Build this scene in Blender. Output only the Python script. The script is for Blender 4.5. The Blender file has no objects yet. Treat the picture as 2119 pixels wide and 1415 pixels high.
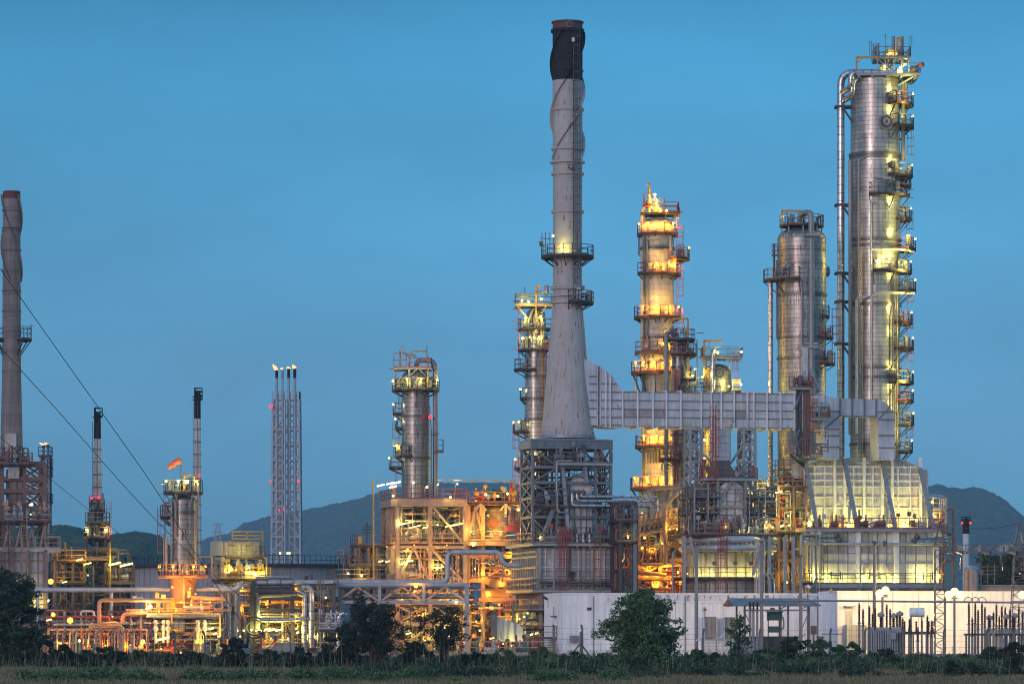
import bpy, math, random
import numpy as np
from mathutils import Vector, Matrix

SC = bpy.context.scene
COL = SC.collection
R = math.radians

# ------------------------------------------------------------------ camera
F, CX, H0, HC = 8000.0, 1059.5, 1300.0, 2.5      # focal length in photo pixels, centre column, horizon row, eye height
cam_d = bpy.data.cameras.new('camera')
cam = bpy.data.objects.new('camera', cam_d); COL.objects.link(cam)
cam_d.sensor_width = 36.0
cam_d.lens = 36.0 * F / 2119.0
cam_d.shift_y = (H0 - 707.5) / 2119.0
cam_d.clip_start = 1.0; cam_d.clip_end = 30000
cam.location = (0, 0, HC); cam.rotation_euler = (R(90), 0, 0)
SC.camera = cam
SC.view_settings.view_transform = 'Standard'
SC.view_settings.look = 'None'
SC.view_settings.exposure = 0.0
SC.view_settings.gamma = 1.0
SC.cycles.use_denoising = True
SC.cycles.pixel_filter_type = 'BLACKMAN_HARRIS'
SC.cycles.filter_width = 1.05
SC.cycles.max_bounces = 5
SC.cycles.diffuse_bounces = 2
SC.cycles.glossy_bounces = 2
SC.cycles.transmission_bounces = 2
SC.cycles.volume_bounces = 0
SC.cycles.transparent_max_bounces = 6
SC.cycles.sample_clamp_indirect = 4.0
SC.cycles.sample_clamp_direct = 60.0

# ------------------------------------------------------------------ dusk sky
W = bpy.data.worlds.new('World'); SC.world = W; W.use_nodes = True
wn, wl = W.node_tree.nodes, W.node_tree.links
wn.clear()
def wnode(t, **k):
    n = wn.new(t)
    for a, b in k.items(): setattr(n, a, b)
    return n
wo = wnode('ShaderNodeOutputWorld'); bg = wnode('ShaderNodeBackground')
tc = wnode('ShaderNodeTexCoord'); sp = wnode('ShaderNodeSeparateXYZ')
wl.new(tc.outputs['Generated'], sp.inputs[0])
zr = wnode('ShaderNodeValToRGB'); wl.new(sp.outputs['Z'], zr.inputs[0])
e = zr.color_ramp.elements
e[0].position = 0.0; e[0].color = (0.078, 0.246, 0.372, 1)
e[1].position = 1.0; e[1].color = (0.05, 0.20, 0.40, 1)
for p_, c_ in ((0.02, (0.078, 0.254, 0.392)), (0.055, (0.078, 0.272, 0.450)), (0.10, (0.058, 0.276, 0.485)), (0.14, (0.038, 0.250, 0.455)), (0.165, (0.022, 0.190, 0.365)), (0.35, (0.05, 0.235, 0.43))):
    q = e.new(p_); q.color = (*c_, 1)
# afterglow of the set sun, low in the west behind the camera
sunaz = R(-152)                                       # direction of the glow, angle from +Y towards +X
gd = Vector((math.sin(sunaz), math.cos(sunaz), 0.06)).normalized()
dot = wnode('ShaderNodeVectorMath', operation='DOT_PRODUCT'); dot.inputs[1].default_value = gd
wl.new(tc.outputs['Generated'], dot.inputs[0])
gr = wnode('ShaderNodeValToRGB'); wl.new(dot.outputs['Value'], gr.inputs[0])
e = gr.color_ramp.elements
e[0].position = 0.0; e[0].color = (0, 0, 0, 1)
e[1].position = 1.0; e[1].color = (4.2, 2.0, 1.6, 1)
for p_, c_ in ((0.35, (0.05, 0.045, 0.05)), (0.80, (0.20, 0.16, 0.155)), (0.96, (0.55, 0.36, 0.32)), (0.992, (1.6, 0.8, 0.68))):
    q = e.new(p_); q.color = (*c_, 1)
sky = wnode('ShaderNodeTexSky'); sky.sky_type = 'NISHITA'; sky.sun_disc = False
sky.sun_elevation = R(1.5); sky.sun_rotation = sunaz
sky.air_density = 1.2; sky.dust_density = 1.5; sky.ozone_density = 3.0
skm = wnode('ShaderNodeMix', data_type='RGBA', blend_type='MULTIPLY'); skm.inputs[0].default_value = 1
wl.new(sky.outputs[0], skm.inputs[6]); skm.inputs[7].default_value = (0.03, 0.035, 0.05, 1)
add1 = wnode('ShaderNodeMix', data_type='RGBA', blend_type='ADD'); add1.inputs[0].default_value = 1
add2 = wnode('ShaderNodeMix', data_type='RGBA', blend_type='ADD'); add2.inputs[0].default_value = 1
# thin uneven cloud
mp = wnode('ShaderNodeMapping'); mp.inputs['Scale'].default_value = (4.0, 4.0, 13.0)
wl.new(tc.outputs['Generated'], mp.inputs[0])
nz = wnode('ShaderNodeTexNoise'); nz.inputs['Scale'].default_value = 2.2; nz.inputs['Detail'].default_value = 5; nz.inputs['Roughness'].default_value = 0.55
wl.new(mp.outputs[0], nz.inputs[0])
nr = wnode('ShaderNodeMapRange'); nr.inputs[1].default_value = 0.3; nr.inputs[2].default_value = 0.75; nr.inputs[3].default_value = 0.88; nr.inputs[4].default_value = 1.15
wl.new(nz.outputs[0], nr.inputs[0])
# the sky is a little darker towards the left of the view
xr = wnode('ShaderNodeMapRange'); xr.inputs[1].default_value = -0.14; xr.inputs[2].default_value = 0.0; xr.inputs[3].default_value = 0.86; xr.inputs[4].default_value = 1.0
wl.new(sp.outputs['X'], xr.inputs[0])
mm = wnode('ShaderNodeMath', operation='MULTIPLY'); wl.new(nr.outputs[0], mm.inputs[0]); wl.new(xr.outputs[0], mm.inputs[1])
sc_ = wnode('ShaderNodeVectorMath', operation='SCALE')
wl.new(zr.outputs[0], sc_.inputs[0]); wl.new(mm.outputs[0], sc_.inputs['Scale'])
wl.new(sc_.outputs[0], add1.inputs[6]); wl.new(gr.outputs[0], add1.inputs[7])
wl.new(add1.outputs[2], add2.inputs[6]); wl.new(skm.outputs[2], add2.inputs[7])
wl.new(add2.outputs[2], bg.inputs[0]); bg.inputs[1].default_value = 1.42
wl.new(bg.outputs[0], wo.inputs[0])

# weak, broad and warm: the last light of the west on the faces towards us
sd = bpy.data.lights.new('sun', 'SUN'); sd.energy = 0.72; sd.angle = R(16); sd.color = (1.0, 0.90, 0.92)
sun = bpy.data.objects.new('sun', sd); COL.objects.link(sun)
sdir = Vector((math.sin(sunaz), math.cos(sunaz), 0.20)).normalized()
sun.rotation_euler = sdir.to_track_quat('Z', 'Y').to_euler()
sun.location = (0, -50, 80)

# ------------------------------------------------------------------ helpers
def X(px, Y): return (px - CX) * Y / F
def Z(py, Y): return HC + (H0 - py) * Y / F
def S(d, Y=400.0): return d * Y / F
def P(px, py, Y): return Vector((X(px, Y), Y, Z(py, Y)))

ROOTM = {}
COUNT = {}
STUFF = {}
TH = R(12)                    # the plant's grid is turned by this much; its front faces recede to the right

class MB:
    """collects faces for one mesh"""
    def __init__(s):
        s.v = []; s.f = []; s.uv = []; s.m = []; s.cm = 0
    def face(s, idx, uv=None):
        s.f.append(idx); s.uv.append(uv); s.m.append(s.cm)
    def box(s, x0, x1, y0, y1, z0, z1):
        b = len(s.v)
        s.v += [(x0,y0,z0),(x1,y0,z0),(x1,y1,z0),(x0,y1,z0),(x0,y0,z1),(x1,y0,z1),(x1,y1,z1),(x0,y1,z1)]
        for q in ((0,3,2,1),(4,5,6,7),(0,1,5,4),(1,2,6,5),(2,3,7,6),(3,0,4,7)):
            s.face([b+i for i in q])
        return s
    def hexa(s, pts):
        b = len(s.v); s.v += [tuple(p) for p in pts]
        for q in ((0,3,2,1),(4,5,6,7),(0,1,5,4),(1,2,6,5),(2,3,7,6),(3,0,4,7)):
            s.face([b+i for i in q])
        return s
    def beam(s, p, q, w=0.2, h=None, up=(0,0,1)):
        p = Vector(p); q = Vector(q); h = w if h is None else h
        d = q - p
        if d.length < 1e-5: return s
        d.normalize(); u = Vector(up)
        if abs(d.dot(u)) > 0.98: u = Vector((0,1,0))
        a = d.cross(u).normalized() * (w/2); c = a.cross(d).normalized() * (h/2)
        b = len(s.v)
        for o in (p, q):
            s.v += [tuple(o-a-c), tuple(o+a-c), tuple(o+a+c), tuple(o-a+c)]
        for f in ((0,1,2,3),(7,6,5,4),(0,4,5,1),(1,5,6,2),(2,6,7,3),(3,7,4,0)):
            s.face([b+i for i in f])
        return s
    def ibeam(s, p, q, w=0.25, h=0.3, up=(0,0,1)):
        """rolled section: two flanges and a web"""
        p = Vector(p); q = Vector(q); d = q - p
        if d.length < 1e-5: return s
        d.normalize(); u = Vector(up)
        if abs(d.dot(u)) > 0.98: u = Vector((0,1,0))
        a = d.cross(u).normalized(); c = a.cross(d).normalized()
        t = h*0.12
        s.beam(p + c*(h/2-t/2), q + c*(h/2-t/2), w, t, up=up)
        s.beam(p - c*(h/2-t/2), q - c*(h/2-t/2), w, t, up=up)
        s.beam(p, q, w*0.18, h-2*t-0.004, up=up)
        return s
    def tube(s, pts, r, n=8, cap=True, r1=None):
        pts = [Vector(p) for p in pts]
        k = len(pts)
        if k < 2: return s
        rs = [r + ((r1 if r1 is not None else r)-r)*i/(k-1) for i in range(k)]
        d0 = (pts[1]-pts[0]).normalized()
        u = Vector((0,0,1)) if abs(d0.z) < 0.9 else Vector((0,1,0))
        nx = d0.cross(u).normalized()
        b = len(s.v); L = 0.0; vs = []
        for i, p in enumerate(pts):
            if i == 0: d = d0; sc = 1
            elif i == k-1: d = (pts[i]-pts[i-1]).normalized(); sc = 1
            else:
                e0 = (pts[i]-pts[i-1]).normalized(); e1 = (pts[i+1]-pts[i]).normalized()
                d = (e0+e1)
                d = d.normalized() if d.length > 1e-6 else e0
            if i: L += (pts[i]-pts[i-1]).length
            vs.append(L)
            nx = (nx - d*nx.dot(d))
            nx = nx.normalized() if nx.length > 1e-6 else d.orthogonal().normalized()
            ny = d.cross(nx)
            for j in range(n):
                a = 2*math.pi*j/n
                s.v.append(tuple(p + (nx*math.cos(a) + ny*math.sin(a))*rs[i]))
        per = 2*math.pi*r/n
        for i in range(k-1):
            for j in range(n):
                j2 = (j+1) % n
                s.face([b+i*n+j, b+i*n+j2, b+(i+1)*n+j2, b+(i+1)*n+j],
                       [(j*per,vs[i]),((j+1)*per,vs[i]),((j+1)*per,vs[i+1]),(j*per,vs[i+1])])
        if cap:
            s.face([b+j for j in range(n)][::-1]); s.face([b+(k-1)*n+j for j in range(n)])
        return s
    def pipe(s, pts, r, n=10, bend=2.2, steps=5):
        return s.tube(fillet(pts, r*bend, steps), r, n)
    def lathe(s, cx, cy, prof, n=32, a0=0.0, a1=360.0, cap=True):
        full = abs(a1-a0) >= 359.9
        m = n if full else n+1
        b = len(s.v); L = [0.0]
        for i in range(1, len(prof)):
            L.append(L[-1] + math.hypot(prof[i][0]-prof[i-1][0], prof[i][1]-prof[i-1][1]))
        rm = max(p[0] for p in prof)
        for r_, z_ in prof:
            for j in range(m):
                a = R(a0 + (a1-a0)*j/n)
                s.v.append((cx+r_*math.cos(a), cy+r_*math.sin(a), z_))
        per = R(abs(a1-a0))*rm/n
        for i in range(len(prof)-1):
            for j in range(n):
                j2 = (j+1) % m
                s.face([b+i*m+j, b+i*m+j2, b+(i+1)*m+j2, b+(i+1)*m+j],
                       [(j*per,prof[0][1]+L[i]),((j+1)*per,prof[0][1]+L[i]),((j+1)*per,prof[0][1]+L[i+1]),(j*per,prof[0][1]+L[i+1])])
        if cap and full:
            if prof[0][0] > 1e-3: s.face([b+j for j in range(m)][::-1])
            if prof[-1][0] > 1e-3: s.face([b+(len(prof)-1)*m+j for j in range(m)])
        return s
    def arc(s, cx, cy, z0, z1, r0, r1, a0, a1, n=None):
        """flat curved slab"""
        full = abs(a1-a0) >= 359.9
        n = n or max(4, int(abs(a1-a0)/12))
        m = n if full else n+1
        b = len(s.v)
        for j in range(m):
            a = R(a0+(a1-a0)*j/n); c, q = math.cos(a), math.sin(a)
            s.v += [(cx+r0*c,cy+r0*q,z0),(cx+r1*c,cy+r1*q,z0),(cx+r1*c,cy+r1*q,z1),(cx+r0*c,cy+r0*q,z1)]
        for j in range(n):
            p = b+4*j; q = b+4*((j+1) % m)
            for k in range(4):
                k2 = (k+1) % 4
                s.face([p+k, q+k, q+k2, p+k2])
        if not full:
            s.face([b,b+1,b+2,b+3]); e_ = b+4*n; s.face([e_+3,e_+2,e_+1,e_])
        return s
    def rail(s, pts, h=1.1, t=0.05, step=1.3, toe=True, closed=False):
        pts = [Vector(p) for p in pts]
        if closed: pts.append(pts[0])
        up = Vector((0,0,1))
        for p, q in zip(pts, pts[1:]):
            L = (q-p).length
            if L < 0.05: continue
            s.beam(p+up*h, q+up*h, t*1.15); s.beam(p+up*h*0.52, q+up*h*0.52, t)
            if toe: s.beam(p+up*0.07, q+up*0.07, 0.02, 0.14)
            k = max(1, round(L/step))
            for i in range(k+1):
                o = p.lerp(q, i/k); s.beam(o, o+up*h, t)
        return s
    def arail(s, cx, cy, z, r, a0, a1, h=1.1, t=0.05):
        k = max(2, int(abs(a1-a0)*math.pi/180*r/0.9))
        pts = [(cx+r*math.cos(R(a0+(a1-a0)*i/k)), cy+r*math.sin(R(a0+(a1-a0)*i/k)), z) for i in range(k+1)]
        return s.rail(pts, h, t, step=1.6)
    def ladder(s, x, y, z0, z1, w=0.45, cage=True, ax=(1,0), t=0.045, out=0.75):
        """straight ladder with hoops; ax is the direction of the rungs"""
        ax = Vector((ax[0], ax[1], 0)).normalized(); nrm = Vector((ax.y, -ax.x, 0))
        o = Vector((x, y, 0)); up = Vector((0,0,1))
        for sg in (-1, 1):
            s.beam(o+ax*sg*w/2+up*z0, o+ax*sg*w/2+up*z1, t)
        z = z0
        while z < z1:
            s.beam(o-ax*w/2+up*z, o+ax*w/2+up*z, 0.03); z += 0.35
        if cage:
            z = z0 + 2.2
            while z < z1+0.9:
                pp = []
                for i in range(6):
                    a = math.pi*i/5
                    pp.append(o + ax*math.cos(a)*0.36 + nrm*math.sin(a)*out + up*z)
                for p, q in zip(pp, pp[1:]): s.beam(p, q, 0.05, 0.05)
                z += 0.9
            if z1 - z0 > 2.6:
                for i in (1, 2, 3, 4):
                    a = math.pi*i/5
                    c = o + ax*math.cos(a)*0.36 + nrm*math.sin(a)*out
                    s.beam(c+up*(z0+2.2), c+up*(z1+0.9), 0.035)
        return s
    def ball(s, p, r, n=10, sz=1.0):
        k = max(4, n//2)
        prof = [(r*math.sin(math.pi*i/k), p[2]-r*sz*math.cos(math.pi*i/k)) for i in range(k+1)]
        prof[0] = (0.0005, prof[0][1]); prof[-1] = (0.0005, prof[-1][1])
        return s.lathe(p[0], p[1], prof, n)
    def cone(s, p, q, r0, r1, n=10):
        return s.tube([p, q], r0, n, True, r1)

def fillet(pts, rad, steps=4):
    pts = [Vector(p) for p in pts]
    out = [pts[0]]
    for i in range(1, len(pts)-1):
        a, b, c = pts[i-1], pts[i], pts[i+1]
        u = (a-b); v = (c-b); lu, lv = u.length, v.length
        if lu < 1e-6 or lv < 1e-6: continue
        u.normalize(); v.normalize()
        t = min(rad, lu*0.49, lv*0.49)
        if u.dot(v) < -0.999: out.append(b); continue
        p0 = b+u*t; p1 = b+v*t
        for k in range(steps+1):
            w = k/steps
            out.append(p0*(1-w)**2 + b*2*w*(1-w) + p1*w*w)
    out.append(pts[-1])
    return out

def mesh_from(mb, name, mats, M=None, angle=35):
    me = bpy.data.meshes.new(name)
    vs = mb.v
    if M is not None:
        a = np.array(vs, dtype=np.float64); m = np.array(M)
        vs = (a @ m[:3,:3].T + m[:3,3]).tolist()
    me.from_pydata(vs, [], mb.f)
    if any(u is not None for u in mb.uv):
        lay = me.uv_layers.new(name='UVMap')
        arr = []
        for f, u in zip(mb.f, mb.uv):
            arr += [c for p in (u if u is not None else [(0.31, 0.37)]*len(f)) for c in p]
        lay.data.foreach_set('uv', arr)
    for m_ in mats: me.materials.append(m_)
    if len(mats) > 1: me.polygons.foreach_set('material_index', mb.m)
    me.polygons.foreach_set('use_smooth', [True]*len(mb.f))
    me.update()
    me.set_sharp_from_angle(angle=R(angle))
    return me

LABELS = {}
def thing(name, label, cat, loc=(0,0,0), rot=0.0, group=None):
    o = bpy.data.objects.new(name, None); COL.objects.link(o)
    o.empty_display_size = 0.5
    o.location = loc; o.rotation_euler = (0, 0, rot)
    o['label'] = label; o['category'] = cat
    if group: o['group'] = group
    ROOTM[o.name] = (Matrix.Translation(Vector(loc)) @ Matrix.Rotation(rot, 4, 'Z'))
    return o
def rootof(o):
    while o.parent is not None: o = o.parent
    return o
def part(par, name, mb, mat, world=True, label=None, cap=96):
    if not mb.f: return None
    root = rootof(par)
    M = ROOTM[root.name].inverted() if world else Matrix.Identity(4)
    if par is root:
        key = (root.name, name); c = COUNT.get(key, 0)
        if c >= cap:
            st = STUFF.setdefault(key, [root, MB(), []])
            sm, mats = st[1], st[2]
            if mat not in mats: mats.append(mat)
            mi = mats.index(mat); b = len(sm.v)
            sm.v += [tuple(M @ Vector(v)) for v in mb.v]
            for f, u in zip(mb.f, mb.uv):
                sm.f.append([b+i for i in f]); sm.uv.append(u); sm.m.append(mi)
            return None
        COUNT[key] = c+1
    me = mesh_from(mb, name, [mat], M)
    o = bpy.data.objects.new(name, me); COL.objects.link(o); o.parent = par
    if label: o['label'] = label
    return o
def comps(mb):
    par = list(range(len(mb.v)))
    def fd(i):
        while par[i] != i: par[i] = par[par[i]]; i = par[i]
        return i
    for f in mb.f:
        a = fd(f[0])
        for i in f[1:]: par[fd(i)] = a
    out = {}
    for k, f in enumerate(mb.f): out.setdefault(fd(f[0]), []).append(k)
    for ks in out.values():
        n = MB(); mp = {}
        for k in ks:
            for i in mb.f[k]:
                if i not in mp: mp[i] = len(n.v); n.v.append(mb.v[i])
            n.face([mp[i] for i in mb.f[k]], mb.uv[k])
        yield n
def each(g, name, mb, m):
    for n in comps(mb): g.part(name, n, m)
def flush_stuff():
    for (rn, name), (root, mb, mats) in STUFF.items():
        o = bpy.data.objects.new(name, mesh_from(mb, name, mats)); COL.objects.link(o); o.parent = root
        o['kind'] = 'stuff'
def solo(name, label, cat, mb, mat, group=None):
    a = np.array(mb.v); c = Vector(((a[:,0].min()+a[:,0].max())/2, (a[:,1].min()+a[:,1].max())/2, a[:,2].min()))
    me = mesh_from(mb, name, [mat], Matrix.Translation(-c))
    o = bpy.data.objects.new(name, me); COL.objects.link(o); o.location = c
    o['label'] = label; o['category'] = cat
    if group: o['group'] = group
    return o
def struct(name, mb, mat, kind='structure'):
    o = bpy.data.objects.new(name, mesh_from(mb, name, [mat])); COL.objects.link(o)
    o['kind'] = kind
    return o

# ------------------------------------------------------------------ materials
def mat(name, col, rough=0.6, metal=0.0, var=0.25, scale=1.2, rust=0.0, rustcol=(0.20,0.075,0.045), streak=0.0, uvstain=False, brick=None, emit=None, bump=0.0, island=0.0, rlo=None):
    m = bpy.data.materials.new(name); m.use_nodes = True
    n, l = m.node_tree.nodes, m.node_tree.links
    n.clear()
    out = n.new('ShaderNodeOutputMaterial')
    if emit:
        em = n.new('ShaderNodeEmission'); em.inputs[0].default_value = (*emit[0], 1); em.inputs[1].default_value = emit[1]
        l.new(em.outputs[0], out.inputs[0]); return m
    b = n.new('ShaderNodeBsdfPrincipled'); l.new(b.outputs[0], out.inputs[0])
    b.inputs['Metallic'].default_value = metal
    t = n.new('ShaderNodeTexCoord')
    src = t.outputs['UV'] if uvstain else t.outputs['Object']
    nz = n.new('ShaderNodeTexNoise'); nz.inputs['Scale'].default_value = scale; nz.inputs['Detail'].default_value = 6; nz.inputs['Roughness'].default_value = 0.62
    l.new(t.outputs['Object'], nz.inputs[0])
    mr = n.new('ShaderNodeMapRange'); mr.inputs[1].default_value = 0.3; mr.inputs[2].default_value = 0.7
    mr.inputs[3].default_value = 1-var; mr.inputs[4].default_value = 1+var*0.6
    l.new(nz.outputs[0], mr.inputs[0])
    sc = n.new('ShaderNodeVectorMath'); sc.operation = 'SCALE'; sc.inputs[0].default_value = col
    l.new(mr.outputs[0], sc.inputs['Scale'])
    cur = sc.outputs[0]
    if streak:
        mp = n.new('ShaderNodeMapping'); mp.inputs['Scale'].default_value = (3.2, 0.12, 1) if uvstain else (2.6, 2.6, 0.22)
        l.new(src, mp.inputs[0])
        n2 = n.new('ShaderNodeTexNoise'); n2.inputs['Scale'].default_value = 1.0; n2.inputs['Detail'].default_value = 5; n2.inputs['Roughness'].default_value = 0.65
        l.new(mp.outputs[0], n2.inputs[0])
        r2 = n.new('ShaderNodeMapRange'); r2.inputs[1].default_value = 0.42; r2.inputs[2].default_value = 0.66; r2.inputs[3].default_value = 1.0; r2.inputs[4].default_value = 1-streak
        l.new(n2.outputs[0], r2.inputs[0])
        s2 = n.new('ShaderNodeVectorMath'); s2.operation = 'SCALE'; l.new(cur, s2.inputs[0]); l.new(r2.outputs[0], s2.inputs['Scale'])
        cur = s2.outputs[0]
    if rust:
        mp = n.new('ShaderNodeMapping'); mp.inputs['Scale'].default_value = (2.2, 0.42, 1) if uvstain else (1.6, 1.6, 0.45)
        l.new(src, mp.inputs[0])
        n3 = n.new('ShaderNodeTexNoise'); n3.inputs['Scale'].default_value = 1.3; n3.inputs['Detail'].default_value = 8; n3.inputs['Roughness'].default_value = 0.72
        l.new(mp.outputs[0], n3.inputs[0])
        r3 = n.new('ShaderNodeMapRange'); r3.inputs[1].default_value = 0.655-rust*0.22; r3.inputs[2].default_value = 0.72-rust*0.22
        l.new(n3.outputs[0], r3.inputs[0])
        mx = n.new('ShaderNodeMix'); mx.data_type = 'RGBA'; l.new(r3.outputs[0], mx.inputs[0]); l.new(cur, mx.inputs[6]); mx.inputs[7].default_value = (*rustcol, 1)
        cur = mx.outputs[2]
    if brick:
        bw, bh, mort, dark = brick
        br = n.new('ShaderNodeTexBrick'); l.new(t.outputs['UV'], br.inputs[0])
        br.inputs['Scale'].default_value = 1.0; br.inputs['Mortar Size'].default_value = mort
        br.inputs['Brick Width'].default_value = bw; br.inputs['Row Height'].default_value = bh
        br.inputs['Color1'].default_value = (1,1,1,1); br.inputs['Color2'].default_value = (0.80,0.80,0.80,1)
        br.inputs['Mortar'].default_value = (dark,dark,dark,1); br.inputs['Mortar Smooth'].default_value = 0.2
        s3 = n.new('ShaderNodeMix'); s3.data_type = 'RGBA'; s3.blend_type = 'MULTIPLY'; s3.inputs[0].default_value = 1
        l.new(cur, s3.inputs[6]); l.new(br.outputs[0], s3.inputs[7]); cur = s3.outputs[2]
    if island:
        g = n.new('ShaderNodeNewGeometry')
        r4 = n.new('ShaderNodeMapRange'); r4.inputs[3].default_value = 1-island; r4.inputs[4].default_value = 1+island
        l.new(g.outputs['Random Per Island'], r4.inputs[0])
        s4 = n.new('ShaderNodeVectorMath'); s4.operation = 'SCALE'; l.new(cur, s4.inputs[0]); l.new(r4.outputs[0], s4.inputs['Scale']); cur = s4.outputs[0]
    l.new(cur, b.inputs['Base Color'])
    rr = n.new('ShaderNodeMapRange'); rr.inputs[1].default_value = 0.3; rr.inputs[2].default_value = 0.7
    rr.inputs[3].default_value = max(0.05, rough-0.10); rr.inputs[4].default_value = min(1, rough+0.14)
    l.new(nz.outputs[0], rr.inputs[0]); l.new(rr.outputs[0], b.inputs['Roughness'])
    if bump:
        bp = n.new('ShaderNodeBump'); bp.inputs['Strength'].default_value = 0.4; bp.inputs['Distance'].default_value = bump
        l.new(nz.outputs[0], bp.inputs['Height']); l.new(bp.outputs[0], b.inputs['Normal'])
    return m

M = {}
M['clad']   = mat('aluminium_cladding', (0.47,0.45,0.43), 0.34, 0.62, 0.34, 0.5, rust=0.25, rustcol=(0.17,0.11,0.08), streak=0.45, uvstain=True, brick=(3.1,0.48,0.035,0.42))
M['clad2']  = mat('weathered_cladding', (0.41,0.38,0.355), 0.37, 0.58, 0.36, 0.5, rust=0.45, rustcol=(0.14,0.075,0.05), streak=0.5, uvstain=True, brick=(2.8,0.48,0.035,0.4))
M['cream']  = mat('cream_cladding', (0.60,0.55,0.48), 0.42, 0.15, 0.20, 0.8, rust=0.25, streak=0.3, uvstain=True, brick=(2.9,0.6,0.035,0.6))
M['pipeclad'] = mat('clad_pipe', (0.60,0.58,0.57), 0.30, 0.85, 0.22, 1.5, streak=0.25, uvstain=True, brick=(9.0,0.9,0.05,0.35))
M['pipe']   = mat('grey_pipe_paint', (0.22,0.225,0.24), 0.45, 0.25, 0.25, 1.5, rust=0.25)
M['pipel']  = mat('light_pipe_paint', (0.38,0.41,0.46), 0.42, 0.2, 0.2, 1.3, streak=0.25)
M['piped']  = mat('dark_pipe', (0.12,0.11,0.115), 0.5, 0.3, 0.3, 1.5, rust=0.4)
M['stack']  = mat('weathered_stack_paint', (0.385,0.37,0.37), 0.68, 0.0, 0.16, 0.5, rust=0.42, rustcol=(0.24,0.10,0.085), streak=0.16, uvstain=True, bump=0.02)
M['stackd'] = mat('brown_stack_concrete', (0.235,0.20,0.195), 0.8, 0.0, 0.22, 0.6, rust=0.2, streak=0.35, uvstain=True, brick=(40,1.1,0.05,0.7))
M['black']  = mat('black_stack_paint', (0.010,0.007,0.009), 0.85, 0.0, 0.3, 0.7, rust=0.3, rustcol=(0.05,0.02,0.018), uvstain=True)
M['rustcap']= mat('rusty_rim', (0.12,0.045,0.035), 0.75, 0.1, 0.4, 1.5)
M['white']  = mat('white_stack_paint', (0.62,0.62,0.62), 0.6, 0.0, 0.15, 0.8, rust=0.3, rustcol=(0.2,0.16,0.14), streak=0.35, uvstain=True)
M['duct']   = mat('grey_duct_plate', (0.50,0.54,0.60), 0.5, 0.1, 0.26, 0.35, rust=0.15, rustcol=(0.22,0.20,0.21), streak=0.30)
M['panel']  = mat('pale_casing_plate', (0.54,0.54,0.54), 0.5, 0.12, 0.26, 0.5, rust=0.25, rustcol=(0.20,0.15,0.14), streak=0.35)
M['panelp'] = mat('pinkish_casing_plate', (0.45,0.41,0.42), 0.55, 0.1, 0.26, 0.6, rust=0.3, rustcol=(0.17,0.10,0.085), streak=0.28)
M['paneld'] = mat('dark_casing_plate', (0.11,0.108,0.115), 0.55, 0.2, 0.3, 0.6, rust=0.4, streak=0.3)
M['panelb'] = mat('brown_casing_plate', (0.26,0.185,0.165), 0.65, 0.1, 0.3, 0.6, rust=0.4, streak=0.4)
M['rib']    = mat('pale_stiffener_paint', (0.66,0.68,0.72), 0.5, 0.05, 0.15, 0.6, rust=0.1, streak=0.2)
M['seam']   = mat('seam_and_rib_shadow', (0.16,0.165,0.18), 0.6, 0.1, 0.2, 1.0)  # dark tone for seams, and for the ribs' shadow lines put into colour
M['steel']  = mat('galvanised_steel', (0.27,0.295,0.325), 0.5, 0.35, 0.22, 1.0, rust=0.2)
M['steelb'] = mat('blue_grey_steel', (0.14,0.175,0.21), 0.5, 0.3, 0.22, 1.0, rust=0.15)
M['steelp'] = mat('pale_pink_steel', (0.37,0.275,0.215), 0.55, 0.05, 0.25, 1.0, rust=0.3, streak=0.2)
M['flare']  = mat('pale_blue_steel', (0.31,0.36,0.41), 0.5, 0.1, 0.2, 1.0)
M['steeld'] = mat('dark_steel', (0.065,0.06,0.065), 0.55, 0.3, 0.3, 1.2, rust=0.3)
M['steelr'] = mat('rusty_brown_steel', (0.165,0.10,0.09), 0.65, 0.1, 0.3, 1.2, rust=0.4)
M['deck']   = mat('dark_deck_grating', (0.035,0.030,0.030), 0.7, 0.2, 0.3, 1.5, rust=0.4)
M['red']    = mat('faded_red_rail', (0.30,0.055,0.05), 0.55, 0.05, 0.3, 2.0, rust=0.3)
M['rail']   = mat('grey_rail', (0.14,0.125,0.125), 0.5, 0.3, 0.3, 2.0, rust=0.35)
M['yellow'] = mat('yellow_paint', (0.45,0.25,0.03), 0.45, 0.0, 0.2, 2.0, rust=0.2)
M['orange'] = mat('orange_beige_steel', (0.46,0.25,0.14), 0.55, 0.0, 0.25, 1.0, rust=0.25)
M['conc']   = mat('grey_concrete', (0.27,0.26,0.255), 0.85, 0.0, 0.25, 0.8, streak=0.3)
M['concp']  = mat('pinkish_concrete', (0.36,0.29,0.26), 0.85, 0.0, 0.25, 0.8, streak=0.3)
M['tank']   = mat('tank_wall_paint', (0.34,0.32,0.33), 0.7, 0.0, 0.15, 0.3, streak=0.35, rust=0.12)
M['whitewall'] = mat('white_rendered_wall', (0.84,0.85,0.88), 0.75, 0.0, 0.10, 0.35, streak=0.22, rust=0.22, rustcol=(0.45,0.45,0.46))
M['peel']   = mat('peeling_parapet', (0.66,0.68,0.72), 0.8, 0.0, 0.1, 1.0, rust=0.62, rustcol=(0.20,0.20,0.23))
M['roofm']  = mat('grey_corrugated_roof', (0.30,0.33,0.36), 0.45, 0.5, 0.2, 1.0, rust=0.3)
M['tile']   = mat('red_brown_gable', (0.26,0.09,0.055), 0.7, 0.0, 0.3, 2.0)
M['cer']    = mat('brown_porcelain', (0.035,0.016,0.013), 0.25, 0.0, 0.2, 2.0)
M['cergrey']= mat('grey_porcelain', (0.30,0.30,0.31), 0.3, 0.0, 0.2, 2.0)
M['trafo']  = mat('pale_transformer_paint', (0.40,0.42,0.43), 0.45, 0.1, 0.15, 1.0, streak=0.2)
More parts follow.
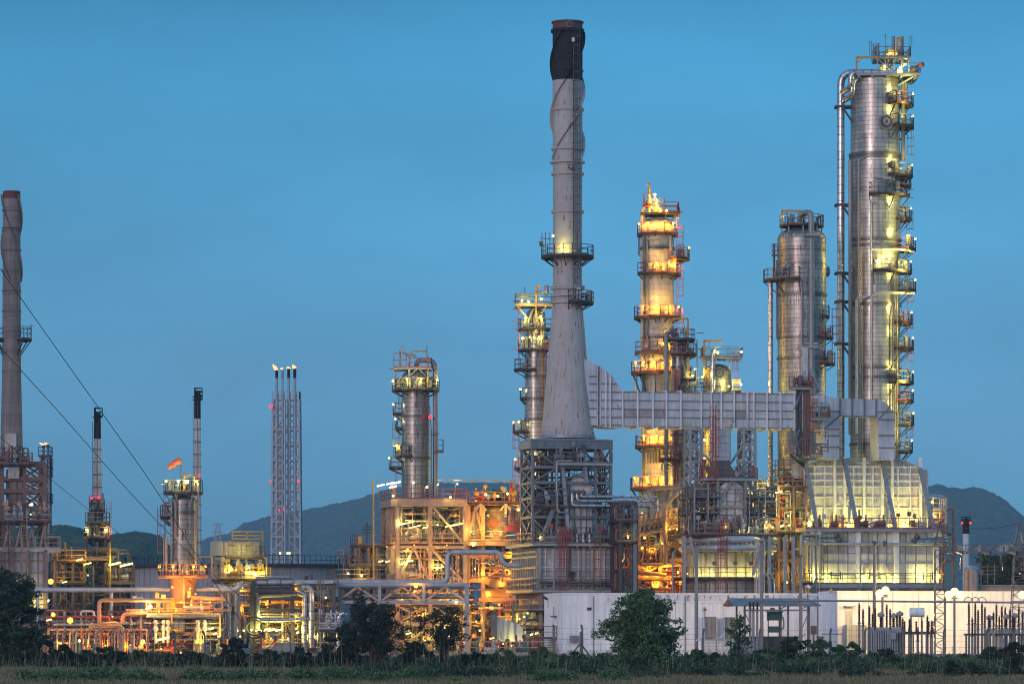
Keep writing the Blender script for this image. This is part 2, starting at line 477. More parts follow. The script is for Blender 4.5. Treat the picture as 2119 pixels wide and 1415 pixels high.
M['green']  = mat('dark_green_paint', (0.06,0.15,0.13), 0.5, 0.0, 0.2, 1.0)
M['cable']  = mat('black_cable', (0.012,0.013,0.016), 0.5, 0.1, 0.1)
M['wood']   = mat('grey_concrete_post', (0.17,0.155,0.145), 0.85, 0.0, 0.3, 2.0)
M['bark']   = mat('dark_bark', (0.045,0.034,0.026), 0.9, 0.0, 0.4, 3.0)
M['sock']   = mat('orange_windsock_cloth', (0.85,0.20,0.08), 0.7, 0.0, 0.1, 2.0)
M['glass']  = mat('dark_window', (0.03,0.035,0.04), 0.15, 0.0, 0.1)
YG = (1.0, 0.84, 0.16); OR = (1.0, 0.37, 0.02); WH = (1.0, 0.88, 0.42); AM = (1.0, 0.52, 0.035)
M['lampY'] = mat('lit_yellow_green_lamp', YG, emit=((1.0,0.92,0.34), 2.4))
M['lampO'] = mat('lit_sodium_lamp', OR, emit=((1.0,0.42,0.06), 3.2))
M['lampW'] = mat('lit_white_lamp', WH, emit=((1.0,0.92,0.55), 2.6))
M['lampA'] = mat('lit_amber_lamp', AM, emit=((1.0,0.62,0.14), 2.8))
M['lampR'] = mat('lit_red_beacon', (1,0,0), emit=((1.0,0.05,0.07), 2.2))
M['flame'] = mat('flame', (1,0,0), emit=((1.0,0.50,0.20), 1.9))
LC = {'Y': (YG, 'lampY'), 'O': (OR, 'lampO'), 'W': (WH, 'lampW'), 'A': (AM, 'lampA'), 'R': ((1.0,0.05,0.05), 'lampR')}

NL = 0
def light(par, p, col, power, rad=0.18):
    global NL
    NL += 1
    ld = bpy.data.lights.new('lamp_light', 'POINT'); ld.energy = power*0.62; ld.color = col; ld.shadow_soft_size = rad
    ld.cycles.max_bounces = 3
    o = bpy.data.objects.new('lamp_light', ld); COL.objects.link(o)
    if par is not None:
        root = rootof(par); o.parent = root
        o.location = ROOTM[root.name].inverted() @ Vector(p)
    else: o.location = p
    return o
def lamp(par, p, kind='Y', power=350, size=0.16, off=(0,-0.45,0.1), long=0.0):
    """a lit fitting: bulb, and the light it gives off just beside it"""
    c, mt = LC[kind]
    mb = MB()
    if long: mb.tube([Vector(p)-Vector((long/2,0,long*0.12)), Vector(p)+Vector((long/2,0,long*0.12))], size*0.5, 6)
    else: mb.ball(p, size*(.72 if kind != 'R' else 1), 8)
    o = part(par, 'warning_light' if kind == 'R' else 'lamp', mb, M[mt])
    if power: light(par, Vector(p)+Vector(off), c, power)
    return o
# ================================================================== the setting: ground, hills, air
def noise2(x, y, seed=0):
    """cheap smooth value noise on arrays"""
    rs = np.random.RandomState(seed); T = rs.rand(256, 256)
    xi = np.floor(x).astype(int); yi = np.floor(y).astype(int)
    fx = x-xi; fy = y-yi; fx = fx*fx*(3-2*fx); fy = fy*fy*(3-2*fy)
    g = lambda a, b: T[a % 256, b % 256]
    return (g(xi,yi)*(1-fx)+g(xi+1,yi)*fx)*(1-fy) + (g(xi,yi+1)*(1-fx)+g(xi+1,yi+1)*fx)*fy

def np_mesh(name, v, f, mats, smooth=False):
    me = bpy.data.meshes.new(name)
    nv, nf, k = len(v), len(f), f.shape[1]
    me.vertices.add(nv); me.vertices.foreach_set('co', v.astype(np.float32).ravel())
    me.loops.add(nf*k); me.loops.foreach_set('vertex_index', f.astype(np.int32).ravel())
    me.polygons.add(nf); me.polygons.foreach_set('loop_start', np.arange(0, nf*k, k, dtype=np.int32))
    try: me.polygons.foreach_set('loop_total', np.full(nf, k, dtype=np.int32))
    except Exception: pass
    for m_ in mats: me.materials.append(m_)
    me.polygons.foreach_set('use_smooth', [smooth]*nf)
    me.update(calc_edges=True); me.validate()
    return me

M['soil'] = mat('dry_soil', (0.075,0.058,0.042), 0.95, 0, 0.35, 0.15)
M['field'] = mat('pale_dry_grass', (0.085,0.095,0.05), 0.95, 0, 0.35, 0.6)
M['grass'] = mat('dry_grass_blades', (0.165,0.155,0.085), 0.9, 0, 0.6, 0.22, island=0.5)
M['hill'] = mat('wooded_hillside', (0.040,0.066,0.028), 0.95, 0, 0.85, 0.09, island=0.0)  # wide tone noise: darker tree patches, and canopy shading put into the colour
M['yard'] = mat('plant_yard_paving', (0.16,0.14,0.125), 0.9, 0, 0.3, 0.4)

mb = MB(); mb.v = [(-1200,-150,0),(1200,-150,0),(1200,5250,0),(-1200,5250,0)]; mb.face([0,1,2,3])
struct('ground', mb, M['soil'])
mb = MB(); mb.v = [(-200,344,0.02),(200,344,0.02),(200,560,0.02),(-200,560,0.02)]; mb.face([0,1,2,3])
struct('paved_yard', mb, M['yard'])
mb = MB(); mb.v = [(-60,120,0.02),(60,120,0.02),(60,246,0.02),(-60,246,0.02)]; mb.face([0,1,2,3])
struct('field', mb, M['field'])

def hill(name, prof, Y0, depth, seed, cell=7.0, amp=3.4):
    xs = np.array([X(p[0], Y0) for p in prof]); zs = np.array([Z(p[1], Y0) for p in prof])
    step = Y0/2000.0; cell = Y0/620.0; amp = Y0/1250.0
    gx = np.arange(xs.min()-depth*0.1, xs.max()+depth*0.1, step); gy = np.arange(Y0-depth, Y0+90, step*1.7)
    Xg, Yg = np.meshgrid(gx, gy)
    rid = np.interp(Xg, xs, zs)
    t = np.clip((Yg-(Y0-depth))/depth, 0, 1)
    s = t*t*(3-2*t)*0.55 + t*0.45
    back = np.clip((Yg-Y0)/120, 0, 1)
    h = rid*s*(1-0.5*back)
    h *= 0.9 + 0.2*noise2(Xg/150+9, Yg/190+4, seed+5)*(1-t)+0.1*t
    n = noise2(Xg/cell, Yg/cell, seed)
    n2 = noise2(Xg/(cell*0.45)+31, Yg/(cell*0.45)+7, seed+1)
    n3 = noise2(Xg/(cell*3.3)+11, Yg/(cell*3.3)+7, seed+2)
    h = h - amp*1.1 + amp*1.2*n**1.3 + amp*0.6*n2 + amp*0.5*n3
    h = np.maximum(h, -0.5)
    ny, nx = h.shape
    v = np.stack([Xg.ravel(), Yg.ravel(), h.ravel()], 1)
    i = np.arange(ny*nx).reshape(ny, nx)
    f = np.stack([i[:-1,:-1].ravel(), i[:-1,1:].ravel(), i[1:,1:].ravel(), i[1:,:-1].ravel()], 1)
    o = bpy.data.objects.new(name, np_mesh(name, v, f, [M['hill']], False)); COL.objects.link(o)
    o['kind'] = 'structure'
hill('wooded_hills', [(-150,1110),(-100,1085),(60,1095),(102,1090),(141,1088),(190,1100),(230,1107),(260,1104),(296,1101),(329,1108),(350,1128),(380,1150),(430,1180),(500,1220)], 1500, 330, 3, 8.0, 4.0)
hill('wooded_hills', [(300,1150),(349,1140),(415,1123),(438,1112),(477,1105),(510,1082),(543,1073),(563,1070),(619,1058),(647,1053),(685,1045),(726,1037),(770,1024),(840,1006),(905,1001),(1000,998),(1080,1003),(1180,1020),(1260,1050),(1340,1075),(1500,1110),(1700,1130)], 5000, 1100, 8, 16.0, 7.5)
hill('wooded_hills', [(1500,1130),(1700,1080),(1820,1040),(1900,1015),(1921,1008),(1938,1002),(1967,1009),(1992,1010),(2016,1007),(2033,1013),(2065,1030),(2090,1057),(2114,1072),(2180,1110),(2300,1160)], 4200, 900, 15, 14.0, 7.0)

def haze():
    m = bpy.data.materials.new('evening_haze'); m.use_nodes = True
    n, l = m.node_tree.nodes, m.node_tree.links; n.clear()
    out = n.new('ShaderNodeOutputMaterial'); v = n.new('ShaderNodeVolumePrincipled')
    v.inputs['Color'].default_value = (0.55, 0.80, 0.97, 1); v.inputs['Density'].default_value = 0.00012
    v.inputs['Anisotropy'].default_value = 0.0
    l.new(v.outputs[0], out.inputs['Volume'])
    b = MB(); b.box(-1250, 1250, -300, 5300, -1.0, 290)
    o = struct('haze', b, m, 'stuff'); o.display_type = 'WIRE'
haze()

def steam():
    """thin drifting steam left of the flare tower"""
    m = bpy.data.materials.new('steam'); m.use_nodes = True
    n, l = m.node_tree.nodes, m.node_tree.links; n.clear()
    out = n.new('ShaderNodeOutputMaterial'); v = n.new('ShaderNodeVolumePrincipled'); v.inputs['Color'].default_value = (0.9,0.95,1,1)
    t = n.new('ShaderNodeTexCoord'); g = n.new('ShaderNodeTexGradient'); g.gradient_type = 'SPHERICAL'
    mp = n.new('ShaderNodeMapping'); mp.vector_type = 'POINT'; mp.inputs['Location'].default_value = (-1,-1,-1); mp.inputs['Scale'].default_value = (2,2,2)
    l.new(t.outputs['Generated'], mp.inputs[0]); l.new(mp.outputs[0], g.inputs[0])
    nz = n.new('ShaderNodeTexNoise'); nz.inputs['Scale'].default_value = 0.22; nz.inputs['Detail'].default_value = 4; l.new(t.outputs['Object'], nz.inputs[0])
    r = n.new('ShaderNodeMapRange'); r.inputs[1].default_value = 0.42; r.inputs[2].default_value = 0.72; r.inputs[4].default_value = 0.10; l.new(nz.outputs[0], r.inputs[0])
    mu = n.new('ShaderNodeMath'); mu.operation = 'MULTIPLY'; l.new(g.outputs['Fac'], mu.inputs[0]); l.new(r.outputs[0], mu.inputs[1]); l.new(mu.outputs[0], v.inputs['Density'])
    l.new(v.outputs[0], out.inputs['Volume'])
    for (px, py, w, h) in ((470,790,120,70),(390,730,90,80)):
        c = P(px, py, 640); b = MB(); b.ball((0,0,0), 1.0, 20)
        o = bpy.data.objects.new('steam', mesh_from(b, 'steam', [m])); COL.objects.link(o); o.location = c; o.scale = (S(w,640), 5, S(h,640)); o.rotation_euler = (0, R(-28), 0); o['kind'] = 'stuff'; o['label'] = 'thin drifting steam left of the flare tower'
steam()
# ================================================================== columns, stacks, platforms
def platform(root, cx, cy, z, r0, r1, a0, a1, rail='rail', brk=1.3, lamps=(), kit=0, seed=1, deck='deck', name='platform', endr=True, thick=0.16):
    rd = random.Random(seed*7+int(z*10))
    mb = MB()
    mb.arc(cx, cy, z-0.08, z, r0, r1, a0, a1)
    mb.arc(cx, cy, z-0.084-thick*0.55, z-0.083, r1-0.09, r1-0.01, a0, a1)
    n = max(2, int(abs(a1-a0)/32))
    for i in range(n+1):
        a = R(a0+(a1-a0)*(i+0.0)/n); c, s = math.cos(a), math.sin(a)
        if abs(a1-a0) >= 359 and i == n: break
        mb.beam((cx+r0*c, cy+r0*s, z-0.16), (cx+(r1-0.05)*c, cy+(r1-0.05)*s, z-0.16), 0.12, 0.15)
        if brk: mb.beam((cx+(r1-0.12)*c, cy+(r1-0.12)*s, z-0.2), (cx+r0*c, cy+r0*s, z-brk), 0.09)
    p = part(root, name, mb, M[deck])
    rb = MB()
    full = abs(a1-a0) >= 359
    rb.arail(cx, cy, z, r1-0.05, a0, a1, 1.1, 0.06)
    if not full and endr:
        for a in (a0, a1):
            c, s = math.cos(R(a)), math.sin(R(a))
            if r1-r0 > 0.4: rb.rail([(cx+r0*c, cy+r0*s, z), (cx+(r1-0.05)*c, cy+(r1-0.05)*s, z)], 1.1, 0.06)
    part(p, 'railing', rb, M[rail])
    if kit:
        for _ in range(kit):
            kb = MB()
            a = R(rd.uniform(min(a0,a1)+8, max(a0,a1)-8)); rr = r0+0.25+rd.random()*max(0.1,(r1-r0-0.7))
            x, y = cx+rr*math.cos(a), cy+rr*math.sin(a); h = rd.uniform(0.5, 1.5)
            t = rd.random()
            if t < 0.35: kb.box(x-0.22, x+0.22, y-0.15, y+0.15, z+0.2, z+h)
            elif t < 0.7:
                kb.tube([(x,y,z),(x,y,z+h)], 0.09, 6); kb.ball((x,y,z+h*0.7), 0.22, 6)
            else:
                kb.pipe([(x,y,z+0.2),(x,y,z+h),(cx+r0*math.cos(a), cy+r0*math.sin(a), z+h)], 0.10, 6, 1.5, 2)
            part(p, 'valve', kb, M['pipe'])
    for la in lamps:
        a, kind, pw = la[:3]; hh = la[3] if len(la) > 3 else 1.9
        c, s = math.cos(R(a)), math.sin(R(a)); rr = r1-0.1
        q = Vector((cx+rr*c, cy+rr*s, z+hh))
        pb = MB(); pb.beam((q.x,q.y,z), (q.x,q.y,q.z-0.12), 0.05); part(p, 'lamp_pole', pb, M['rail'])
        lamp(p, q, kind, 0, 0.20)
        # light source set outside the bulb, away from the vessel, to spread its glow
        if pw: light(root, (cx+(rr+0.35)*c, cy+(rr+0.35)*s, q.z-.1), LC[kind][0], pw*(1.12 if kind == 'A' else 1.1))
    return p

def lad(root, cx, cy, r, ang, z0, z1, m='red', cage=True):
    a = R(ang); x, y = cx+r*math.cos(a), cy+r*math.sin(a)
    mb = MB(); mb.ladder(x, y, z0, z1, 0.5, cage, ax=(-math.sin(a), math.cos(a)))
    return part(root, 'ladder', mb, M[m])

def rings(root, cx, cy, items, m, h=0.22, name='stiffener_ring', out=0.16):
    for r, z in items:
        mb = MB(); mb.arc(cx, cy, z-h/2, z+h/2, r-0.05, r+out, 0, 360, 32); part(root, name, mb, M[m])

def nozzle(root, cx, cy, r, ang, z, rad, ln=0.5, m='clad', blind='pipe'):
    a = R(ang); d = Vector((math.cos(a), math.sin(a), 0)); c = Vector((cx, cy, z))
    mb = MB(); mb.tube([c+d*(r-0.3), c+d*(r+ln)], rad*0.8, 20)
    p = part(root, 'manhole', mb, M[m])
    mb = MB(); mb.tube([c+d*(r+ln), c+d*(r+ln+0.10)], rad, 20); part(p, 'flange', mb, M['pipe'])
    mb = MB(); mb.tube([c+d*(r+ln+0.103), c+d*(r+ln+0.16)], rad*0.80, 20); mb.tube([c+d*(r+ln+0.26), c+d*(r+ln+0.3)], rad*0.18, 8); part(p, 'cover', mb, M['steeld'])
    mb = MB(); mb.tube([c+d*(r+ln+0.163), c+d*(r+ln+0.22)], rad*0.52, 16); part(p, 'hub', mb, M[blind])

def dome(r, z, h, n=7):
    return [(max(0.001, r*math.cos(math.pi/2*i/n)), z+h*math.sin(math.pi/2*i/n)) for i in range(n+1)]

def davit(root, p, h, reach, m='yellow', d=(1,0,0)):
    p = Vector(p); d = Vector(d); mb = MB()
    mb.beam(p, p+Vector((0,0,h)), 0.2); mb.beam(p+Vector((0,0,h)), p+Vector((0,0,h))+d*reach, 0.2)
    mb.beam(p+Vector((0,0,h*0.65)), p+Vector((0,0,h))+d*reach*0.35, 0.10)
    mb.beam(p+Vector((0,0,h))+d*reach*0.97, p+Vector((0,0,h-0.35))+d*reach*0.97, 0.08)
    return part(root, 'davit', mb, M[m])

# ---------------- main chimney
Y = 396.0
cx, cy = X(1174.5, Y), Y
st = thing('chimney', 'tallest grey chimney with black top and spiral strakes on the blue-grey furnace frame', 'chimney', (cx, cy, Z(905, Y)))
r_ = S(31, Y)
prof = [(S(54.5,Y), Z(905,Y)), (S(52,Y), Z(870,Y)), (S(30.5,Y), Z(625,Y))]
mb = MB(); mb.lathe(cx, cy, prof, 48, cap=False); mb.lathe(cx, cy, [(S(30.5,Y), Z(625,Y)), (S(30,Y), Z(530,Y)), (S(31,Y), Z(168,Y))], 48, cap=False)
part(st, 'shaft', mb, M['stack'])
mb = MB(); mb.lathe(cx, cy, [(r_+0.004, Z(168,Y)), (r_+0.004, Z(64,Y)), (r_+0.004, Z(63.8,Y))], 40, cap=False); part(st, 'black_top', mb, M['black'])
mb = MB(); mb.lathe(cx, cy, [(r_, Z(63.5,Y)), (r_, Z(49,Y)), (r_+0.12, Z(48.5,Y)), (r_+0.12, Z(46,Y)), (r_-0.12, Z(46,Y)), (r_-0.12, Z(75,Y))], 40, cap=False); part(st, 'rim', mb, M['rustcap'])
mb = MB(); mb.arc(cx, cy, Z(68,Y), Z(62,Y), r_-0.02, r_+0.18, 0, 360, 40); part(st, 'rim_band', mb, M['black'])
rings(st, cx, cy, [(r_, Z(q,Y)) for q in (228,309,361,439)], 'stack')
rings(st, cx, cy, [(r_, Z(337,Y)), (S(30.5,Y), Z(594,Y)), (S(30.5,Y), Z(598,Y)), (S(30.5,Y), Z(613,Y)), (S(31,Y), Z(627,Y))], 'stack', 0.16, 'stiffener_ring', 0.26)
rings(st, cx, cy, [(r_, Z(148,Y))], 'black', 0.12, 'stiffener_ring', 0.1)
for k in range(3):                                    # three helical strakes
    for (za, zb, mm_) in ((Z(331,Y), Z(168,Y), 'stack'), (Z(168,Y), Z(66,Y), 'black')):
        mb = MB(); n = 60; pitch = S(330, Y); b = 0
        for i in range(n+1):
            z = za+(zb-za)*i/n; a = math.pi*2*(z/pitch)+k*2*math.pi/3+0.9
            for rr in (r_-0.03, r_+0.30):
                for dz in (-0.03, 0.03): mb.v.append((cx+rr*math.cos(a), cy+rr*math.sin(a), z+dz))
        for i in range(n):
            p0 = 4*i; p1 = 4*i+4
            for q in ((0,1,3,2),):
                mb.face([p0+1, p0+3, p1+3, p1+1]); mb.face([p0, p1, p1+2, p0+2]); mb.face([p0+2, p1+2, p1+3, p0+3])
        part(st, 'strake', mb, M[mm_])
platform(st, cx, cy, Z(531,Y), r_, S(55,Y), 0, 360, brk=1.0, lamps=((235,'Y',0),), thick=0.3)
light(st, (cx-0.6, cy-r_-0.75, Z(522,Y)), YG, 230, 0.15)
light(st, (cx-1.0, cy-r_-0.7, Z(519,Y)), YG, 110, 0.15)
mb = MB()
for dx in (-53, -46, -37): mb.beam((cx+S(dx,Y), cy-0.6, Z(528,Y)), (cx+S(dx,Y), cy-0.6, Z(482,Y)), 0.07)
mb.beam((cx+S(-57,Y), cy-0.6, Z(494,Y)), (cx+S(-34,Y), cy-0.6, Z(496,Y)), 0.07); mb.box(cx-2.9, cx-2.5, cy-0.8, cy-0.4, Z(510,Y), Z(501,Y))
part(st, 'aerials', mb, M['steeld'])
platform(st, cx, cy, Z(626,Y), S(31,Y), S(55,Y), -88, 40, brk=0.8, kit=4, thick=0.25)
mb = MB(); mb.box(cx+S(18,Y), cx+S(26,Y), cy-2.3, cy-1.9, Z(622,Y), Z(598,Y)); part(st, 'instrument_box', mb, M['panelp'])
for za, zb in ((Z(526,Y), Z(75,Y)), (Z(622,Y), Z(535,Y))): lad(st, cx, cy, r_+0.2, -63, za, zb, 'steeld')
mb = MB(); mb.beam((cx+S(12,Y), cy-r_-0.1, Z(526,Y)), (cx+S(12,Y), cy-r_-0.1, Z(103,Y)), 0.07); part(st, 'conduit', mb, M['steeld'])
nozzle(st, cx, cy, r_, -80, Z(349,Y), 0.3, 0.12, 'stack', 'panel')
nozzle(st, cx, cy, r_-0.1, -84, Z(55,Y), 0.33, 0.1, 'rustcap', 'rustcap')
mb = MB(); mb.box(cx+S(8,Y), cx+S(14,Y), cy-r_-0.3, cy-r_, Z(92,Y), Z(84,Y)); part(st, 'sensor_box', mb, M['panel'])
mb = MB(); mb.arc(cx, cy, Z(908,Y), Z(902,Y), S(50,Y), S(58,Y), 0, 360, 40)
for i in range(36):
    a = R(i*10); mb.beam((cx+S(55,Y)*math.cos(a), cy+S(55,Y)*math.sin(a), Z(902,Y)), (cx+S(53.5,Y)*math.cos(a), cy+S(53.5,Y)*math.sin(a), Z(893,Y)), 0.08)
part(st, 'base_flange', mb, M['steel'])
rings(st, cx, cy, [(S(q[0],Y), Z(q[1],Y)) for q in ((53.3,885),)], 'stack', 0.1, 'weld_band', 0.02)

# ---------------- left chimney
Y = 392.0
cx, cy = X(24, Y), Y
st = thing('chimney', 'brown-grey chimney without black top at the left edge of the picture', 'chimney', (cx, cy, Z(948, Y)))
r_ = S(18.5, Y)
mb = MB(); mb.lathe(cx, cy, [(S(23.5,Y), Z(948,Y)), (S(19.5,Y), Z(770,Y)), (r_, Z(600,Y)), (S(18,Y), Z(412,Y))], 40, cap=False); part(st, 'shaft', mb, M['stackd'])
mb = MB(); mb.lathe(cx, cy, [(S(18,Y)+0.003, Z(412,Y)), (S(18,Y), Z(397,Y)), (S(17,Y), Z(396,Y)), (S(17,Y), Z(420,Y))], 40, cap=False); part(st, 'rim', mb, M['rustcap'])
rings(st, cx, cy, [(S(18.3,Y), Z(q,Y)) for q in (436,518,560,602,644,686,728,769)] + [(S(18.3,Y), Z(472,Y)), (S(18.3,Y), Z(477,Y))], 'stackd', 0.12, 'stiffener_ring', 0.1)
for k in range(3):
    mb = MB(); n = 70; za, zb = Z(582,Y), Z(404,Y); pitch = S(330, Y)
    for i in range(n+1):
        z = za+(zb-za)*i/n; a = -math.pi*2*(z/pitch)+k*2*math.pi/3+0.5
        for rr in (S(18,Y)-0.03, S(18,Y)+0.24):
            for dz in (-0.03, 0.03): mb.v.append((cx+rr*math.cos(a), cy+rr*math.sin(a), z+dz))
    for i in range(n):
        p0 = 4*i; p1 = 4*i+4
        mb.face([p0+1, p0+3, p1+3, p1+1]); mb.face([p0, p1, p1+2, p0+2]); mb.face([p0+2, p1+2, p1+3, p0+3])
    part(st, 'strake', mb, M['stackd'])
platform(st, cx, cy, Z(702,Y), S(19,Y), S(42,Y), -45, 45, brk=1.6)
platform(st, cx, cy, Z(702,Y), S(19,Y), S(42,Y), 140, 220, brk=1.6)
mb = MB(); mb.beam((cx+2.0, cy, Z(702,Y)), (cx+2.0, cy, Z(672,Y)), 0.06); mb.beam((cx+0.9, cy, Z(675,Y)), (cx+2.3, cy, Z(675,Y)), 0.05); mb.beam((cx+1.0,cy,Z(686,Y)),(cx+2.0,cy,Z(676,Y)),0.03); part(st, 'aerials', mb, M['steeld'])
# bricked flue box on its face, and the deck round the foot
mb = MB(); mb.box(X(15,Y), X(37,Y), Y-1.6, Y-0.6, Z(950,Y), Z(898,Y)); part(st, 'flue_box', mb, M['panelp'])
platform(st, cx, cy, Z(960,Y)+0.5, S(20,Y), S(36,Y), -170, 20, rail='steelr', brk=0.8, kit=5)

# ---------------- general process column
def column(label, px, Y, segs, top='dome', mat_='clad', name='distillation_column', doml=None, base=None, seam=()):
    """segs: list of (radius px, row) from the foot up"""
    cx, cy = X(px, Y), Y
    root = thing(name, label, 'tower' if name == 'distillation_column' else name.replace('_', ' '), (cx, cy, Z(segs[0][1], Y)))
    prof = [(S(a, Y), Z(b, Y)) for a, b in segs]
    mb = MB()
    for i in range(len(prof)-1): mb.lathe(cx, cy, [prof[i], prof[i+1]], 44, cap=False)
    part(root, 'shell', mb, M[mat_])
    r, z = prof[-1]
    mb = MB(); mb.lathe(cx, cy, [(r, z)] + dome(r, z, r*(doml or 0.55))[1:], 36, cap=False); part(root, 'domed_head', mb, M[mat_])
    for (a, b) in seam: rings(root, cx, cy, [(S(a, Y), Z(b, Y))], 'clad2', 0.3, 'stiffener_ring', 0.10)
    return root, cx, cy
# ---------------- tall right-hand column
Y = 422.0
T, cx, cy = column('widest and tallest column, silver clad, with small lit balconies all down its right side', 1811, Y,
                   [(52,1100),(52,800),(51.5,760),(51.5,500),(52.5,329),(51,328),(51,168)], mat_='clad', doml=0.25,
                   seam=((52,329),(53,322),(53,498),(53,510),(53,762),(53,782),(53,632),(52,920)))
r_ = S(51, Y)
def Pf(px, py, off=0.0): return Vector((X(px,Y), Y-off, Z(py,Y)))
# top deck
mb = MB(); mb.box(X(1768,Y), X(1898,Y), Y-2.9, Y+2.9, Z(164,Y), Z(160,Y)+0.05)
for x in (1772,1800,1830,1860,1890): mb.beam((X(x,Y), Y-2.9, Z(166,Y)), (X(x,Y), Y+2.9, Z(166,Y)), 0.2, 0.25)
for x in (1775, 1885): mb.beam((X(x,Y), Y-2.5, Z(166,Y)), (X(1811+ (x-1811)*0.6,Y), Y-1.6, Z(182,Y)), 0.15)
tp = part(T, 'top_deck', mb, M['steel'])
mb = MB(); mb.rail([(X(1862,Y), Y-2.9, Z(160,Y)), (X(1898,Y), Y-2.9, Z(160,Y)), (X(1898,Y), Y+2.9, Z(160,Y)), (X(1770,Y), Y+2.9, Z(160,Y))], 1.1, 0.07); part(tp, 'railing', mb, M['rail'])
mb = MB(); mb.box(X(1808,Y), X(1880,Y), Y-2.2, Y+2.2, Z(127,Y), Z(124,Y))
for x in (1812,1828,1846,1862,1878):
    mb.beam((X(x,Y), Y-2.0, Z(127,Y)), (X(x,Y), Y-2.0, Z(160,Y)), 0.14); 
mb.beam((X(1812,Y), Y-2.0, Z(127,Y)), (X(1846,Y), Y-2.0, Z(158,Y)), 0.10); mb.beam((X(1878,Y), Y-2.0, Z(130,Y)), (X(1850,Y), Y-2.0, Z(158,Y)), 0.10)
up = part(T, 'upper_deck', mb, M['steel'])
mb = MB(); mb.rail([(X(1808,Y), Y-2.2, Z(124,Y)), (X(1880,Y), Y-2.2, Z(124,Y)), (X(1880,Y), Y+2.2, Z(124,Y)), (X(1808,Y), Y+2.2, Z(124,Y))], 1.1, 0.06, closed=True); part(up, 'railing', mb, M['rail'])
for x, a, b, w in ((1847,78,132,4.2),(1865,78,132,4.2),(1815,92,128,4),(1806,93,118,2)):
    mb = MB(); mb.tube([(X(x,Y), Y-0.8, Z(b,Y)), (X(x,Y), Y-0.8, Z((a+b)/2,Y))], S(w,Y)*1.0, 12); mb.tube([(X(x,Y), Y-0.8, Z((a+b)/2,Y)), (X(x,Y), Y-0.8, Z(a,Y))], S(w,Y)*0.8, 12)
    part(T, 'vent_pipe', mb, M['pipe'])
mb = MB()
for x, a, b in ((1797,90,122),(1801,90,122),(1830,76,110),(1880,80,122),(1884,80,100)): mb.beam((X(x,Y), Y-1.5, Z(b,Y)), (X(x,Y), Y-1.5, Z(a,Y)), 0.06)
mb.beam((X(1792,Y), Y-1.5, Z(92,Y)), (X(1800,Y), Y-1.5, Z(92,Y)), 0.05); mb.beam((X(1826,Y), Y-1.5, Z(78,Y)), (X(1832,Y), Y-1.5, Z(78,Y)), 0.05); mb.beam((X(1878,Y), Y-1.5, Z(80,Y)), (X(1886,Y), Y-1.5, Z(80,Y)), 0.05)
part(T, 'aerials', mb, M['rail'])
mb = MB(); mb.pipe([Pf(1834,158,1.6), Pf(1834,108,1.6), Pf(1846,108,1.6), Pf(1846,128,1.6)], 0.13, 8); part(T, 'relief_pipe', mb, M['yellow'])
mb = MB(); mb.pipe([Pf(1850,128,1.7), Pf(1853,84,1.7), Pf(1860,84,1.7), Pf(1860,128,1.7)], 0.12, 8); part(T, 'relief_pipe', mb, M['yellow'])
rd = random.Random(4); 
for i in range(12):
    x = rd.uniform(1812,1895); mb = MB()
    y0 = 160 if x > 1880 or i % 2 else 124
    mb.pipe([Pf(x,y0,1.8), Pf(x,y0-rd.uniform(10,20),1.8), Pf(x+rd.uniform(-12,12),y0-rd.uniform(12,22),1.4)], 0.12, 7); mb.ball(Pf(x,y0-8,1.8), 0.28, 7)
    part(T, 'valve', mb, M['yellow' if i % 3 == 0 else 'pipe'])
for x, y, pw in ((1858,148,420),(1838,118,260),(1868,140,350),(1826,145,160)): lamp(T, Pf(x,y,2.6), 'Y', pw, 0.22, off=(0,0.5,-0.3))
mb = MB(); mb.beam(Pf(1898,160,2.9), Pf(1902,143,2.9), 0.08); mb.ball(Pf(1902,142,2.9), 0.3, 8); part(T, 'wind_vane', mb, M['red'])
davit(T, Pf(1769,160,2.2), S(35,Y), S(42,Y), 'yellow')
# overhead pipes to the riser at the left
for (pts, rr) in (([(1808,148),(1757,148),(1740,162),(1740,820)], 7.6),):
    mb = MB(); mb.pipe([Pf(1808,152,0.3), Pf(1739.5,152,0.3), Pf(1739.5,1100,0.3)], S(7.6,Y), 18, 3.4, 9); part(T, 'overhead_pipe', mb, M['pipeclad'])
mb = MB(); mb.pipe([Pf(1850,157,2.4), Pf(1757,157,2.4), Pf(1757,187,2.4), Pf(1740,196,1.4)], S(6,Y), 16, 2.6, 7); part(T, 'overhead_pipe', mb, M['pipeclad'])
mb = MB(); mb.pipe([Pf(1790,166,1.5), Pf(1760,170,2.2), Pf(1760,204,2.2), Pf(1742,212,1.2)], S(6,Y), 16, 2.6, 7); part(T, 'overhead_pipe', mb, M['pipeclad'])
for y in (222, 425, 625, 712, 566):
    mb = MB(); mb.beam(Pf(1729,y,0.8), Pf(1765,y,0.8), 0.22); mb.beam(Pf(1729,y,-0.8), Pf(1765,y,-0.8), 0.22); mb.beam(Pf(1729,y,0.8), Pf(1729,y,-0.8), 0.2); mb.beam(Pf(1743,y+3,0.8), Pf(1763,y+34,0.8), 0.2)
    part(T, 'pipe_support', mb, M['steeld'])
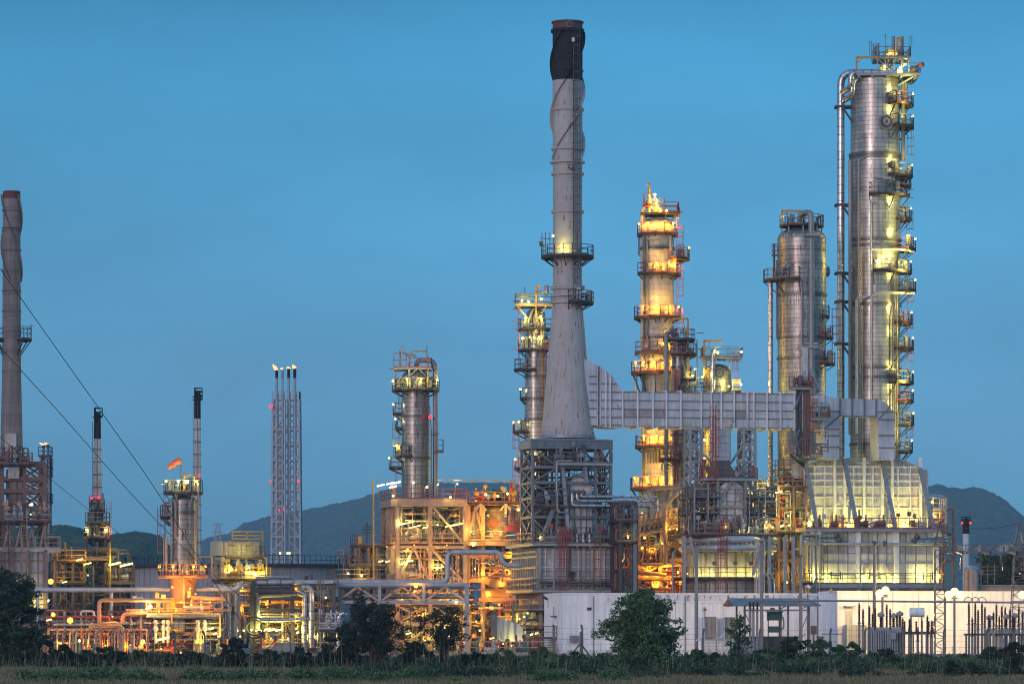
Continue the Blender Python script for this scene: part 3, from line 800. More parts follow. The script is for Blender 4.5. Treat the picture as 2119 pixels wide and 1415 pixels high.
# small pipes down the face
def tpipe(root, pts, rpx, m='pipe', n=8, off=None, name='pipe', bend=2.0):
    mb = MB(); mb.pipe([Pf(*p) for p in pts], S(rpx,Y), n, bend, 4); return part(root, name, mb, M[m])
o_ = r_+0.35
tpipe(T, [(1797,1000,o_),(1797,425,o_),(1812,425,o_)], 2.0, 'pipel')
tpipe(T, [(1888,610,2.2),(1812,610,o_),(1798,618,o_),(1768,622,2.6),(1768,900,2.6)], 3.0, 'pipel')
tpipe(T, [(1795,521,o_),(1870,521,o_-0.6),(1888,525,1.8)], 2.6, 'pipel')
tpipe(T, [(1757,900,1.6),(1757,335,1.6)], 4.2, 'pipe')
tpipe(T, [(1773,940,2.4),(1773,335,2.4),(1790,330,2.6)], 1.6, 'pipe')
tpipe(T, [(1777,940,2.45),(1777,640,2.45)], 1.3, 'pipe'); tpipe(T, [(1781,940,2.5),(1781,640,2.5)], 1.3, 'pipe')
tpipe(T, [(1866,335,1.5),(1866,170,1.5)], 4.0, 'piped')
tpipe(T, [(1872,210,1.6),(1872,170,1.6)], 2.5, 'piped')
tpipe(T, [(1803,374,o_+.3),(1846,376,o_)], 2.6, 'pipel')
tpipe(T, [(1848,575,o_-0.5),(1848,640,o_-0.5),(1843,660,o_-0.5),(1843,900,o_-0.5)], 1.5, 'piped')
tpipe(T, [(1852,575,o_-0.6),(1852,1000,o_-0.8)], 1.3, 'piped')
nozzle(T, cx, cy, r_, -73, Z(259,Y), S(16,Y), 0.35, 'clad', 'pipe')
nozzle(T, cx, cy, r_, -52, Z(345,Y), S(9,Y), 0.35, 'clad', 'pipe'); nozzle(T, cx, cy, r_, -56, Z(204,Y), S(8,Y), 0.35, 'clad', 'pipe')
nozzle(T, cx, cy, r_, -58, Z(773,Y), S(8,Y), 0.45, 'clad', 'pipe')
# balconies: row, first angle, last angle, outer radius px, lamp
for i, (y, a0, a1, ro, L) in enumerate(((216,-62,25,80,1),(262,-58,25,80,1),(363,-64,20,78,1),(383,-20,28,75,1),(404,-105,-18,74,0),(452,-40,28,76,1),(515,-40,28,85,1),
        (562,-98,8,76,1),(600,-40,24,85,1),(667,-46,24,77,1),(720,-46,24,80,1),(790,-62,24,80,1),(828,-40,24,80,1),(875,-28,24,81,1),(931,-28,24,78,1))):
    platform(T, cx, cy, Z(y+2,Y), r_+0.05, S(ro,Y), a0, a1, brk=1.5, rail='rail' if i % 3 else 'red', lamps=(((-14,'W',0,1.1),) if L else ()), kit=5 if i % 2 else 3, seed=i, thick=0.22)
    if L: light(T, (cx+r_*0.86+0.8, cy-r_*0.72-1.4, Z(y+6,Y)+2.0), YG, 620 if i not in (3,) else 150, 0.2)
for y, a in ((556,-84),(548,-70)): lamp(T, (cx+(r_+0.7)*math.cos(R(a)), cy+(r_+0.7)*math.sin(R(a)), Z(y,Y)), 'Y', 330, 0.16, off=(0,-0.3,0.6))
zz = [946,875,828,790,720,667,600,562,515,452,404,363,262,216,166]
for i, (a, b) in enumerate(zip(zz, zz[1:])): lad(T, cx, cy, S(66,Y), -8 if i % 2 else 6, Z(a,Y), Z(b,Y), 'rail' if i > 5 else 'red')
for y in (165,170): pass

# ---------------- column with the round top left of it
Y = 414.0
C2, cx, cy = column('wide column with rounded top and a grey pipe down its front', 1659, Y,
                    [(50,1020),(50,800),(50,612),(50.5,611),(50.5,495)], mat_='clad2', doml=0.5, seam=((50.5,611),(50,742),(50,700)))
r_ = S(50.5, Y)
tpipe(C2, [(1654,468,0.6),(1654,444,0.9),(1675.5,444,2.2),(1675.5,1010,2.9)], 6.4, 'pipe', 14, name='overhead_pipe', bend=1.7)
platform(C2, cx, cy, Z(467,Y), 0.1, S(46,Y), 0, 360, brk=0, lamps=((200,'W',60,0.9),), kit=6, seed=3)
mb = MB()
for a in range(0,360,45): mb.beam((cx+S(42,Y)*math.cos(R(a)), cy+S(42,Y)*math.sin(R(a)), Z(468,Y)), (cx+S(40,Y)*math.cos(R(a)), cy+S(40,Y)*math.sin(R(a)), Z(488,Y)), 0.14)
part(C2, 'deck_legs', mb, M['steel'])
davit(C2, Pf(1616.5,467,1.2), S(28,Y), S(40,Y), 'yellow')
mb = MB(); mb.beam(Pf(1697,467,0.5), Pf(1697,450,0.5), 0.1); mb.box(X(1694,Y), X(1699,Y), Y-0.8, Y-0.4, Z(453,Y), Z(447,Y)); part(C2, 'windsock_box', mb, M['red'])
platform(C2, cx, cy, Z(580,Y), r_, S(80,Y), 175, 262, brk=1.4, kit=4, seed=5, thick=0.25)
tpipe(C2, [(1594,1010,0.2),(1594,582,0.2)], 5.0, 'pipeclad', 12); tpipe(C2, [(1601,578,0.5),(1601,505,0.5)], 2.6, 'piped'); tpipe(C2, [(1606,700,1.0),(1606,540,1.0)], 1.6, 'piped')
mb = MB(); mb.rail([Pf(1596,530,1.0), Pf(1607,530,1.0)], 1.0, 0.06); mb.box(X(1596,Y), X(1608,Y), Y-1.4, Y-0.4, Z(531,Y), Z(529,Y)); mb.rail([Pf(1596,522,1.0), Pf(1607,522,1.0)], 0.8, 0.05); part(C2, 'landing', mb, M['rail'])
tpipe(C2, [(1624,584,r_+0.3),(1655,584,r_+0.3),(1655,900,r_+0.3)], 2.2, 'pipe')
tpipe(C2, [(1620,560,r_),(1620,553,r_+0.5),(1626,549,r_+0.5)], 2.5, 'pipel')
nozzle(C2, cx, cy, r_, 12, Z(561,Y), S(11,Y), 0.25, 'clad2', 'pipe'); nozzle(C2, cx, cy, r_-0.2, -150, Z(563,Y), S(10,Y), 0.2, 'clad2', 'pipe')
for y, ro in ((698,66),(752,70)): platform(C2, cx, cy, Z(y,Y), r_, S(ro,Y), -45, 40, rail='red', brk=0.8, kit=2, seed=y)
platform(C2, cx, cy, Z(655,Y), r_, S(58,Y), -40, 40, rail='rail', brk=0.6)
lad(C2, cx, cy, S(63,Y), -10, Z(752,Y), Z(640,Y), 'red')
for y in (520, 548): 
    mb = MB(); mb.arc(cx, cy, Z(y,Y), Z(y-1.5,Y), r_, r_+0.05, 0, 360, 36); part(C2, 'band', mb, M['steeld'])
mb = MB(); mb.beam(Pf(1664,492,r_+0.1), Pf(1688,492,r_+0.1), 0.2); mb.beam(Pf(1664,492,r_+0.5), Pf(1688,492,r_+0.5), 0.2); part(C2, 'pipe_bracket', mb, M['steel'])
mb = MB(); mb.beam(Pf(1664,715,r_+0.1), Pf(1688,715,r_+0.1), 0.2); mb.beam(Pf(1664,722,r_+0.5), Pf(1688,722,r_+0.5), 0.2); part(C2, 'pipe_bracket', mb, M['steel'])

# ---------------- orange-lit column
Y = 418.0
C3, cx, cy = column('column lit bright orange with dark ring decks, right of the tallest chimney', 1360.5, Y,
                    [(41,1080),(38,1010),(33,985),(33,780),(34.5,730),(34.5,470)], mat_='cream', doml=0.6, seam=((34.5,515),(34.5,700)))
r_ = S(34.5, Y)
Pf = lambda px, py, off=0.0: Vector((X(px,Y), Y-off, Z(py,Y)))
def ringp(root, y, r0, r1, ls, rail='red', a=(0,360), **k):
    platform(root, cx, cy, Z(y,Y), r0, r1, a[0], a[1], rail=rail, brk=k.pop('brk',0.7), lamps=ls, **k)
o1 = r_+S(14,Y)
ringp(C3, 484, r_-0.5, S(43,Y), ((-120,'A',460,1.0),(-80,'A',600,1.0),(-40,'A',420,1.0),(-160,'A',180,1.0)), kit=12, seed=2, thick=0.4)
ringp(C3, 567, r_, S(49,Y), ((-95,'A',460,1.0),(-45,'A',460,1.0),(-62,'A',250,1.0)), kit=9, a=(-150,30), seed=3, thick=0.4)
ringp(C3, 656, r_, S(49,Y), ((-130,'A',460,1.0),(-95,'A',560,1.0),(-60,'A',520,1.0),(-25,'A',160,1.0)), kit=10, seed=4, thick=0.4)
ringp(C3, 729, r_, S(47,Y), ((-60,'A',420,0.9),(-40,'A',200,1.0)), kit=5, seed=5, thick=0.5, a=(180,400))
ringp(C3, 770, r_-0.1, S(55,Y), ((-150,'A',300,0.9),(-100,'A',520,0.9),(-60,'A',520,0.9),(-125,'A',420,0.9)), kit=8, seed=6, thick=0.4, brk=3.0)
ringp(C3, 923, S(33,Y), S(47,Y), ((-130,'A',420,1.0),(-95,'A',520,1.0),(-65,'A',420,1.0)), kit=9, seed=7, thick=0.4)
ringp(C3, 1009, S(38,Y), S(57,Y), ((-150,'A',420,1.0),(-115,'A',620,1.0),(-80,'A',620,1.0),(-60,'A',400,1.0)), kit=14, seed=8, thick=0.4, brk=1.6)
ringp(C3, 536, r_+0.3, S(67,Y), ((0,'A',160,1.2),), a=(-55,30), kit=3, seed=9)
for k_, (a, b) in enumerate(((568,484),(656,568),(729,657),(484,445))): lad(C3, cx, cy, r_+0.5, -25, Z(a,Y), Z(b,Y), 'red')
# crown on the dome
mb = MB(); mb.box(X(1325,Y), X(1403,Y), Y-1.8, Y+1.8, Z(446,Y), Z(443,Y)); mb.beam(Pf(1330,445,1.5), Pf(1345,468,1.0), 0.12); mb.beam(Pf(1380,445,1.5), Pf(1365,468,1.0), 0.12); mb.beam(Pf(1400,445,1.5), Pf(1388,460,1.0), 0.12)
d = part(C3, 'top_deck', mb, M['deck'])
mb = MB(); mb.rail([Pf(1372,443,1.8), Pf(1403,443,1.8), Pf(1403,443,-1.8), Pf(1330,443,-1.8)], 1.1, 0.07); mb.rail([Pf(1331,429,1.0), Pf(1354,429,1.0)], 1.3, 0.07); mb.box(X(1330,Y), X(1356,Y), Y-1.2, Y+0.6, Z(430,Y), Z(428,Y)); mb.rail([Pf(1332,443,1.5), Pf(1332,415,1.5)], 0.1, 0.08)
part(d, 'railing', mb, M['red'])
mb = MB(); mb.pipe([Pf(1330,760,0.6), Pf(1330,425,0.2), Pf(1360,408,0.2), Pf(1368,440,0.2)], S(5,Y), 12, 4); part(C3, 'overhead_pipe', mb, M['cream'])
mb = MB(); mb.pipe([Pf(1343,445,0.8), Pf(1343,384,0.8), Pf(1338,383,0.8)], S(2.6,Y), 8); mb.ball(Pf(1343,420,0.8), 0.35, 8); mb.ball(Pf(1343,403,0.8), 0.25, 8); part(C3, 'relief_valve', mb, M['yellow'])
mb = MB(); mb.ball(Pf(1357,428,0.2), S(11,Y), 14, 1.2); part(C3, 'top_fitting', mb, M['cream'])
for x, y, pw in ((1354,407,240),(1347,433,300),(1362,436,320),(1378,440,100)): lamp(C3, Pf(x,y,1.9), 'A' if y > 410 else 'W', pw, 0.22, off=(0,0.4,-0.3))
mb = MB(); mb.beam(Pf(1374,443,1.2), Pf(1374,413,1.2), 0.12); mb.beam(Pf(1374,413,1.2), Pf(1364,413,1.2), 0.12); part(C3, 'davit', mb, M['steelr'])
mb = MB(); mb.beam(Pf(1403,443,1.2), Pf(1403,431,1.2), 0.1); mb.pipe([Pf(1398,450,1.2), Pf(1405,455,1.2), Pf(1405,432,1.2), Pf(1398,432,1.2)], 0.08, 6); part(C3, 'crane_hook', mb, M['rail'])
tpipe(C3, [(1322,530,0.3),(1322,490,0.3)], 1.5, 'piped'); tpipe(C3, [(1332,760,r_*0.85),(1332,490,r_*0.85)], 2.6, 'piped'); tpipe(C3, [(1338,760,r_*0.95),(1338,490,r_*0.95)], 2.0, 'pipe')
tpipe(C3, [(1386,568,r_*0.8),(1386,490,r_*0.8)], 3.0, 'cream'); tpipe(C3, [(1338,498,r_+.2),(1372,498,r_+.2),(1374,488,r_+.2)], 1.2, 'pipel')
tpipe(C3, [(1345,683,r_+.2),(1371,681,r_+.2),(1371,662,r_+.2)], 1.4, 'pipel'); tpipe(C3, [(1346,520,r_+.15),(1375,520,r_+.15)], 1.2, 'pipe')
tpipe(C3, [(1316,820,0.2),(1316,775,0.2)], 3.0, 'cream')
tpipe(C3, [(1331,1000,r_*.8),(1331,775,r_*.8)], 2.8, 'piped')
for i in range(6): tpipe(C3, [(1333+i*6,960,r_+.1),(1333+i*6,940-i*2,r_+.3),(1336+i*6,932,r_+.3)], 1.3, 'piped')

# ---------------- slim twin beside it
Y = 411.0
C4, cx, cy = column('slim silver column with dark balconies, touching the orange-lit column on its right', 1405, Y,
                    [(15.5,1090),(15.5,800),(16.5,719)], mat_='clad2', doml=0.9, seam=((17,760),(16.5,900)))
r_ = S(16.5, Y)
mb = MB(); mb.pipe([Pf(1401,705,0), Pf(1401,688,0), Pf(1378,688,1.0), Pf(1378,1090,1.2)], S(4.6,Y), 12, 2.6, 6); part(C4, 'overhead_pipe', mb, M['pipe'])
ringp(C4, 703, r_*0.3, S(34,Y), (), a=(-180,60), rail='rail', kit=5, seed=31); ringp(C4, 733, r_, S(38,Y), (), a=(-120,45), rail='red', kit=5, seed=32)
ringp(C4, 783, r_, S(36,Y), ((0,'Y',80,1.0),), a=(-80,45), rail='rail', kit=5, seed=33); ringp(C4, 950, r_, S(42,Y), (), a=(-200,20), rail='red', kit=9, seed=34); ringp(C4, 820, r_, S(36,Y), (), a=(-90,20), rail='rail', kit=4, seed=35)
nozzle(C4, cx, cy, r_, -68, Z(726,Y), S(6,Y), 0.3, 'clad2', 'piped'); nozzle(C4, cx, cy, r_, -62, Z(798,Y), S(8,Y), 0.4, 'clad2', 'piped')
davit(C4, Pf(1423,800,1.0), S(139,Y), S(32,Y), 'yellow', (-1,0,0))
for a, b in ((733,703),(783,733),(820,783),(950,820)): lad(C4, cx, cy, r_+1.1, -15, Z(a,Y), Z(b,Y), 'rail')
for x in (1395,1401): 
    mb = MB(); mb.tube([Pf(x,1000,r_+.2), Pf(x,765,r_+.2)], S(2,Y), 8); part(C4, 'riser', mb, M['red'])
tpipe(C4, [(1381,960,2.0),(1368,960,2.2),(1368,975,2.2),(1381,975,2.0)], 1.5, 'pipel')
lamp(C4, Pf(1432,779,1.2), 'Y', 200, 0.2)

# ---------------- round-headed drum with yellow davit
Y = 416.0
C5, cx, cy = column('squat silver vessel with a round manhole, seen above the long duct', 1484, Y,
                    [(28.5,990),(28.5,770)], mat_='clad2', doml=0.6, name='pressure_vessel', seam=((28.5,800),))
r_ = S(28.5, Y)
mb = MB(); mb.pipe([Pf(1480,745,r_*.5), Pf(1480,728,1.2), Pf(1473,728,r_+.5), Pf(1473,990,r_+.5)], S(5.2,Y), 14, 2.2, 5); part(C5, 'overhead_pipe', mb, M['pipeclad'])
mb = MB(); mb.box(X(1452,Y), X(1534,Y), Y-1.9, Y+1.9, Z(744,Y), Z(741,Y)); 
for x in (1460,1508): mb.beam(Pf(x,744,1.6), Pf(x,765,1.2), 0.14)
mb.beam(Pf(1500,745,1.6), Pf(1532,745,1.6), 0.3)
d = part(C5, 'top_deck', mb, M['steel']); mb = MB(); mb.rail([Pf(1452,741,1.9), Pf(1534,741,1.9), Pf(1534,741,-1.9), Pf(1452,741,-1.9)], 1.1, 0.06, closed=True); part(d, 'railing', mb, M['rail'])
nozzle(C5, cx, cy, r_, -86, Z(774,Y), S(12,Y), 0.3, 'clad2', 'pipe')
davit(C5, Pf(1455,780,1.9), S(72,Y), S(38,Y), 'yellow')
mb = MB(); mb.box(X(1512,Y), X(1532,Y), Y-1.6, Y+0.6, Z(812,Y), Z(809,Y)); d = part(C5, 'side_deck', mb, M['deck']); mb = MB(); mb.rail([Pf(1514,809,1.6), Pf(1531,809,1.6)], 1.1, 0.06); mb.rail([Pf(1514,795,1.6), Pf(1531,795,1.6)], 0.4, 0.05); part(d, 'railing', mb, M['yellow'])
mb = MB(); mb.ladder(X(1520,Y), Y-1.2, Z(809,Y), Z(744,Y)); part(C5, 'ladder', mb, M['red'])
for x, y, k, pw in ((1483,733,'Y',120),(1532,731,'W',60),(1531,798,'W',70),(1452,782,'Y',160),(1506,802,'Y',380),(1456,950,'Y',420),(1456,912,'Y',300)): lamp(C5, Pf(x,y,r_*0.9+.8), k, pw, 0.2, off=(0,-.1,.3))
mb = MB()
for i in range(5): mb.rail([Pf(1438+i*4,812,1.2), Pf(1450+i*4,812,1.2)], 1.0, 0.05)
mb.pipe([Pf(1425,795,1.0), Pf(1440,795,1.0), Pf(1440,783,1.0), Pf(1456,783,1.0)], 0.15, 8); mb.pipe([Pf(1430,806,1.0), Pf(1456,790,1.0)], 0.12, 8); part(C5, 'side_piping', mb, M['pipel'])

# ---------------- column behind the chimney
Y = 424.0
C6, cx, cy = column('slender column half hidden behind the left edge of the tallest chimney', 1109, Y,
                    [(24,1120),(24,910),(22.5,760),(22.5,724),(19.5,722),(19.5,650)], mat_='clad', doml=0.6, seam=((24,920),(23,780),(22.7,826),(22.7,868)))
r_ = S(22.5, Y)
mb = MB(); mb.box(X(1066,Y), X(1142,Y), Y-2, Y+2, Z(636,Y), Z(632,Y)); mb.beam(Pf(1070,636,1.8), Pf(1092,660,1.2), 0.12); mb.beam(Pf(1130,636,1.8), Pf(1120,650,1.2), 0.12)
d = part(C6, 'top_deck', mb, M['steelp']); mb = MB(); mb.rail([Pf(1066,632,2), Pf(1142,632,2), Pf(1142,632,-2), Pf(1066,632,-2)], 1.1, 0.07, closed=True); mb.rail([Pf(1066,618,2), Pf(1100,618,2)], 0.3, 0.06); part(d, 'railing', mb, M['rail'])
for x, y in ((1080,626),(1120,622),(1094,628)): lamp(C6, Pf(x,y,2.1), 'Y', 110, 0.2)
davit(C6, Pf(1109,690,1.6), S(94,Y), S(10,Y), 'yellow')
tpipe(C6, [(1109,640,1),(1109,606,1),(1124,606,1),(1130,604,1)], 2.4, 'pipel'); tpipe(C6, [(1128,612,1),(1131,608,1),(1131,592,1)], 4.5, 'pipe'); tpipe(C6, [(1086,632,1),(1086,595,1)], 0.9, 'rail'); tpipe(C6, [(1077,632,1),(1077,606,1)], 0.9, 'rail')
tpipe(C6, [(1094,680,1.2),(1094,665,1.2),(1100,650,1.2),(1106,640,1.2)], 3.2, 'pipe')
tpipe(C6, [(1122,720,1.2),(1122,660,1.2)], 6, 'clad2', 12)
ringp(C6, 682, S(19.5,Y), S(38,Y), ((-125,'Y',230,1.2),(-75,'Y',180,1.3)), a=(-180,0), rail='rail', kit=8, seed=41, brk=0.8)
ringp(C6, 724, S(22,Y), S(38,Y), ((-140,'Y',150,1.2),(-80,'Y',300,1.3)), a=(-190,-10), rail='rail', kit=8, seed=42, brk=0.8)
ringp(C6, 765, S(22,Y), S(46,Y), (), a=(-180,-90), rail='rail', kit=2, seed=43, brk=0.8)
ringp(C6, 824, S(22,Y), S(34,Y), ((180,'W',90,1.0),), a=(-200,-150), rail='rail', seed=44, brk=0.8)
ringp(C6, 893, S(22,Y), S(48,Y), ((190,'W',110,1.0),(-140,'Y',90,1.0)), a=(-190,-130), rail='rail', kit=6, seed=45, brk=0.8)
ringp(C6, 969, S(24,Y), S(45,Y), ((190,'Y',90,1.0),), a=(-190,-130), rail='red', kit=2, seed=46, brk=0.8)
for a, b in ((682,636),(724,682),(765,724),(969,893),(1060,969)): lad(C6, cx, cy, S(36,Y), -165, Z(a,Y), Z(b,Y), 'red')
for a, b in ((893,800),(800,724)): lad(C6, cx, cy, S(29,Y), -50, Z(a,Y), Z(b,Y), 'red')
for x, y, pw in ((1092,950,450),(1092,1020,450),(1100,985,300),(1096,700,80)): lamp(C6, Pf(x,y,r_+.8), 'Y', pw, 0.16)

# ---------------- column over the pink steel structure
Y = 410.0
C7, cx, cy = column('silver column rising out of the pink steel structure, thick pipe bent over its top', 860, Y,
                    [(29,1045),(29,782)], mat_='clad2', doml=0.6, seam=((29.3,862),(29.3,948),(29,807)))
r_ = S(29, Y)
mb = MB(); mb.pipe([Pf(862,768,0), Pf(862,746,0), Pf(901,746,0.5), Pf(901,1045,0.5)], S(5.2,Y), 14, 3.6, 8); part(C7, 'overhead_pipe', mb, M['pipe'])
mb = MB(); mb.box(X(815,Y), X(894,Y), Y-1.9, Y+1.9, Z(766,Y), Z(763,Y)); mb.beam(Pf(848,786,r_), Pf(848,730,1.5), 0.2)
for x, q in ((866,848),(866,882),): mb.beam(Pf(x,764,1.9), Pf(q,780,r_), 0.12)
d = part(C7, 'top_deck', mb, M['steel']); mb = MB(); mb.rail([Pf(816,763,1.9), Pf(842,763,1.9)], 1.5, 0.07); mb.rail([Pf(850,763,1.9), Pf(894,763,1.9), Pf(894,763,-1.9)], 1.0, 0.06); part(d, 'railing', mb, M['red'])
tpipe(C7, [(835.5,716,1.5),(835.5,735,1.5),(862,738,1.2)], 3.0, 'pipel', 10, bend=3); tpipe(C7, [(829,758,1.6),(829,730,1.6),(826,729,1.6)], 1.8, 'yellow'); tpipe(C7, [(851,730,1.5),(883,728,1.5),(886,740,1.5),(886,805,1.5)], 1.4, 'yellow'); tpipe(C7, [(884,740,1.2),(884,716,1.2)], 0.9, 'rail')
tpipe(C7, [(847,780,r_),(847,742,1.6)], 2.0, 'pipel')
ringp(C7, 807, r_, S(50,Y), ((-165,'Y',120,0.9),(-110,'Y',260,1.0),(-75,'Y',220,1.0),(-20,'Y',160,1.0)), a=(-190,20), rail='rail', kit=12, seed=51, brk=0.7)
ringp(C7, 856, r_+.1, S(48,Y), ((180,'W',120,1.0),), a=(-205,-160), rail='rail', seed=52, brk=0.7)
ringp(C7, 886, r_+.1, S(43,Y), ((180,'W',160,1.0),), a=(-205,-160), rail='rail', seed=53, brk=0.7)
ringp(C7, 943, r_+.1, S(46,Y), ((-150,'Y',200,1.0),), a=(-200,-105), rail='rail', kit=7, seed=54, brk=0.7)
ringp(C7, 967, r_+.1, S(56,Y), ((185,'W',110,1.0),), a=(-205,-160), rail='rail', seed=55, brk=0.7)
mb = MB(); mb.box(X(896,Y), X(918,Y), Y-1.3, Y+0.8, Z(936,Y), Z(934,Y)); mb.rail([Pf(902,934,1.3), Pf(917,934,1.3), Pf(917,934,-0.8)], 1.2, 0.07); part(C7, 'side_deck', mb, M['rail'])
mb = MB(); mb.beam(Pf(893,900,1.0), Pf(909,898,1.0), 0.15); mb.beam(Pf(893,890,1), Pf(893,1045,1), 0.15); mb.beam(Pf(889,840,1), Pf(893,890,1), 0.1); part(C7, 'pipe_support', mb, M['rail'])
for a, b in ((807,765),(1000,967)): lad(C7, cx, cy, S(41,Y), -165, Z(a,Y), Z(b,Y), 'red')
for a, b in ((856,815),(967,890)): lad(C7, cx, cy, S(36,Y), -160, Z(a,Y), Z(b,Y), 'rail')
nozzle(C7, cx, cy, r_, -80, Z(793,Y), S(8,Y), 0.2, 'clad', 'pipe'); nozzle(C7, cx, cy, r_, -155, Z(790,Y), S(7,Y), 0.2, 'clad', 'yellow'); nozzle(C7, cx, cy, r_, -145, Z(927,Y), S(7,Y), 0.4, 'clad', 'yellow')
lamp(C7, Pf(891,864,1.5), 'R', 10, 0.22)
mb = MB(); mb.pipe([Pf(882,1045,r_*0.7), Pf(882,780,r_*0.7)], 0.08, 6); mb.pipe([Pf(875,1045,r_*0.9), Pf(875,800,r_*0.9)], 0.05, 6); part(C7, 'conduit', mb, M['piped'])

# ---------------- small column on the orange skirt
Y = 372.0
C8, cx, cy = column('short silver column on an orange lit skirt, below the windsock', 379, Y,
                    [(27,1190),(26,1185),(26,1034)], mat_='clad2', doml=0.35, seam=((26.3,1060),(26.3,1176)))
r_ = S(26, Y)
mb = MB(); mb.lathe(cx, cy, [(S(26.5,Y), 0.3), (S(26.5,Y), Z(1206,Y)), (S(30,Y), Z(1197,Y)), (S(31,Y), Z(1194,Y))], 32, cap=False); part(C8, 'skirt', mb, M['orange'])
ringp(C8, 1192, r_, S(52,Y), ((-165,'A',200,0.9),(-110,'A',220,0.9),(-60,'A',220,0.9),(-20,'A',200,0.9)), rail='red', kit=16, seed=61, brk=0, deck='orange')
ringp(C8, 1018, 0.2, S(41,Y), ((-150,'Y',120,1.0),(-100,'Y',180,1.0),(-40,'Y',130,1.0)), rail='rail', kit=16, seed=62, brk=0, thick=0.3)
for i in range(6):
    a = R(i*60+10); mb = MB(); mb.beam((cx+r_*math.cos(a), cy+r_*math.sin(a), Z(1040,Y)), (cx+S(38,Y)*math.cos(a), cy+S(38,Y)*math.sin(a), Z(1019,Y)), 0.12); part(C8, 'deck_bracket', mb, M['steel'])
ringp(C8, 1069, r_+.1, S(48,Y), (), a=(-215,-150), rail='red', kit=3, seed=63, brk=0.9)
tpipe(C8, [(384,1018,1.2),(384,985,1.2)], 2.8, 'yellow'); tpipe(C8, [(384,985,1.2),(384,976,1.2)], 1.6, 'red'); tpipe(C8, [(384,992,1.2),(396,982,1.2),(404,985,1.2),(404,1015,1.2)], 1.4, 'yellow')
tpipe(C8, [(411,1000,1.2),(414,1040,1.2),(408,1050,1.0),(408,1180,1.0)], 1.6, 'pipe'); tpipe(C8, [(346,1180,1.0),(346,1110,1.0)], 3, 'steelp'); tpipe(C8, [(341,1185,1.0),(341,1105,1.0)], 1.5, 'pipe')
tpipe(C8, [(366,1110,r_+.25),(366,1040,r_+.25),(360,1034,r_+.2)], 2.2, 'pipe'); tpipe(C8, [(357,1180,r_*.8),(357,1030,r_*.8)], 2.5, 'clad2')
tpipe(C8, [(384,1188,r_+.6),(384,1176,r_+.5),(380,1172,r_)], 4.4, 'pipe', 10); tpipe(C8, [(384,1260,r_+.7),(384,1188,r_+.7)], 3.0, 'orange')
lad(C8, cx, cy, S(38,Y), -165, Z(1192,Y), Z(1069,Y), 'steelr'); lad(C8, cx, cy, S(40,Y), -160, Z(1069,Y), Z(1018,Y), 'rail')
lamp(C8, Pf(390,998,1.9), 'W', 150, 0.3)
for x, y, pw in ((362,1215,330),(398,1218,330),(380,1245,380),(345,1235,200)): lamp(C8, Pf(x,y,r_+1.6), 'O', pw, 0.16)
# ================================================================== steel frames, furnaces, ducts
SN, CS = math.sin(TH), math.cos(TH)
def prism(mb, poly, y0, y1):
    """poly: (x, z) outline, extruded from y0 to y1"""
    b = len(mb.v); n = len(poly)
    mb.v += [(x, y0, z) for x, z in poly] + [(x, y1, z) for x, z in poly]
    mb.face([b+i for i in range(n)]); mb.face([b+n+i for i in range(n)][::-1])
    for i in range(n):
        j = (i+1) % n; mb.face([b+j, b+i, b+n+i, b+n+j])
    return mb
class G:
    """local frame of a turned structure whose nearest corner stands at photo column px0, Y metres away"""
    def __init__(s, name, label, cat, px0, Y, rot=TH, group=None):
        s.Y = Y; s.px0 = px0; s.rot = rot; s.c = math.cos(rot); s.s = math.sin(rot)
        s.root = thing(name, label, cat, (X(px0, Y), Y, 0), rot, group)
    def x(s, px, b=0.0): return ((px-s.px0)*s.Y/F + b*s.s)/s.c
    def z(s, py, b=0.0): return Z(py, s.Y + b)
    def p(s, px, py, b=0.0): return Vector((s.x(px, b), b, s.z(py)))
    def w(s, px, py, b=0.0): return ROOTM[s.root.name] @ s.p(px, py, b)
    def part(s, name, mb, m, par=None, **k): return part(par or s.root, name, mb, M[m], world=False, **k)
    def pipe(s, pts, rpx, m='pipe', n=8, name='pipe', bend=2.2):
        mb = MB(); mb.pipe([s.p(*q) for q in pts], S(rpx, s.Y), n, bend, 4); return s.part(name, mb, m)
    def lamp(s, px, py, b=0.0, kind='Y', power=250, size=0.15, off=(0,-0.35,0.15), long=0.0): return lamp(s.root, s.w(px, py, b), kind, power, size, off, long)

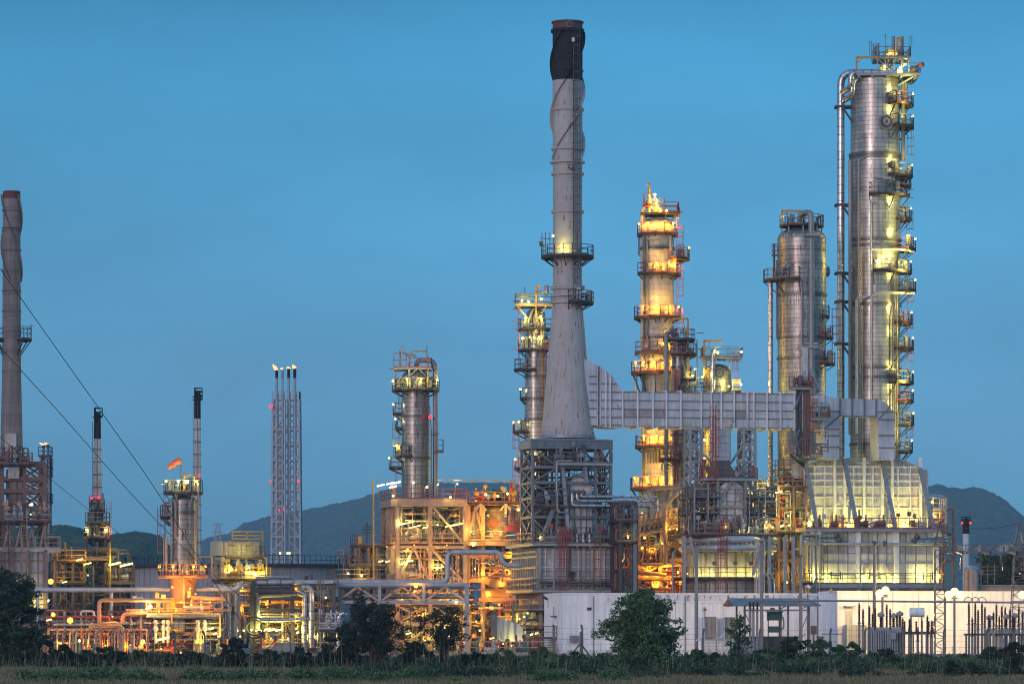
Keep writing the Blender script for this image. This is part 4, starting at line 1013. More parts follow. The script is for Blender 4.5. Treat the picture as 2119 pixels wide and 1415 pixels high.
def frame(g, xs, ys, zs, w=0.28, m='steel', brace=(), skip=(), bw=None, beams=True):
    """posts, beams and diagonals each as a part; brace items: (axis, i, k, level, kind)"""
    for x in xs:
        for y in ys:
            mb = MB(); mb.ibeam((x,y,zs[0]), (x,y,zs[-1]), w, w, up=(0,1,0)) if w > 0.3 else mb.beam((x,y,zs[0]), (x,y,zs[-1]), w)
            g.part('post', mb, m)
    if beams:
        for z in zs[1:]:
            for y in ys:
                mb = MB(); mb.beam((xs[0],y,z), (xs[-1],y,z), (bw or w)*0.75, (bw or w)*1.1); g.part('beam', mb, m)
            for x in xs:
                mb = MB(); mb.beam((x,ys[0],z-0.01), (x,ys[-1],z-0.01), (bw or w)*0.7, (bw or w)*1.0); g.part('beam', mb, m)
    for (ax, i, k, lv, kind) in brace:
        a, b = zs[lv]+0.1, zs[lv+1]-0.1
        if ax == 'x': p0, p1 = (xs[i], ys[k]), (xs[i+1], ys[k])
        else: p0, p1 = (xs[k], ys[i]), (xs[k], ys[i+1])
        mb = MB(); A = lambda t, z: (p0[0]+(p1[0]-p0[0])*t, p0[1]+(p1[1]-p0[1])*t, z)
        bb = w*0.55
        if kind == '/': mb.beam(A(0,a), A(1,b), bb)
        elif kind == '\\': mb.beam(A(0,b), A(1,a), bb)
        elif kind == 'X': mb.beam(A(0,a), A(1,b), bb); mb.beam(A(0,b), A(1,a), bb)
        elif kind == 'K': mb.beam(A(0,a), A(.5,b), bb); mb.beam(A(1,a), A(.5,b), bb)
        elif kind == 'V': mb.beam(A(0,b), A(.5,a), bb); mb.beam(A(1,b), A(.5,a), bb)
        g.part('brace', mb, m)

def deckpart(g, x0, x1, y0, y1, z, rail='rail', m='deck', sides='fblr', th=0.22, name='deck'):
    mb = MB(); mb.box(x0, x1, y0, y1, z-th, z); d = g.part(name, mb, m)
    rb = MB()
    if 'f' in sides: rb.rail([(x0,y0+.05,z),(x1,y0+.05,z)], 1.1, 0.06)
    if 'b' in sides: rb.rail([(x0,y1-.05,z),(x1,y1-.05,z)], 1.1, 0.06)
    if 'l' in sides: rb.rail([(x0+.05,y0,z),(x0+.05,y1,z)], 1.1, 0.06)
    if 'r' in sides: rb.rail([(x1-.05,y0,z),(x1-.05,y1,z)], 1.1, 0.06)
    g.part('railing', rb, rail, par=d)
    return d

def ribwall(g, a, b, z0, z1, us, zs, m='panel', rm='panel', out=0.12, w=0.10, name='casing_panel', th=0.12):
    """flat casing from a to b (local x, y) with welded-on stiffeners; outward is to the right of a->b turned down (towards -y for a rightward run)"""
    a = Vector((a[0], a[1], 0)); b = Vector((b[0], b[1], 0)); d = (b-a).normalized(); n = Vector((d.y, -d.x, 0)); L = (b-a).length
    mb = MB(); up = Vector((0,0,1))
    mb.hexa([a+up*z0, b+up*z0, b-n*th+up*z0, a-n*th+up*z0, a+up*z1, b+up*z1, b-n*th+up*z1, a-n*th+up*z1])
    p = g.part(name, mb, m)
    rb = MB()
    for u in us:
        c = a+d*L*u+n*out/2; rb.beam(c+up*z0, c+up*z1, out-0.004 if abs(n.x) > .5 else w, w if abs(n.x) > .5 else out-0.004, up=(0,1,0))
    for z in zs: rb.beam(a+n*(out*0.5+0.02)+up*z, b+n*(out*0.5+0.02)+up*z, out*1.05, w)
    g.part('stiffener', rb, rm, par=p)
    return p

def pipework(g, x0, x1, y0, y1, z0, z1, n, seed, mats=('pipe','pipel','pipeclad','steelp'), rr=(0.06,0.22), vert=0.45, levels=None):
    rd = random.Random(seed)
    for i in range(n):
        r = rr[0]+(rr[1]-rr[0])*rd.random()**2; m = rd.choice(mats)
        x, y = rd.uniform(x0,x1), rd.uniform(y0,y1); z = rd.choice(levels) if levels else rd.uniform(z0,z1)
        xx = min(x1, max(x0, x+rd.choice((-1,1))*rd.uniform(1.0, (x1-x0)*0.7))); zz = rd.uniform(z0, z1)
        mb = MB(); t = rd.random()
        if t < vert*0.6: pts = [(x,y,z0),(x,y,z1)] if rd.random() < 0.4 else [(x,y,zz),(x,y,z),(xx,y,z),(xx,y,rd.uniform(z0,z1))]
        elif t < vert: pts = [(x,y,z0),(x,y,z),(xx,y,z)]
        elif t < 0.8: pts = [(x,y,z),(xx,y,z)]
        else: pts = [(x,y,z),(xx,y,z),(xx,min(y1,y+1.5),z),(xx,min(y1,y+1.5),zz)]
        mb.pipe(pts, r, 7, 2.2, 3)
        if r > 0.1 and rd.random() < 0.5:
            c = Vector(pts[0]).lerp(Vector(pts[1]), 0.5); mb.ball(c, r*1.9, 7); mb.beam(c, c+Vector((0,-r*4,0)), 0.05); mb.tube([c+Vector((0,-r*4,0)), c+Vector((0,-r*4-.04,0))], r*1.6, 8)
        g.part('pipe', mb, m)

def drum(g, x0, x1, y, z, r, m='clad', saddle=0.5):
    mb = MB(); n = 5
    pts = [(x0-r*0.35*math.cos(math.pi/2*i/n), y, z) for i in range(n+1)]
    mb.tube([(x0,y,z),(x1,y,z)], r, 18)
    mb.cone((x0-r*0.3,y,z), (x0,y,z), r*0.6, r, 18); mb.cone((x1,y,z), (x1+r*0.3,y,z), r, r*0.6, 18)
    d = g.part('horizontal_drum', mb, m)
    sb = MB()
    for t in (0.22, 0.78):
        x = x0+(x1-x0)*t; sb.box(x-0.12, x+0.12, y-r*0.75, y+r*0.75, z-r-saddle, z-r*0.6)
        sb.arc(0,0,0,0,0,0,0,0,1) if False else None
    for t in (0.35, 0.65):
        x = x0+(x1-x0)*t; sb.tube([(x,y,z+r*0.9),(x,y,z+r+0.35)], 0.12, 8); sb.tube([(x,y,z+r+0.35),(x,y,z+r+0.42)], 0.2, 8)
    g.part('saddle', sb, 'steeld', par=d)

def bits(g, x0, x1, y0, y1, z, n, seed, mats=('pipe','steelr','pipel','steelp','green','red')):
    """pumps, valves, boards and small gear standing on a floor"""
    rd = random.Random(seed)
    for i in range(n):
        x, y = rd.uniform(x0,x1), rd.uniform(y0,y1); t = rd.random(); mb = MB(); m = rd.choice(mats)
        if t < 0.3:
            mb.box(x-0.5,x+0.5,y-0.25,y+0.25,z,z+0.25); mb.tube([(x-0.45,y,z+0.55),(x+0.2,y,z+0.55)], 0.28, 10); mb.tube([(x+0.2,y,z+0.55),(x+0.5,y,z+0.55)], 0.4, 10); mb.tube([(x+0.35,y,z+0.6),(x+0.35,y,z+1.5)], 0.1, 7); nm = 'pump'
        elif t < 0.55:
            h = rd.uniform(1.0,1.8); mb.beam((x,y,z),(x,y,z+h), 0.08); mb.box(x-0.2,x+0.2,y-0.1,y+0.1,z+h-0.1,z+h+rd.uniform(0.2,0.45)); nm = 'instrument_board'
        elif t < 0.8:
            h = rd.uniform(0.8,2.2); mb.tube([(x,y,z),(x,y,z+h)], 0.1, 7); mb.ball((x,y,z+h*0.6), 0.25, 7); mb.tube([(x,y-0.3,z+h*0.6),(x,y-0.34,z+h*0.6)], 0.25, 9); mb.beam((x,y,z+h*.6),(x,y-.3,z+h*.6),0.05); nm = 'valve'
        else:
            h = rd.uniform(0.8,1.5); r = rd.uniform(0.15,0.3); mb.lathe(x, y, [(r,z+0.3),(r,z+h)]+dome(r,z+h,r*0.5,4)[1:], 14); 
            for k in range(3): mb.beam((x+r*.8*math.cos(k*2.1),y+r*.8*math.sin(k*2.1),z),(x+r*.8*math.cos(k*2.1),y+r*.8*math.sin(k*2.1),z+0.4),0.08)
            nm = 'small_vessel'
        g.part(nm, mb, m)

# ---------------- furnace under the tallest chimney
g = G('process_furnace', 'blue-grey braced steel frame and tall furnace casing carrying the tallest chimney', 'furnace', 1102, 390.5)
dep = 5.2; x = g.x; z = g.z
xs = [0.0, x(1152), x(1233), x(1265)]; ys = [0.0, dep]
zs = [z(1126), z(1069), z(1030), z(998), z(966), z(924)]
frame(g, xs, ys, zs, 0.27, 'steelb', [('y',0,k,lv,'X') for k in (0,3) for lv in range(5)] + [('x',0,0,lv,'/' if lv % 2 else '\\') for lv in range(5)] + [('x',2,0,lv,'\\' if lv % 2 else '/') for lv in range(4)] + [('x',0,1,lv,'X') for lv in range(5)] + [('x',1,0,3,'X')] + [('x',2,1,lv,'X') for lv in range(5)])
for (a, b, c, d) in ((-0.2, x(1268), -0.25, 0.15), (-0.2, x(1268), dep-0.15, dep+0.25)):
    mb = MB(); mb.box(a, b, c, d, z(926), z(911)); mb.box(a-0.02, b+0.02, c-0.12, d+0.12, z(911)-0.004, z(909)); mb.box(a-0.02, b+0.02, c-0.12, d+0.12, z(928), z(926)-0.004)
    for i in range(9): mb.box(a+(b-a)*(i+.5)/9-0.05, a+(b-a)*(i+.5)/9+0.05, c-0.1, c-0.003, z(926)+.004, z(911)-0.01)
    g.part('girder', mb, 'steelb')
for a in (-0.2, x(1265)-.2): 
    mb = MB(); mb.box(a, a+0.4, 0.16, dep-0.16, z(926), z(911)); g.part('girder', mb, 'steel')
mb = MB(); mb.box(0, x(1265), 0.2, dep-0.2, z(911)+0.002, z(907)); g.part('stack_floor', mb, 'steel')
# big raking legs in front
for a, b, c, d in ((1160,926,1178,1125),(1206,926,1214,1000),(1158,1020,1119,1122)):
    mb = MB(); mb.beam(g.p(a,b,-0.1), g.p(c,d,-0.9), 0.34); g.part('raking_leg', mb, 'steel')
# flue box between frame and stack
mb = MB(); mb.box(x(1148,1.2), x(1205,1.2), 1.2, 4.2, z(962), z(929)); g.part('flue_duct', mb, 'paneld')
mb = MB()
for q in range(5): mb.box(x(1148,1.2)-.06, x(1205,1.2)+.06, 1.1, 4.3, z(962-q*8), z(961-q*8)); 
g.part('duct_rib', mb, 'panelp')
# convection section: left face dark ribs, front plate with arched hood
xa, xb = x(1177,0.5), x(1226,0.5)
prf = [(xa, z(1106)), (xb, z(1106)), (xb, z(1000)), (xb-0.35, z(990)), (xb-0.9, z(982)), ((xa+xb)/2, z(979)), (xa+0.9, z(982)), (xa+0.35, z(990)), (xa, z(1000))]
mb = MB(); prism(mb, prf, 0.5, 4.6); g.part('convection_hood', mb, 'panel')
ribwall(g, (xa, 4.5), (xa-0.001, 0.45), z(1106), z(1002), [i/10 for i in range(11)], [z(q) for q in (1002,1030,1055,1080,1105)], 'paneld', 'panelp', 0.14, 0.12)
ribwall(g, (xa, 0.48), (xb, 0.48), z(1106), z(1048), [0,.25,.5,.75,1], [z(q) for q in (1105,1090,1070,1049)], 'panel', 'seam', 0.1, .07)
mb = MB(); mb.box(xa-0.2, xb+0.2, -0.2, 0.4, z(1046), z(1040)); g.part('hood_beam', mb, 'steel')
deckpart(g, x(1145), x(1262), -1.3, -0.3, z(958), 'rail', 'steel', 'fr'); deckpart(g, x(1108), x(1170), -0.9, -0.3, z(1047), 'rail', 'deck', 'fl'); deckpart(g, x(1228), x(1262), -1.0, -0.3, z(1046), 'red', 'deck', 'fr')
mb = MB(); mb.pipe([g.p(1152,1018,-1.2), g.p(1152,954,-1.2), g.p(1185,954,-1.2)], 0.14, 8); g.part('pipe', mb, 'pipe')
g.pipe([(1176,1060,-1.2),(1153,1060,-1.2),(1153,1012,-1.2),(1170,1012,-1)], 2, 'pipe'); g.pipe([(1232,1020,-1.2),(1232,966,-1.2)], 2, 'piped')
g.pipe([(1162,955,-1.1),(1162,930,-1.1)], 2, 'piped'); g.pipe([(1160,936,-.8),(1198,936,-.8),(1206,945,-.8)], 1.2, 'pipe')
bits(g, x(1150), x(1255), -1.0, -0.5, z(957), 8, 71, ('pipe','steelr','steeld')); bits(g, x(1110), x(1168), -0.8, -0.5, z(1047), 5, 72, ('pipe','steeld')); 
pipework(g, x(1106), x(1260), 1.0, 4.8, z(1120), z(940), 80, 170, ('steelb','pipe','piped','steeld','steelr'), (.04,.13), .6)
for q in (966,998,1030,1069): deckpart(g, .2, x(1150), .2, 4.9, z(q), 'rail', 'steeld', 'fl', th=.1)
for q in (998,1030,1069): deckpart(g, x(1234), x(1264), .2, 4.9, z(q), 'rail', 'steeld', 'fr', th=.1)
# silver transfer lines
for (a, b) in ((1203,1027),(1194,1036),(1184,1046)):
    g.pipe([(a,1020,-.9),(a,b,-0.9),(a+160,b,-1.4+(b-1027)*-0.02),(a+160,b+30,-1.4)], 3.2, 'pipeclad', 10, 'transfer_line', 2.5)
for a in (1187,1197,1207):
    mb = MB(); mb.ball(g.p(a,1019,-0.9), 0.3, 8); mb.beam(g.p(a,1019,-0.9), g.p(a,1012,-0.9), 0.09); g.part('valve', mb, 'piped')
# firebox
fx0, fx1 = x(1115,-2.2), x(1277,-2.2); fy = -2.2; fd = 12.0
fz0, fz1 = z(1219), z(1133)
mb = MB(); mb.box(fx0+0.1, fx1-0.1, fy+0.1, fy+fd-0.1, fz0+0.05, fz1-0.05); g.part('firebox', mb, 'paneld')
ribwall(g, (fx0,fy), (fx1,fy), fz0, fz1, [i/12 for i in range(13)], [z(q) for q in (1142,1152,1174,1196,1208)], 'panelp', 'rib', 0.14, 0.08)
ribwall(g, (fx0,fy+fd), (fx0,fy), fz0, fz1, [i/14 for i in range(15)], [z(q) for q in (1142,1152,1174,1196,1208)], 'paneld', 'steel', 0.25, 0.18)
mb = MB()
for u in (0.0, 0.36, 0.555, 0.66, 1.0): mb.box(fx0+(fx1-fx0)*u-0.15, fx0+(fx1-fx0)*u+0.15, fy-0.42, fy-0.02, fz0, fz1)
each(g, 'wall_column', mb, 'steel')
for q in (1126, 1221): 
    d = deckpart(g, fx0-0.9, fx1+0.9, fy-1.2, fy+fd, z(q), 'rail', 'steel', 'fl')
for (a, b) in ((1151,1196),(1184,1196)):
    mb = MB(); c = g.p(a+ (0 if a > 1160 else 32), b, fy); mb.box(c.x-.18, c.x+.18, fy-0.25, fy-0.15, c.z-.3, c.z+.5); mb.box(c.x-.3,c.x+.3,fy-.16,fy-.12,c.z-.45,c.z+.65); g.part('peep_door', mb, 'piped')
deckpart(g, fx0, fx1, fy-1.0, fy, z(1205), 'rail', 'deck', 'f', name='walkway')
for (a, z0_, z1_, m_) in ((1166,1221,1108,'red'),(1160,1221,1108,'red'),(1236,1221,1106,'rail'),(1285,1221,1070,'steeld')):
    mb = MB(); mb.ladder(x(a,fy-1.3), fy-1.3, z(z0_), z(z1_), 0.6); g.part('ladder', mb, m_)
bits(g, fx0, fx1, fy-0.9, fy-0.3, z(1126), 34, 73, ('pipe','piped','steelr','red','pipe','steeld')); 
for a in (1193,1206,1219): g.pipe([(a,1105,-3),(a,1118,-3),(a+3,1128,-3.1)], 3.4, 'pipeclad', 9); g.pipe([(a,1136,-2.6),(a+2,1130,-3.2),(a-2,1122,-3.2)], 2.5, 'orange', 8)
g.pipe([(1102,1123,-3),(1285,1117,-3)], 1.8, 'pipe'); g.pipe([(1108,1121,-3.1),(1108,1132,-3.1)], 2, 'piped'); g.pipe([(1225,1112,-3),(1260,1112,-3)], 5, 'pipe', 10)
g.pipe([(1146,1218,-3.2),(1146,1135,-3.2),(1152,1132,-3)], 2.4, 'pipe'); g.pipe([(1176,1200,-2.9),(1180,1133,-2.9)], 1.8, 'steelr')
# floor below the firebox
xs2 = [fx0+.2, x(1170,fy), x(1225,fy), fx1-.2]; frame(g, xs2, [fy+.2, fy+4, fy+8, fy+fd-.2], [0, z(1290), z(1246), fz0-.2], 0.32, 'steelp', [('y',i,0,0,'X') for i in range(3)])
ribwall(g, (fx0+.4,fy+fd), (fx0+.4,fy+0.5), z(1262), fz0-.3, [i/12 for i in range(13)], [z(1240),z(1250)], 'paneld', 'steelp', 0.2, 0.12)
deckpart(g, fx0-1.2, fx1, fy-0.6, fy+fd, z(1262), 'steelp', 'deck', 'fl'); deckpart(g, fx0-1.5, fx0+1, fy-0.6, fy+fd, z(1300), 'steelp', 'deck', 'l')
pipework(g, fx0-1.4, fx0+5, fy, fy+9, 0.4, z(1230), 34, 74, ('pipel','pipe','steelp','steelr'), (0.06,0.2))
for a, b, bb in ((1085,1275,1.5),(1075,1280,5),(1092,1268,3),(1080,1310,0),(1068,1300,6)): g.lamp(a, b, bb, 'Y', 130, 0.14)
g.lamp(1104, 1311, -1.5, 'Y', 220, 0.2, long=0.9)
for a, b, bb in ((1085,940,dep-.5),(1085,1010,dep-.5),): pass
lamp(g.root, g.w(1117,1115,-3), 'Y', 40, 0.14)
# right side service tower with pipes
g2 = G('pipe_tower', 'dark service tower of pipes, ladders and trays along the right side of the big furnace', 'steel structure', 1281, 386)
frame(g2, [0, g2.x(1316)], [0, 3.0], [0, g2.z(1275), g2.z(1222), g2.z(1180), g2.z(1120), g2.z(1076), g2.z(1040)], 0.34, 'steeld', [('x',0,0,lv,'X') for lv in (2,3,4)] + [('x',0,1,lv,'X') for lv in range(6)])
pipework(g2, 0.2, g2.x(1312), 0, 2.6, 2, g2.z(1045), 36, 75, ('steelr','piped','pipe','red'), (0.05,0.15), 0.8)
mb = MB(); mb.box(g2.x(1309), g2.x(1317), -0.35, 0.2, 0, g2.z(1050)); g2.part('cable_tray', mb, 'steelb')
mb = MB(); mb.box(g2.x(1278), g2.x(1285), -0.5, -0.1, g2.z(1222), g2.z(1060)); g2.part('cable_tray', mb, 'steeld')
for q in (1120,1076): deckpart(g2, -0.4, g2.x(1318), -0.6, 3.1, g2.z(q), 'steelr', 'deck', 'fr')
g2.lamp(1300, 1112, -0.3, 'Y', 60, 0.12); g2.lamp(1290, 1160, 1.5, 'O', 160, 0.14)

# ---------------- long flue duct
g = G('flue_duct', 'long ribbed pale grey rectangular flue duct running right from the tallest chimney', 'duct', 1212, 396)
x, z = g.x, g.z; D0, D1 = -1.3, 1.7
mb = MB(); prism(mb, [(x(1206),z(881)),(x(1229),z(881)),(x(1229),z(759)),(x(1213),z(747)),(x(1203),z(744))], D0+.1, D1-.1); g.part('throat', mb, 'duct')
mb = MB(); mb.box(x(1229)+.005, x(1231.5), D0-.1, D1+.1, z(883), z(757)); mb.box(x(1234.5), x(1237), D0-.1, D1+.1, z(883), z(758)); q = g.part('flange', mb, 'duct')
mb = MB(); mb.box(x(1231.5)+.003, x(1234.5)-.003, D0-.02, D1+.02, z(882), z(760)); g.part('expansion_joint', mb, 'rustcap')
mb = MB(); prism(mb, [(x(1237)+.003,z(882)),(x(1243),z(885)),(x(1275),z(886)),(x(1283),z(882.5)),(x(1283),z(810)),(x(1259),z(776)),(x(1237)+.003,z(761))], D0, D1); g.part('hood', mb, 'duct')
rb = MB()
for a, t in ((1256,776),(1282,809),(1247,767)): rb.box(x(a)-.07, x(a)+.07, D0-.2, D0-.004, z(885), z(t))
g.part('stiffener', rb, 'rib'); rb = MB()
for q in (795,812,829,846,864,880): rb.box(x(1237), x(1283) if q > 808 else x(1270 if q > 790 else 1256), D0-.13, D0-.002, z(q)-.05, z(q)+.05)
for q in (780,795,812,829,846,864): rb.box(x(1213), x(1229), D0-.03, D0+.09, z(q)-.05, z(q)+.05)
g.part('long_stiffener', rb, 'seam')
def zt(px): return z(810 + (px-1283)*0.012)
def zb(px): return z(882.5 + (px-1283)*0.002)
zT, zB = z(811), z(882.5)
mb = MB(); mb.box(x(1283)+.003, x(1704), D0, D1, zB, zT); g.part('duct_body', mb, 'duct')
panels = [1283,1313,1345,1373,1403,1446,1467,1488,1515,1543,1556,1584,1613,1642,1672,1704]
rb = MB()
for a in panels[1:]:
    rb.box(x(a)-.08, x(a)+.08, D0-.24, D0-.004, zB-.25, zT+.2); rb.box(x(a)-.08, x(a)+.08, D0, D1, zT+.004, zT+.2); rb.box(x(a)-.08, x(a)+.08, D0, D1, zB-.22, zB-.004)
g.part('stiffener', rb, 'rib')
rb = MB()
for q in (0.0, 0.27, 0.50, 0.75, 1.0): rb.box(x(1283), x(1704), D0-.13, D0-.002, zB+(zT-zB)*q-.04, zB+(zT-zB)*q+.04)
g.part('long_stiffener', rb, 'seam')
rb = MB(); rd = random.Random(6)
for a, b in zip(panels, panels[1:]):
    for k in range(4):
        if rd.random() < 0.3: rb.box(x(a)+.1, x(b)-.1, D0-.02, D0-.003, zB+(zT-zB)*k/4+.08, zB+(zT-zB)*(k+1)/4-.08)
each(g, 'patched_plate', rb, 'panel'); 
rb = MB()
for a, b in ((1283,1313),(1313,1345),(1345,1373),(1515,1543)): rb.box(x(a)+.1, x(b)-.1, D0-.024, D0-.005, zB+(zT-zB)*0.28, zB+(zT-zB)*0.48)
each(g, 'stained_plate', rb, 'tank')
# branch and elbow
mb = MB(); prism(mb, [(x(1704)+.003,zB),(x(1706),z(885)),(x(1706),z(946)),(x(1739),z(946)),(x(1739),z(856)),(x(1739),z(819)),(x(1704)+.003,z(813))], D0+.05, D1-.05); g.part('branch_duct', mb, 'duct')
el = [(x(1739)+.003,z(855)),(x(1739)+.003,z(819)),(x(1815),z(820))]
cxx, czz = x(1815), z(863)
for i in range(1, 9): a = math.pi/2*(1-i/8); el.append((cxx+ (x(1857)-cxx)*math.cos(a), czz+(z(820)-czz)*math.sin(a)))
el += [(x(1857),z(946)),(x(1823),z(946)),(x(1822),z(862)),(x(1816),z(856))]
mb = MB(); prism(mb, el, D0+.05, D1-.05); g.part('elbow_duct', mb, 'duct')
rb = MB()
for a in (1740,1766,1792,1817): rb.box(x(a)-.06, x(a)+.06, D0-.12, D0+.046, z(857), z(818))
for q in (846,862,895,921): rb.box(x(1822), x(1858), D0-.1, D0+.046, z(q)-.05, z(q)+.05)
for q in (846,883,897,921): rb.box(x(1705), x(1740), D0-.1, D0+.046, z(q)-.05, z(q)+.05)
rb.beam((x(1822),D0,z(862)), (x(1850),D0,z(832)), .12, .12); rb.beam((x(1706),D0,z(884)), (x(1739),D0,z(856)), .14, .14); rb.box(x(1739), x(1815), D0-.1, D0+.046, z(856)-.05, z(856)+.05)
g.part('stiffener', rb, 'seam')
DUCT = g
# valve platform hung on the duct
deckpart(g, x(1670), x(1706), D0-2.0, D0-.25, z(862), 'steelr', 'steel', 'flr'); bits(g, x(1674), x(1702), D0-1.6, D0-.6, z(862), 5, 80, ('steelp','pipel')); 
for q in (828,875): 
    mb = MB(); mb.box(x(1672), x(1690), D0-.5, D0-.26, z(q)-.4, z(q)+.4); mb.beam((x(1676),D0-.6,z(q)),(x(1686),D0-.6,z(q)),.12); g.part('damper', mb, 'steelp')

# ---------------- support towers of the duct
for k, (px, lab) in enumerate(((1452,'left grey lattice support tower under the long duct, beside the orange-lit column'), (1563,'right grey lattice support tower under the long duct, with a railed crossing'))):
    g = G('duct_support', lab, 'lattice tower', px-24, 394, group='lattice towers carrying the long duct')
    x, z = g.x, g.z
    frame(g, [0, x(px)], [0, 2.0], [z(1115), z(1062), z(1030), z(988), z(955), z(918), z(888)], 0.26, 'steel', [('x',0,0,lv,'X' if lv % 2 else 'K') for lv in range(6)] + [('y',0,0,lv,'X') for lv in range(6)] + [('x',0,1,lv,'X') for lv in range(6)])
    mb = MB(); mb.beam(g.p(px-24,918,0), g.p(px-52 if k else px-24+52,960,0), 0.2); g.part('brace', mb, 'steel')
    mb = MB(); mb.box(0, x(px), -.1, 2.1, z(888), z(885.5)); g.part('cap_beam', mb, 'steel')
    mb = MB(); mb.box(0.1, x(px-14), 0.3, .5, z(918), z(889)); g.part('side_plate', mb, 'panelb')

# ---------------- middle heater: casing over a round firebox
g = G('process_furnace', 'heater with pale casing above a round firebox ringed by two thick pipes', 'furnace', 1486, 392)
x, z = g.x, g.z
mb = MB(); mb.box(x(1482,.3), x(1512,.3), .3, 2.6, z(952), z(886)); g.part('uptake_duct', mb, 'duct')
rb = MB()
for q in (900,915,930,944): rb.box(x(1482,.3)-.08, x(1512,.3)+.08, .2, 2.7, z(q)-.05, z(q)+.05)
g.part('stiffener', rb, 'duct')
mb = MB(); prism(mb, [(x(1478),z(990)),(x(1524),z(990)),(x(1520),z(972)),(x(1512),z(962)),(x(1512),z(952)),(x(1484),z(952)),(x(1484),z(962))], .1, 2.9); g.part('damper_box', mb, 'paneld')
xa, xb = x(1487), x(1539); dp = 7.6
mb = MB(); prism(mb, [(xa+.03,z(1100)),(xb-.03,z(1100)),(xb-.03,z(1008)),(xb-.7,z(998)),(xa+.7,z(998)),(xa+.03,z(1008))], .1, dp); g.part('casing', mb, 'panel')
ribwall(g, (xa,.05), (xb,.05), z(1099), z(1012), [0,.33,.66,1], [z(q) for q in (1012,1020,1037,1048,1065,1080,1098)], 'panel', 'seam', .1, .06)
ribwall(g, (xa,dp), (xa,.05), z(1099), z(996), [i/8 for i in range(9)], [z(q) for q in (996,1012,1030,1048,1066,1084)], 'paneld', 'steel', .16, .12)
frame(g, [xa-.15, xb+.15], [-.25, dp], [z(1104), z(1048), z(992)], .26, 'steel', [('x',0,0,1,'K')])
deckpart(g, x(1456,-.8), x(1568,-.8), -.8, 2.4, z(990), 'rail', 'steel', 'fr'); bits(g, x(1524), x(1565), 0, 1.5, z(990), 7, 81, ('red','pipe','pipel')); bits(g, x(1455), x(1480), -.5, 1.5, z(990), 5, 82, ('red','steelr'))
deckpart(g, x(1430,-2.5), x(1605,-2.5), -2.5, 7.5, z(1106), 'rail', 'deck', 'fr'); bits(g, x(1435), x(1600), -2.3, -.8, z(1106), 34, 83, ('pipe','red','pipel','steelr','cream'))
mb = MB(); mb.rail([g.p(1488,1106,-2.4), g.p(1505,1106,-2.4)], 1.4, .09); g.part('gate', mb, 'red')
mb = MB(); mb.ladder(x(1473,-.9), -.9, z(1000), z(858), .7); mb.ladder(x(1479,-.9), -.9, z(990), z(865), .6); g.part('ladder', mb, 'red')
mb = MB(); mb.ladder(x(1487,-2.8), -2.8, z(1220), z(1106), .6); mb.ladder(x(1494,-2.8), -2.8, z(1220), z(1106), .6); g.part('ladder', mb, 'red')
for a, b, pw, kd in ((1500,1100,400,'Y'),(1518,1101,400,'Y'),(1532,1100,260,'Y')): light(g.root, g.w(a,b-1,-1.3), LC[kd][0], pw*1.1)
for a, b, pw in ((1584,1092,90),(1597,1091,60),(1615,1089,160),(1500,1091,30)): lamp(g.root, g.w(a,b,-2.2), 'Y', pw, .17)
pipework(g, x(1430), x(1484), -2, 5, z(1104), z(1000), 60, 171, ('steelb','pipe','piped','steelr','cream'), (.04,.12), .6)
pipework(g, x(1542), x(1604), -2, 5, z(1104), z(1010), 60, 172, ('cream','pipel','piped','steelr','steelb'), (.04,.12), .6)
for q in (1030,1062): deckpart(g, x(1430), x(1485), -1, 5, z(q), 'rail', 'deck', 'fl', th=.1); deckpart(g, x(1541), x(1600), -1, 5, z(q), 'rail', 'deck', 'fr', th=.1)
CXL = (x(1501, 4.0)); CYL = 4.0
rad = S(82, 392)
mb = MB(); mb.lathe(CXL, CYL, [(rad, z(1226)-4), (rad, z(1143))], 40); g.part('round_firebox', mb, 'panel')
rb = MB()
for i in range(24):
    a = R(i*15+4); rb.beam((CXL+(rad+.05)*math.cos(a), CYL+(rad+.05)*math.sin(a), z(1226)-4), (CXL+(rad+.05)*math.cos(a), CYL+(rad+.05)*math.sin(a), z(1108)), .16)
g.part('firebox_post', rb, 'steelp')
for q, rr, rp in ((1117,S(96,392),S(7.5,392)),(1134,S(96,392),S(7.5,392))):
    mb = MB(); mb.tube([(CXL+rr*math.cos(R(a)), CYL-1.9+rr*math.sin(R(a)), z(q)) for a in range(170,372,8)], rp, 12); g.part('ring_pipe', mb, 'pipel')
for q, m_ in ((1196,'deck'),(1228,'deck')):
    mb = MB(); mb.arc(CXL, CYL, z(q)-.2, z(q), rad+.02, rad+1.3, 140, 400, 28); d = g.part('ring_deck', mb, m_); mb = MB(); mb.arail(CXL, CYL, z(q), rad+1.25, 140, 400, 1.1, .06); g.part('railing', mb, 'rail', par=d)
mb = MB(); mb.lathe(CXL, CYL, [(rad+.6, 0), (rad+.6, z(1230))], 32); g.part('plinth', mb, 'panelb')
def cyl(a, py, rr): return ROOTM[g.root.name] @ Vector((CXL+rr*math.cos(R(a)), CYL+rr*math.sin(R(a)), z(py)))
for a, pw in ((-125,330),(-100,330),(-78,330),(-55,360),(-145,200),(-38,280)): light(g.root, cyl(a, 1191, rad+.75), YG, pw*.5)
for a in (-150,-128,-60,-42): lamp(g.root, cyl(a, 1186, rad+1.15), 'Y', 0, .14)
for a in (-118,-88,-62):
    c = Vector((CXL+(rad+.1)*math.cos(R(a)), CYL+(rad+.1)*math.sin(R(a)), z(1165))); mb = MB(); mb.tube([c, c+Vector((0,-.2,0))], .22, 10); g.part('peep_hole', mb, 'piped')
for a in range(7): g.pipe([(1560+a*3.2,1228,-2.6),(1560+a*3.2,1120,-2.6)], 1.2, 'cream', 7)
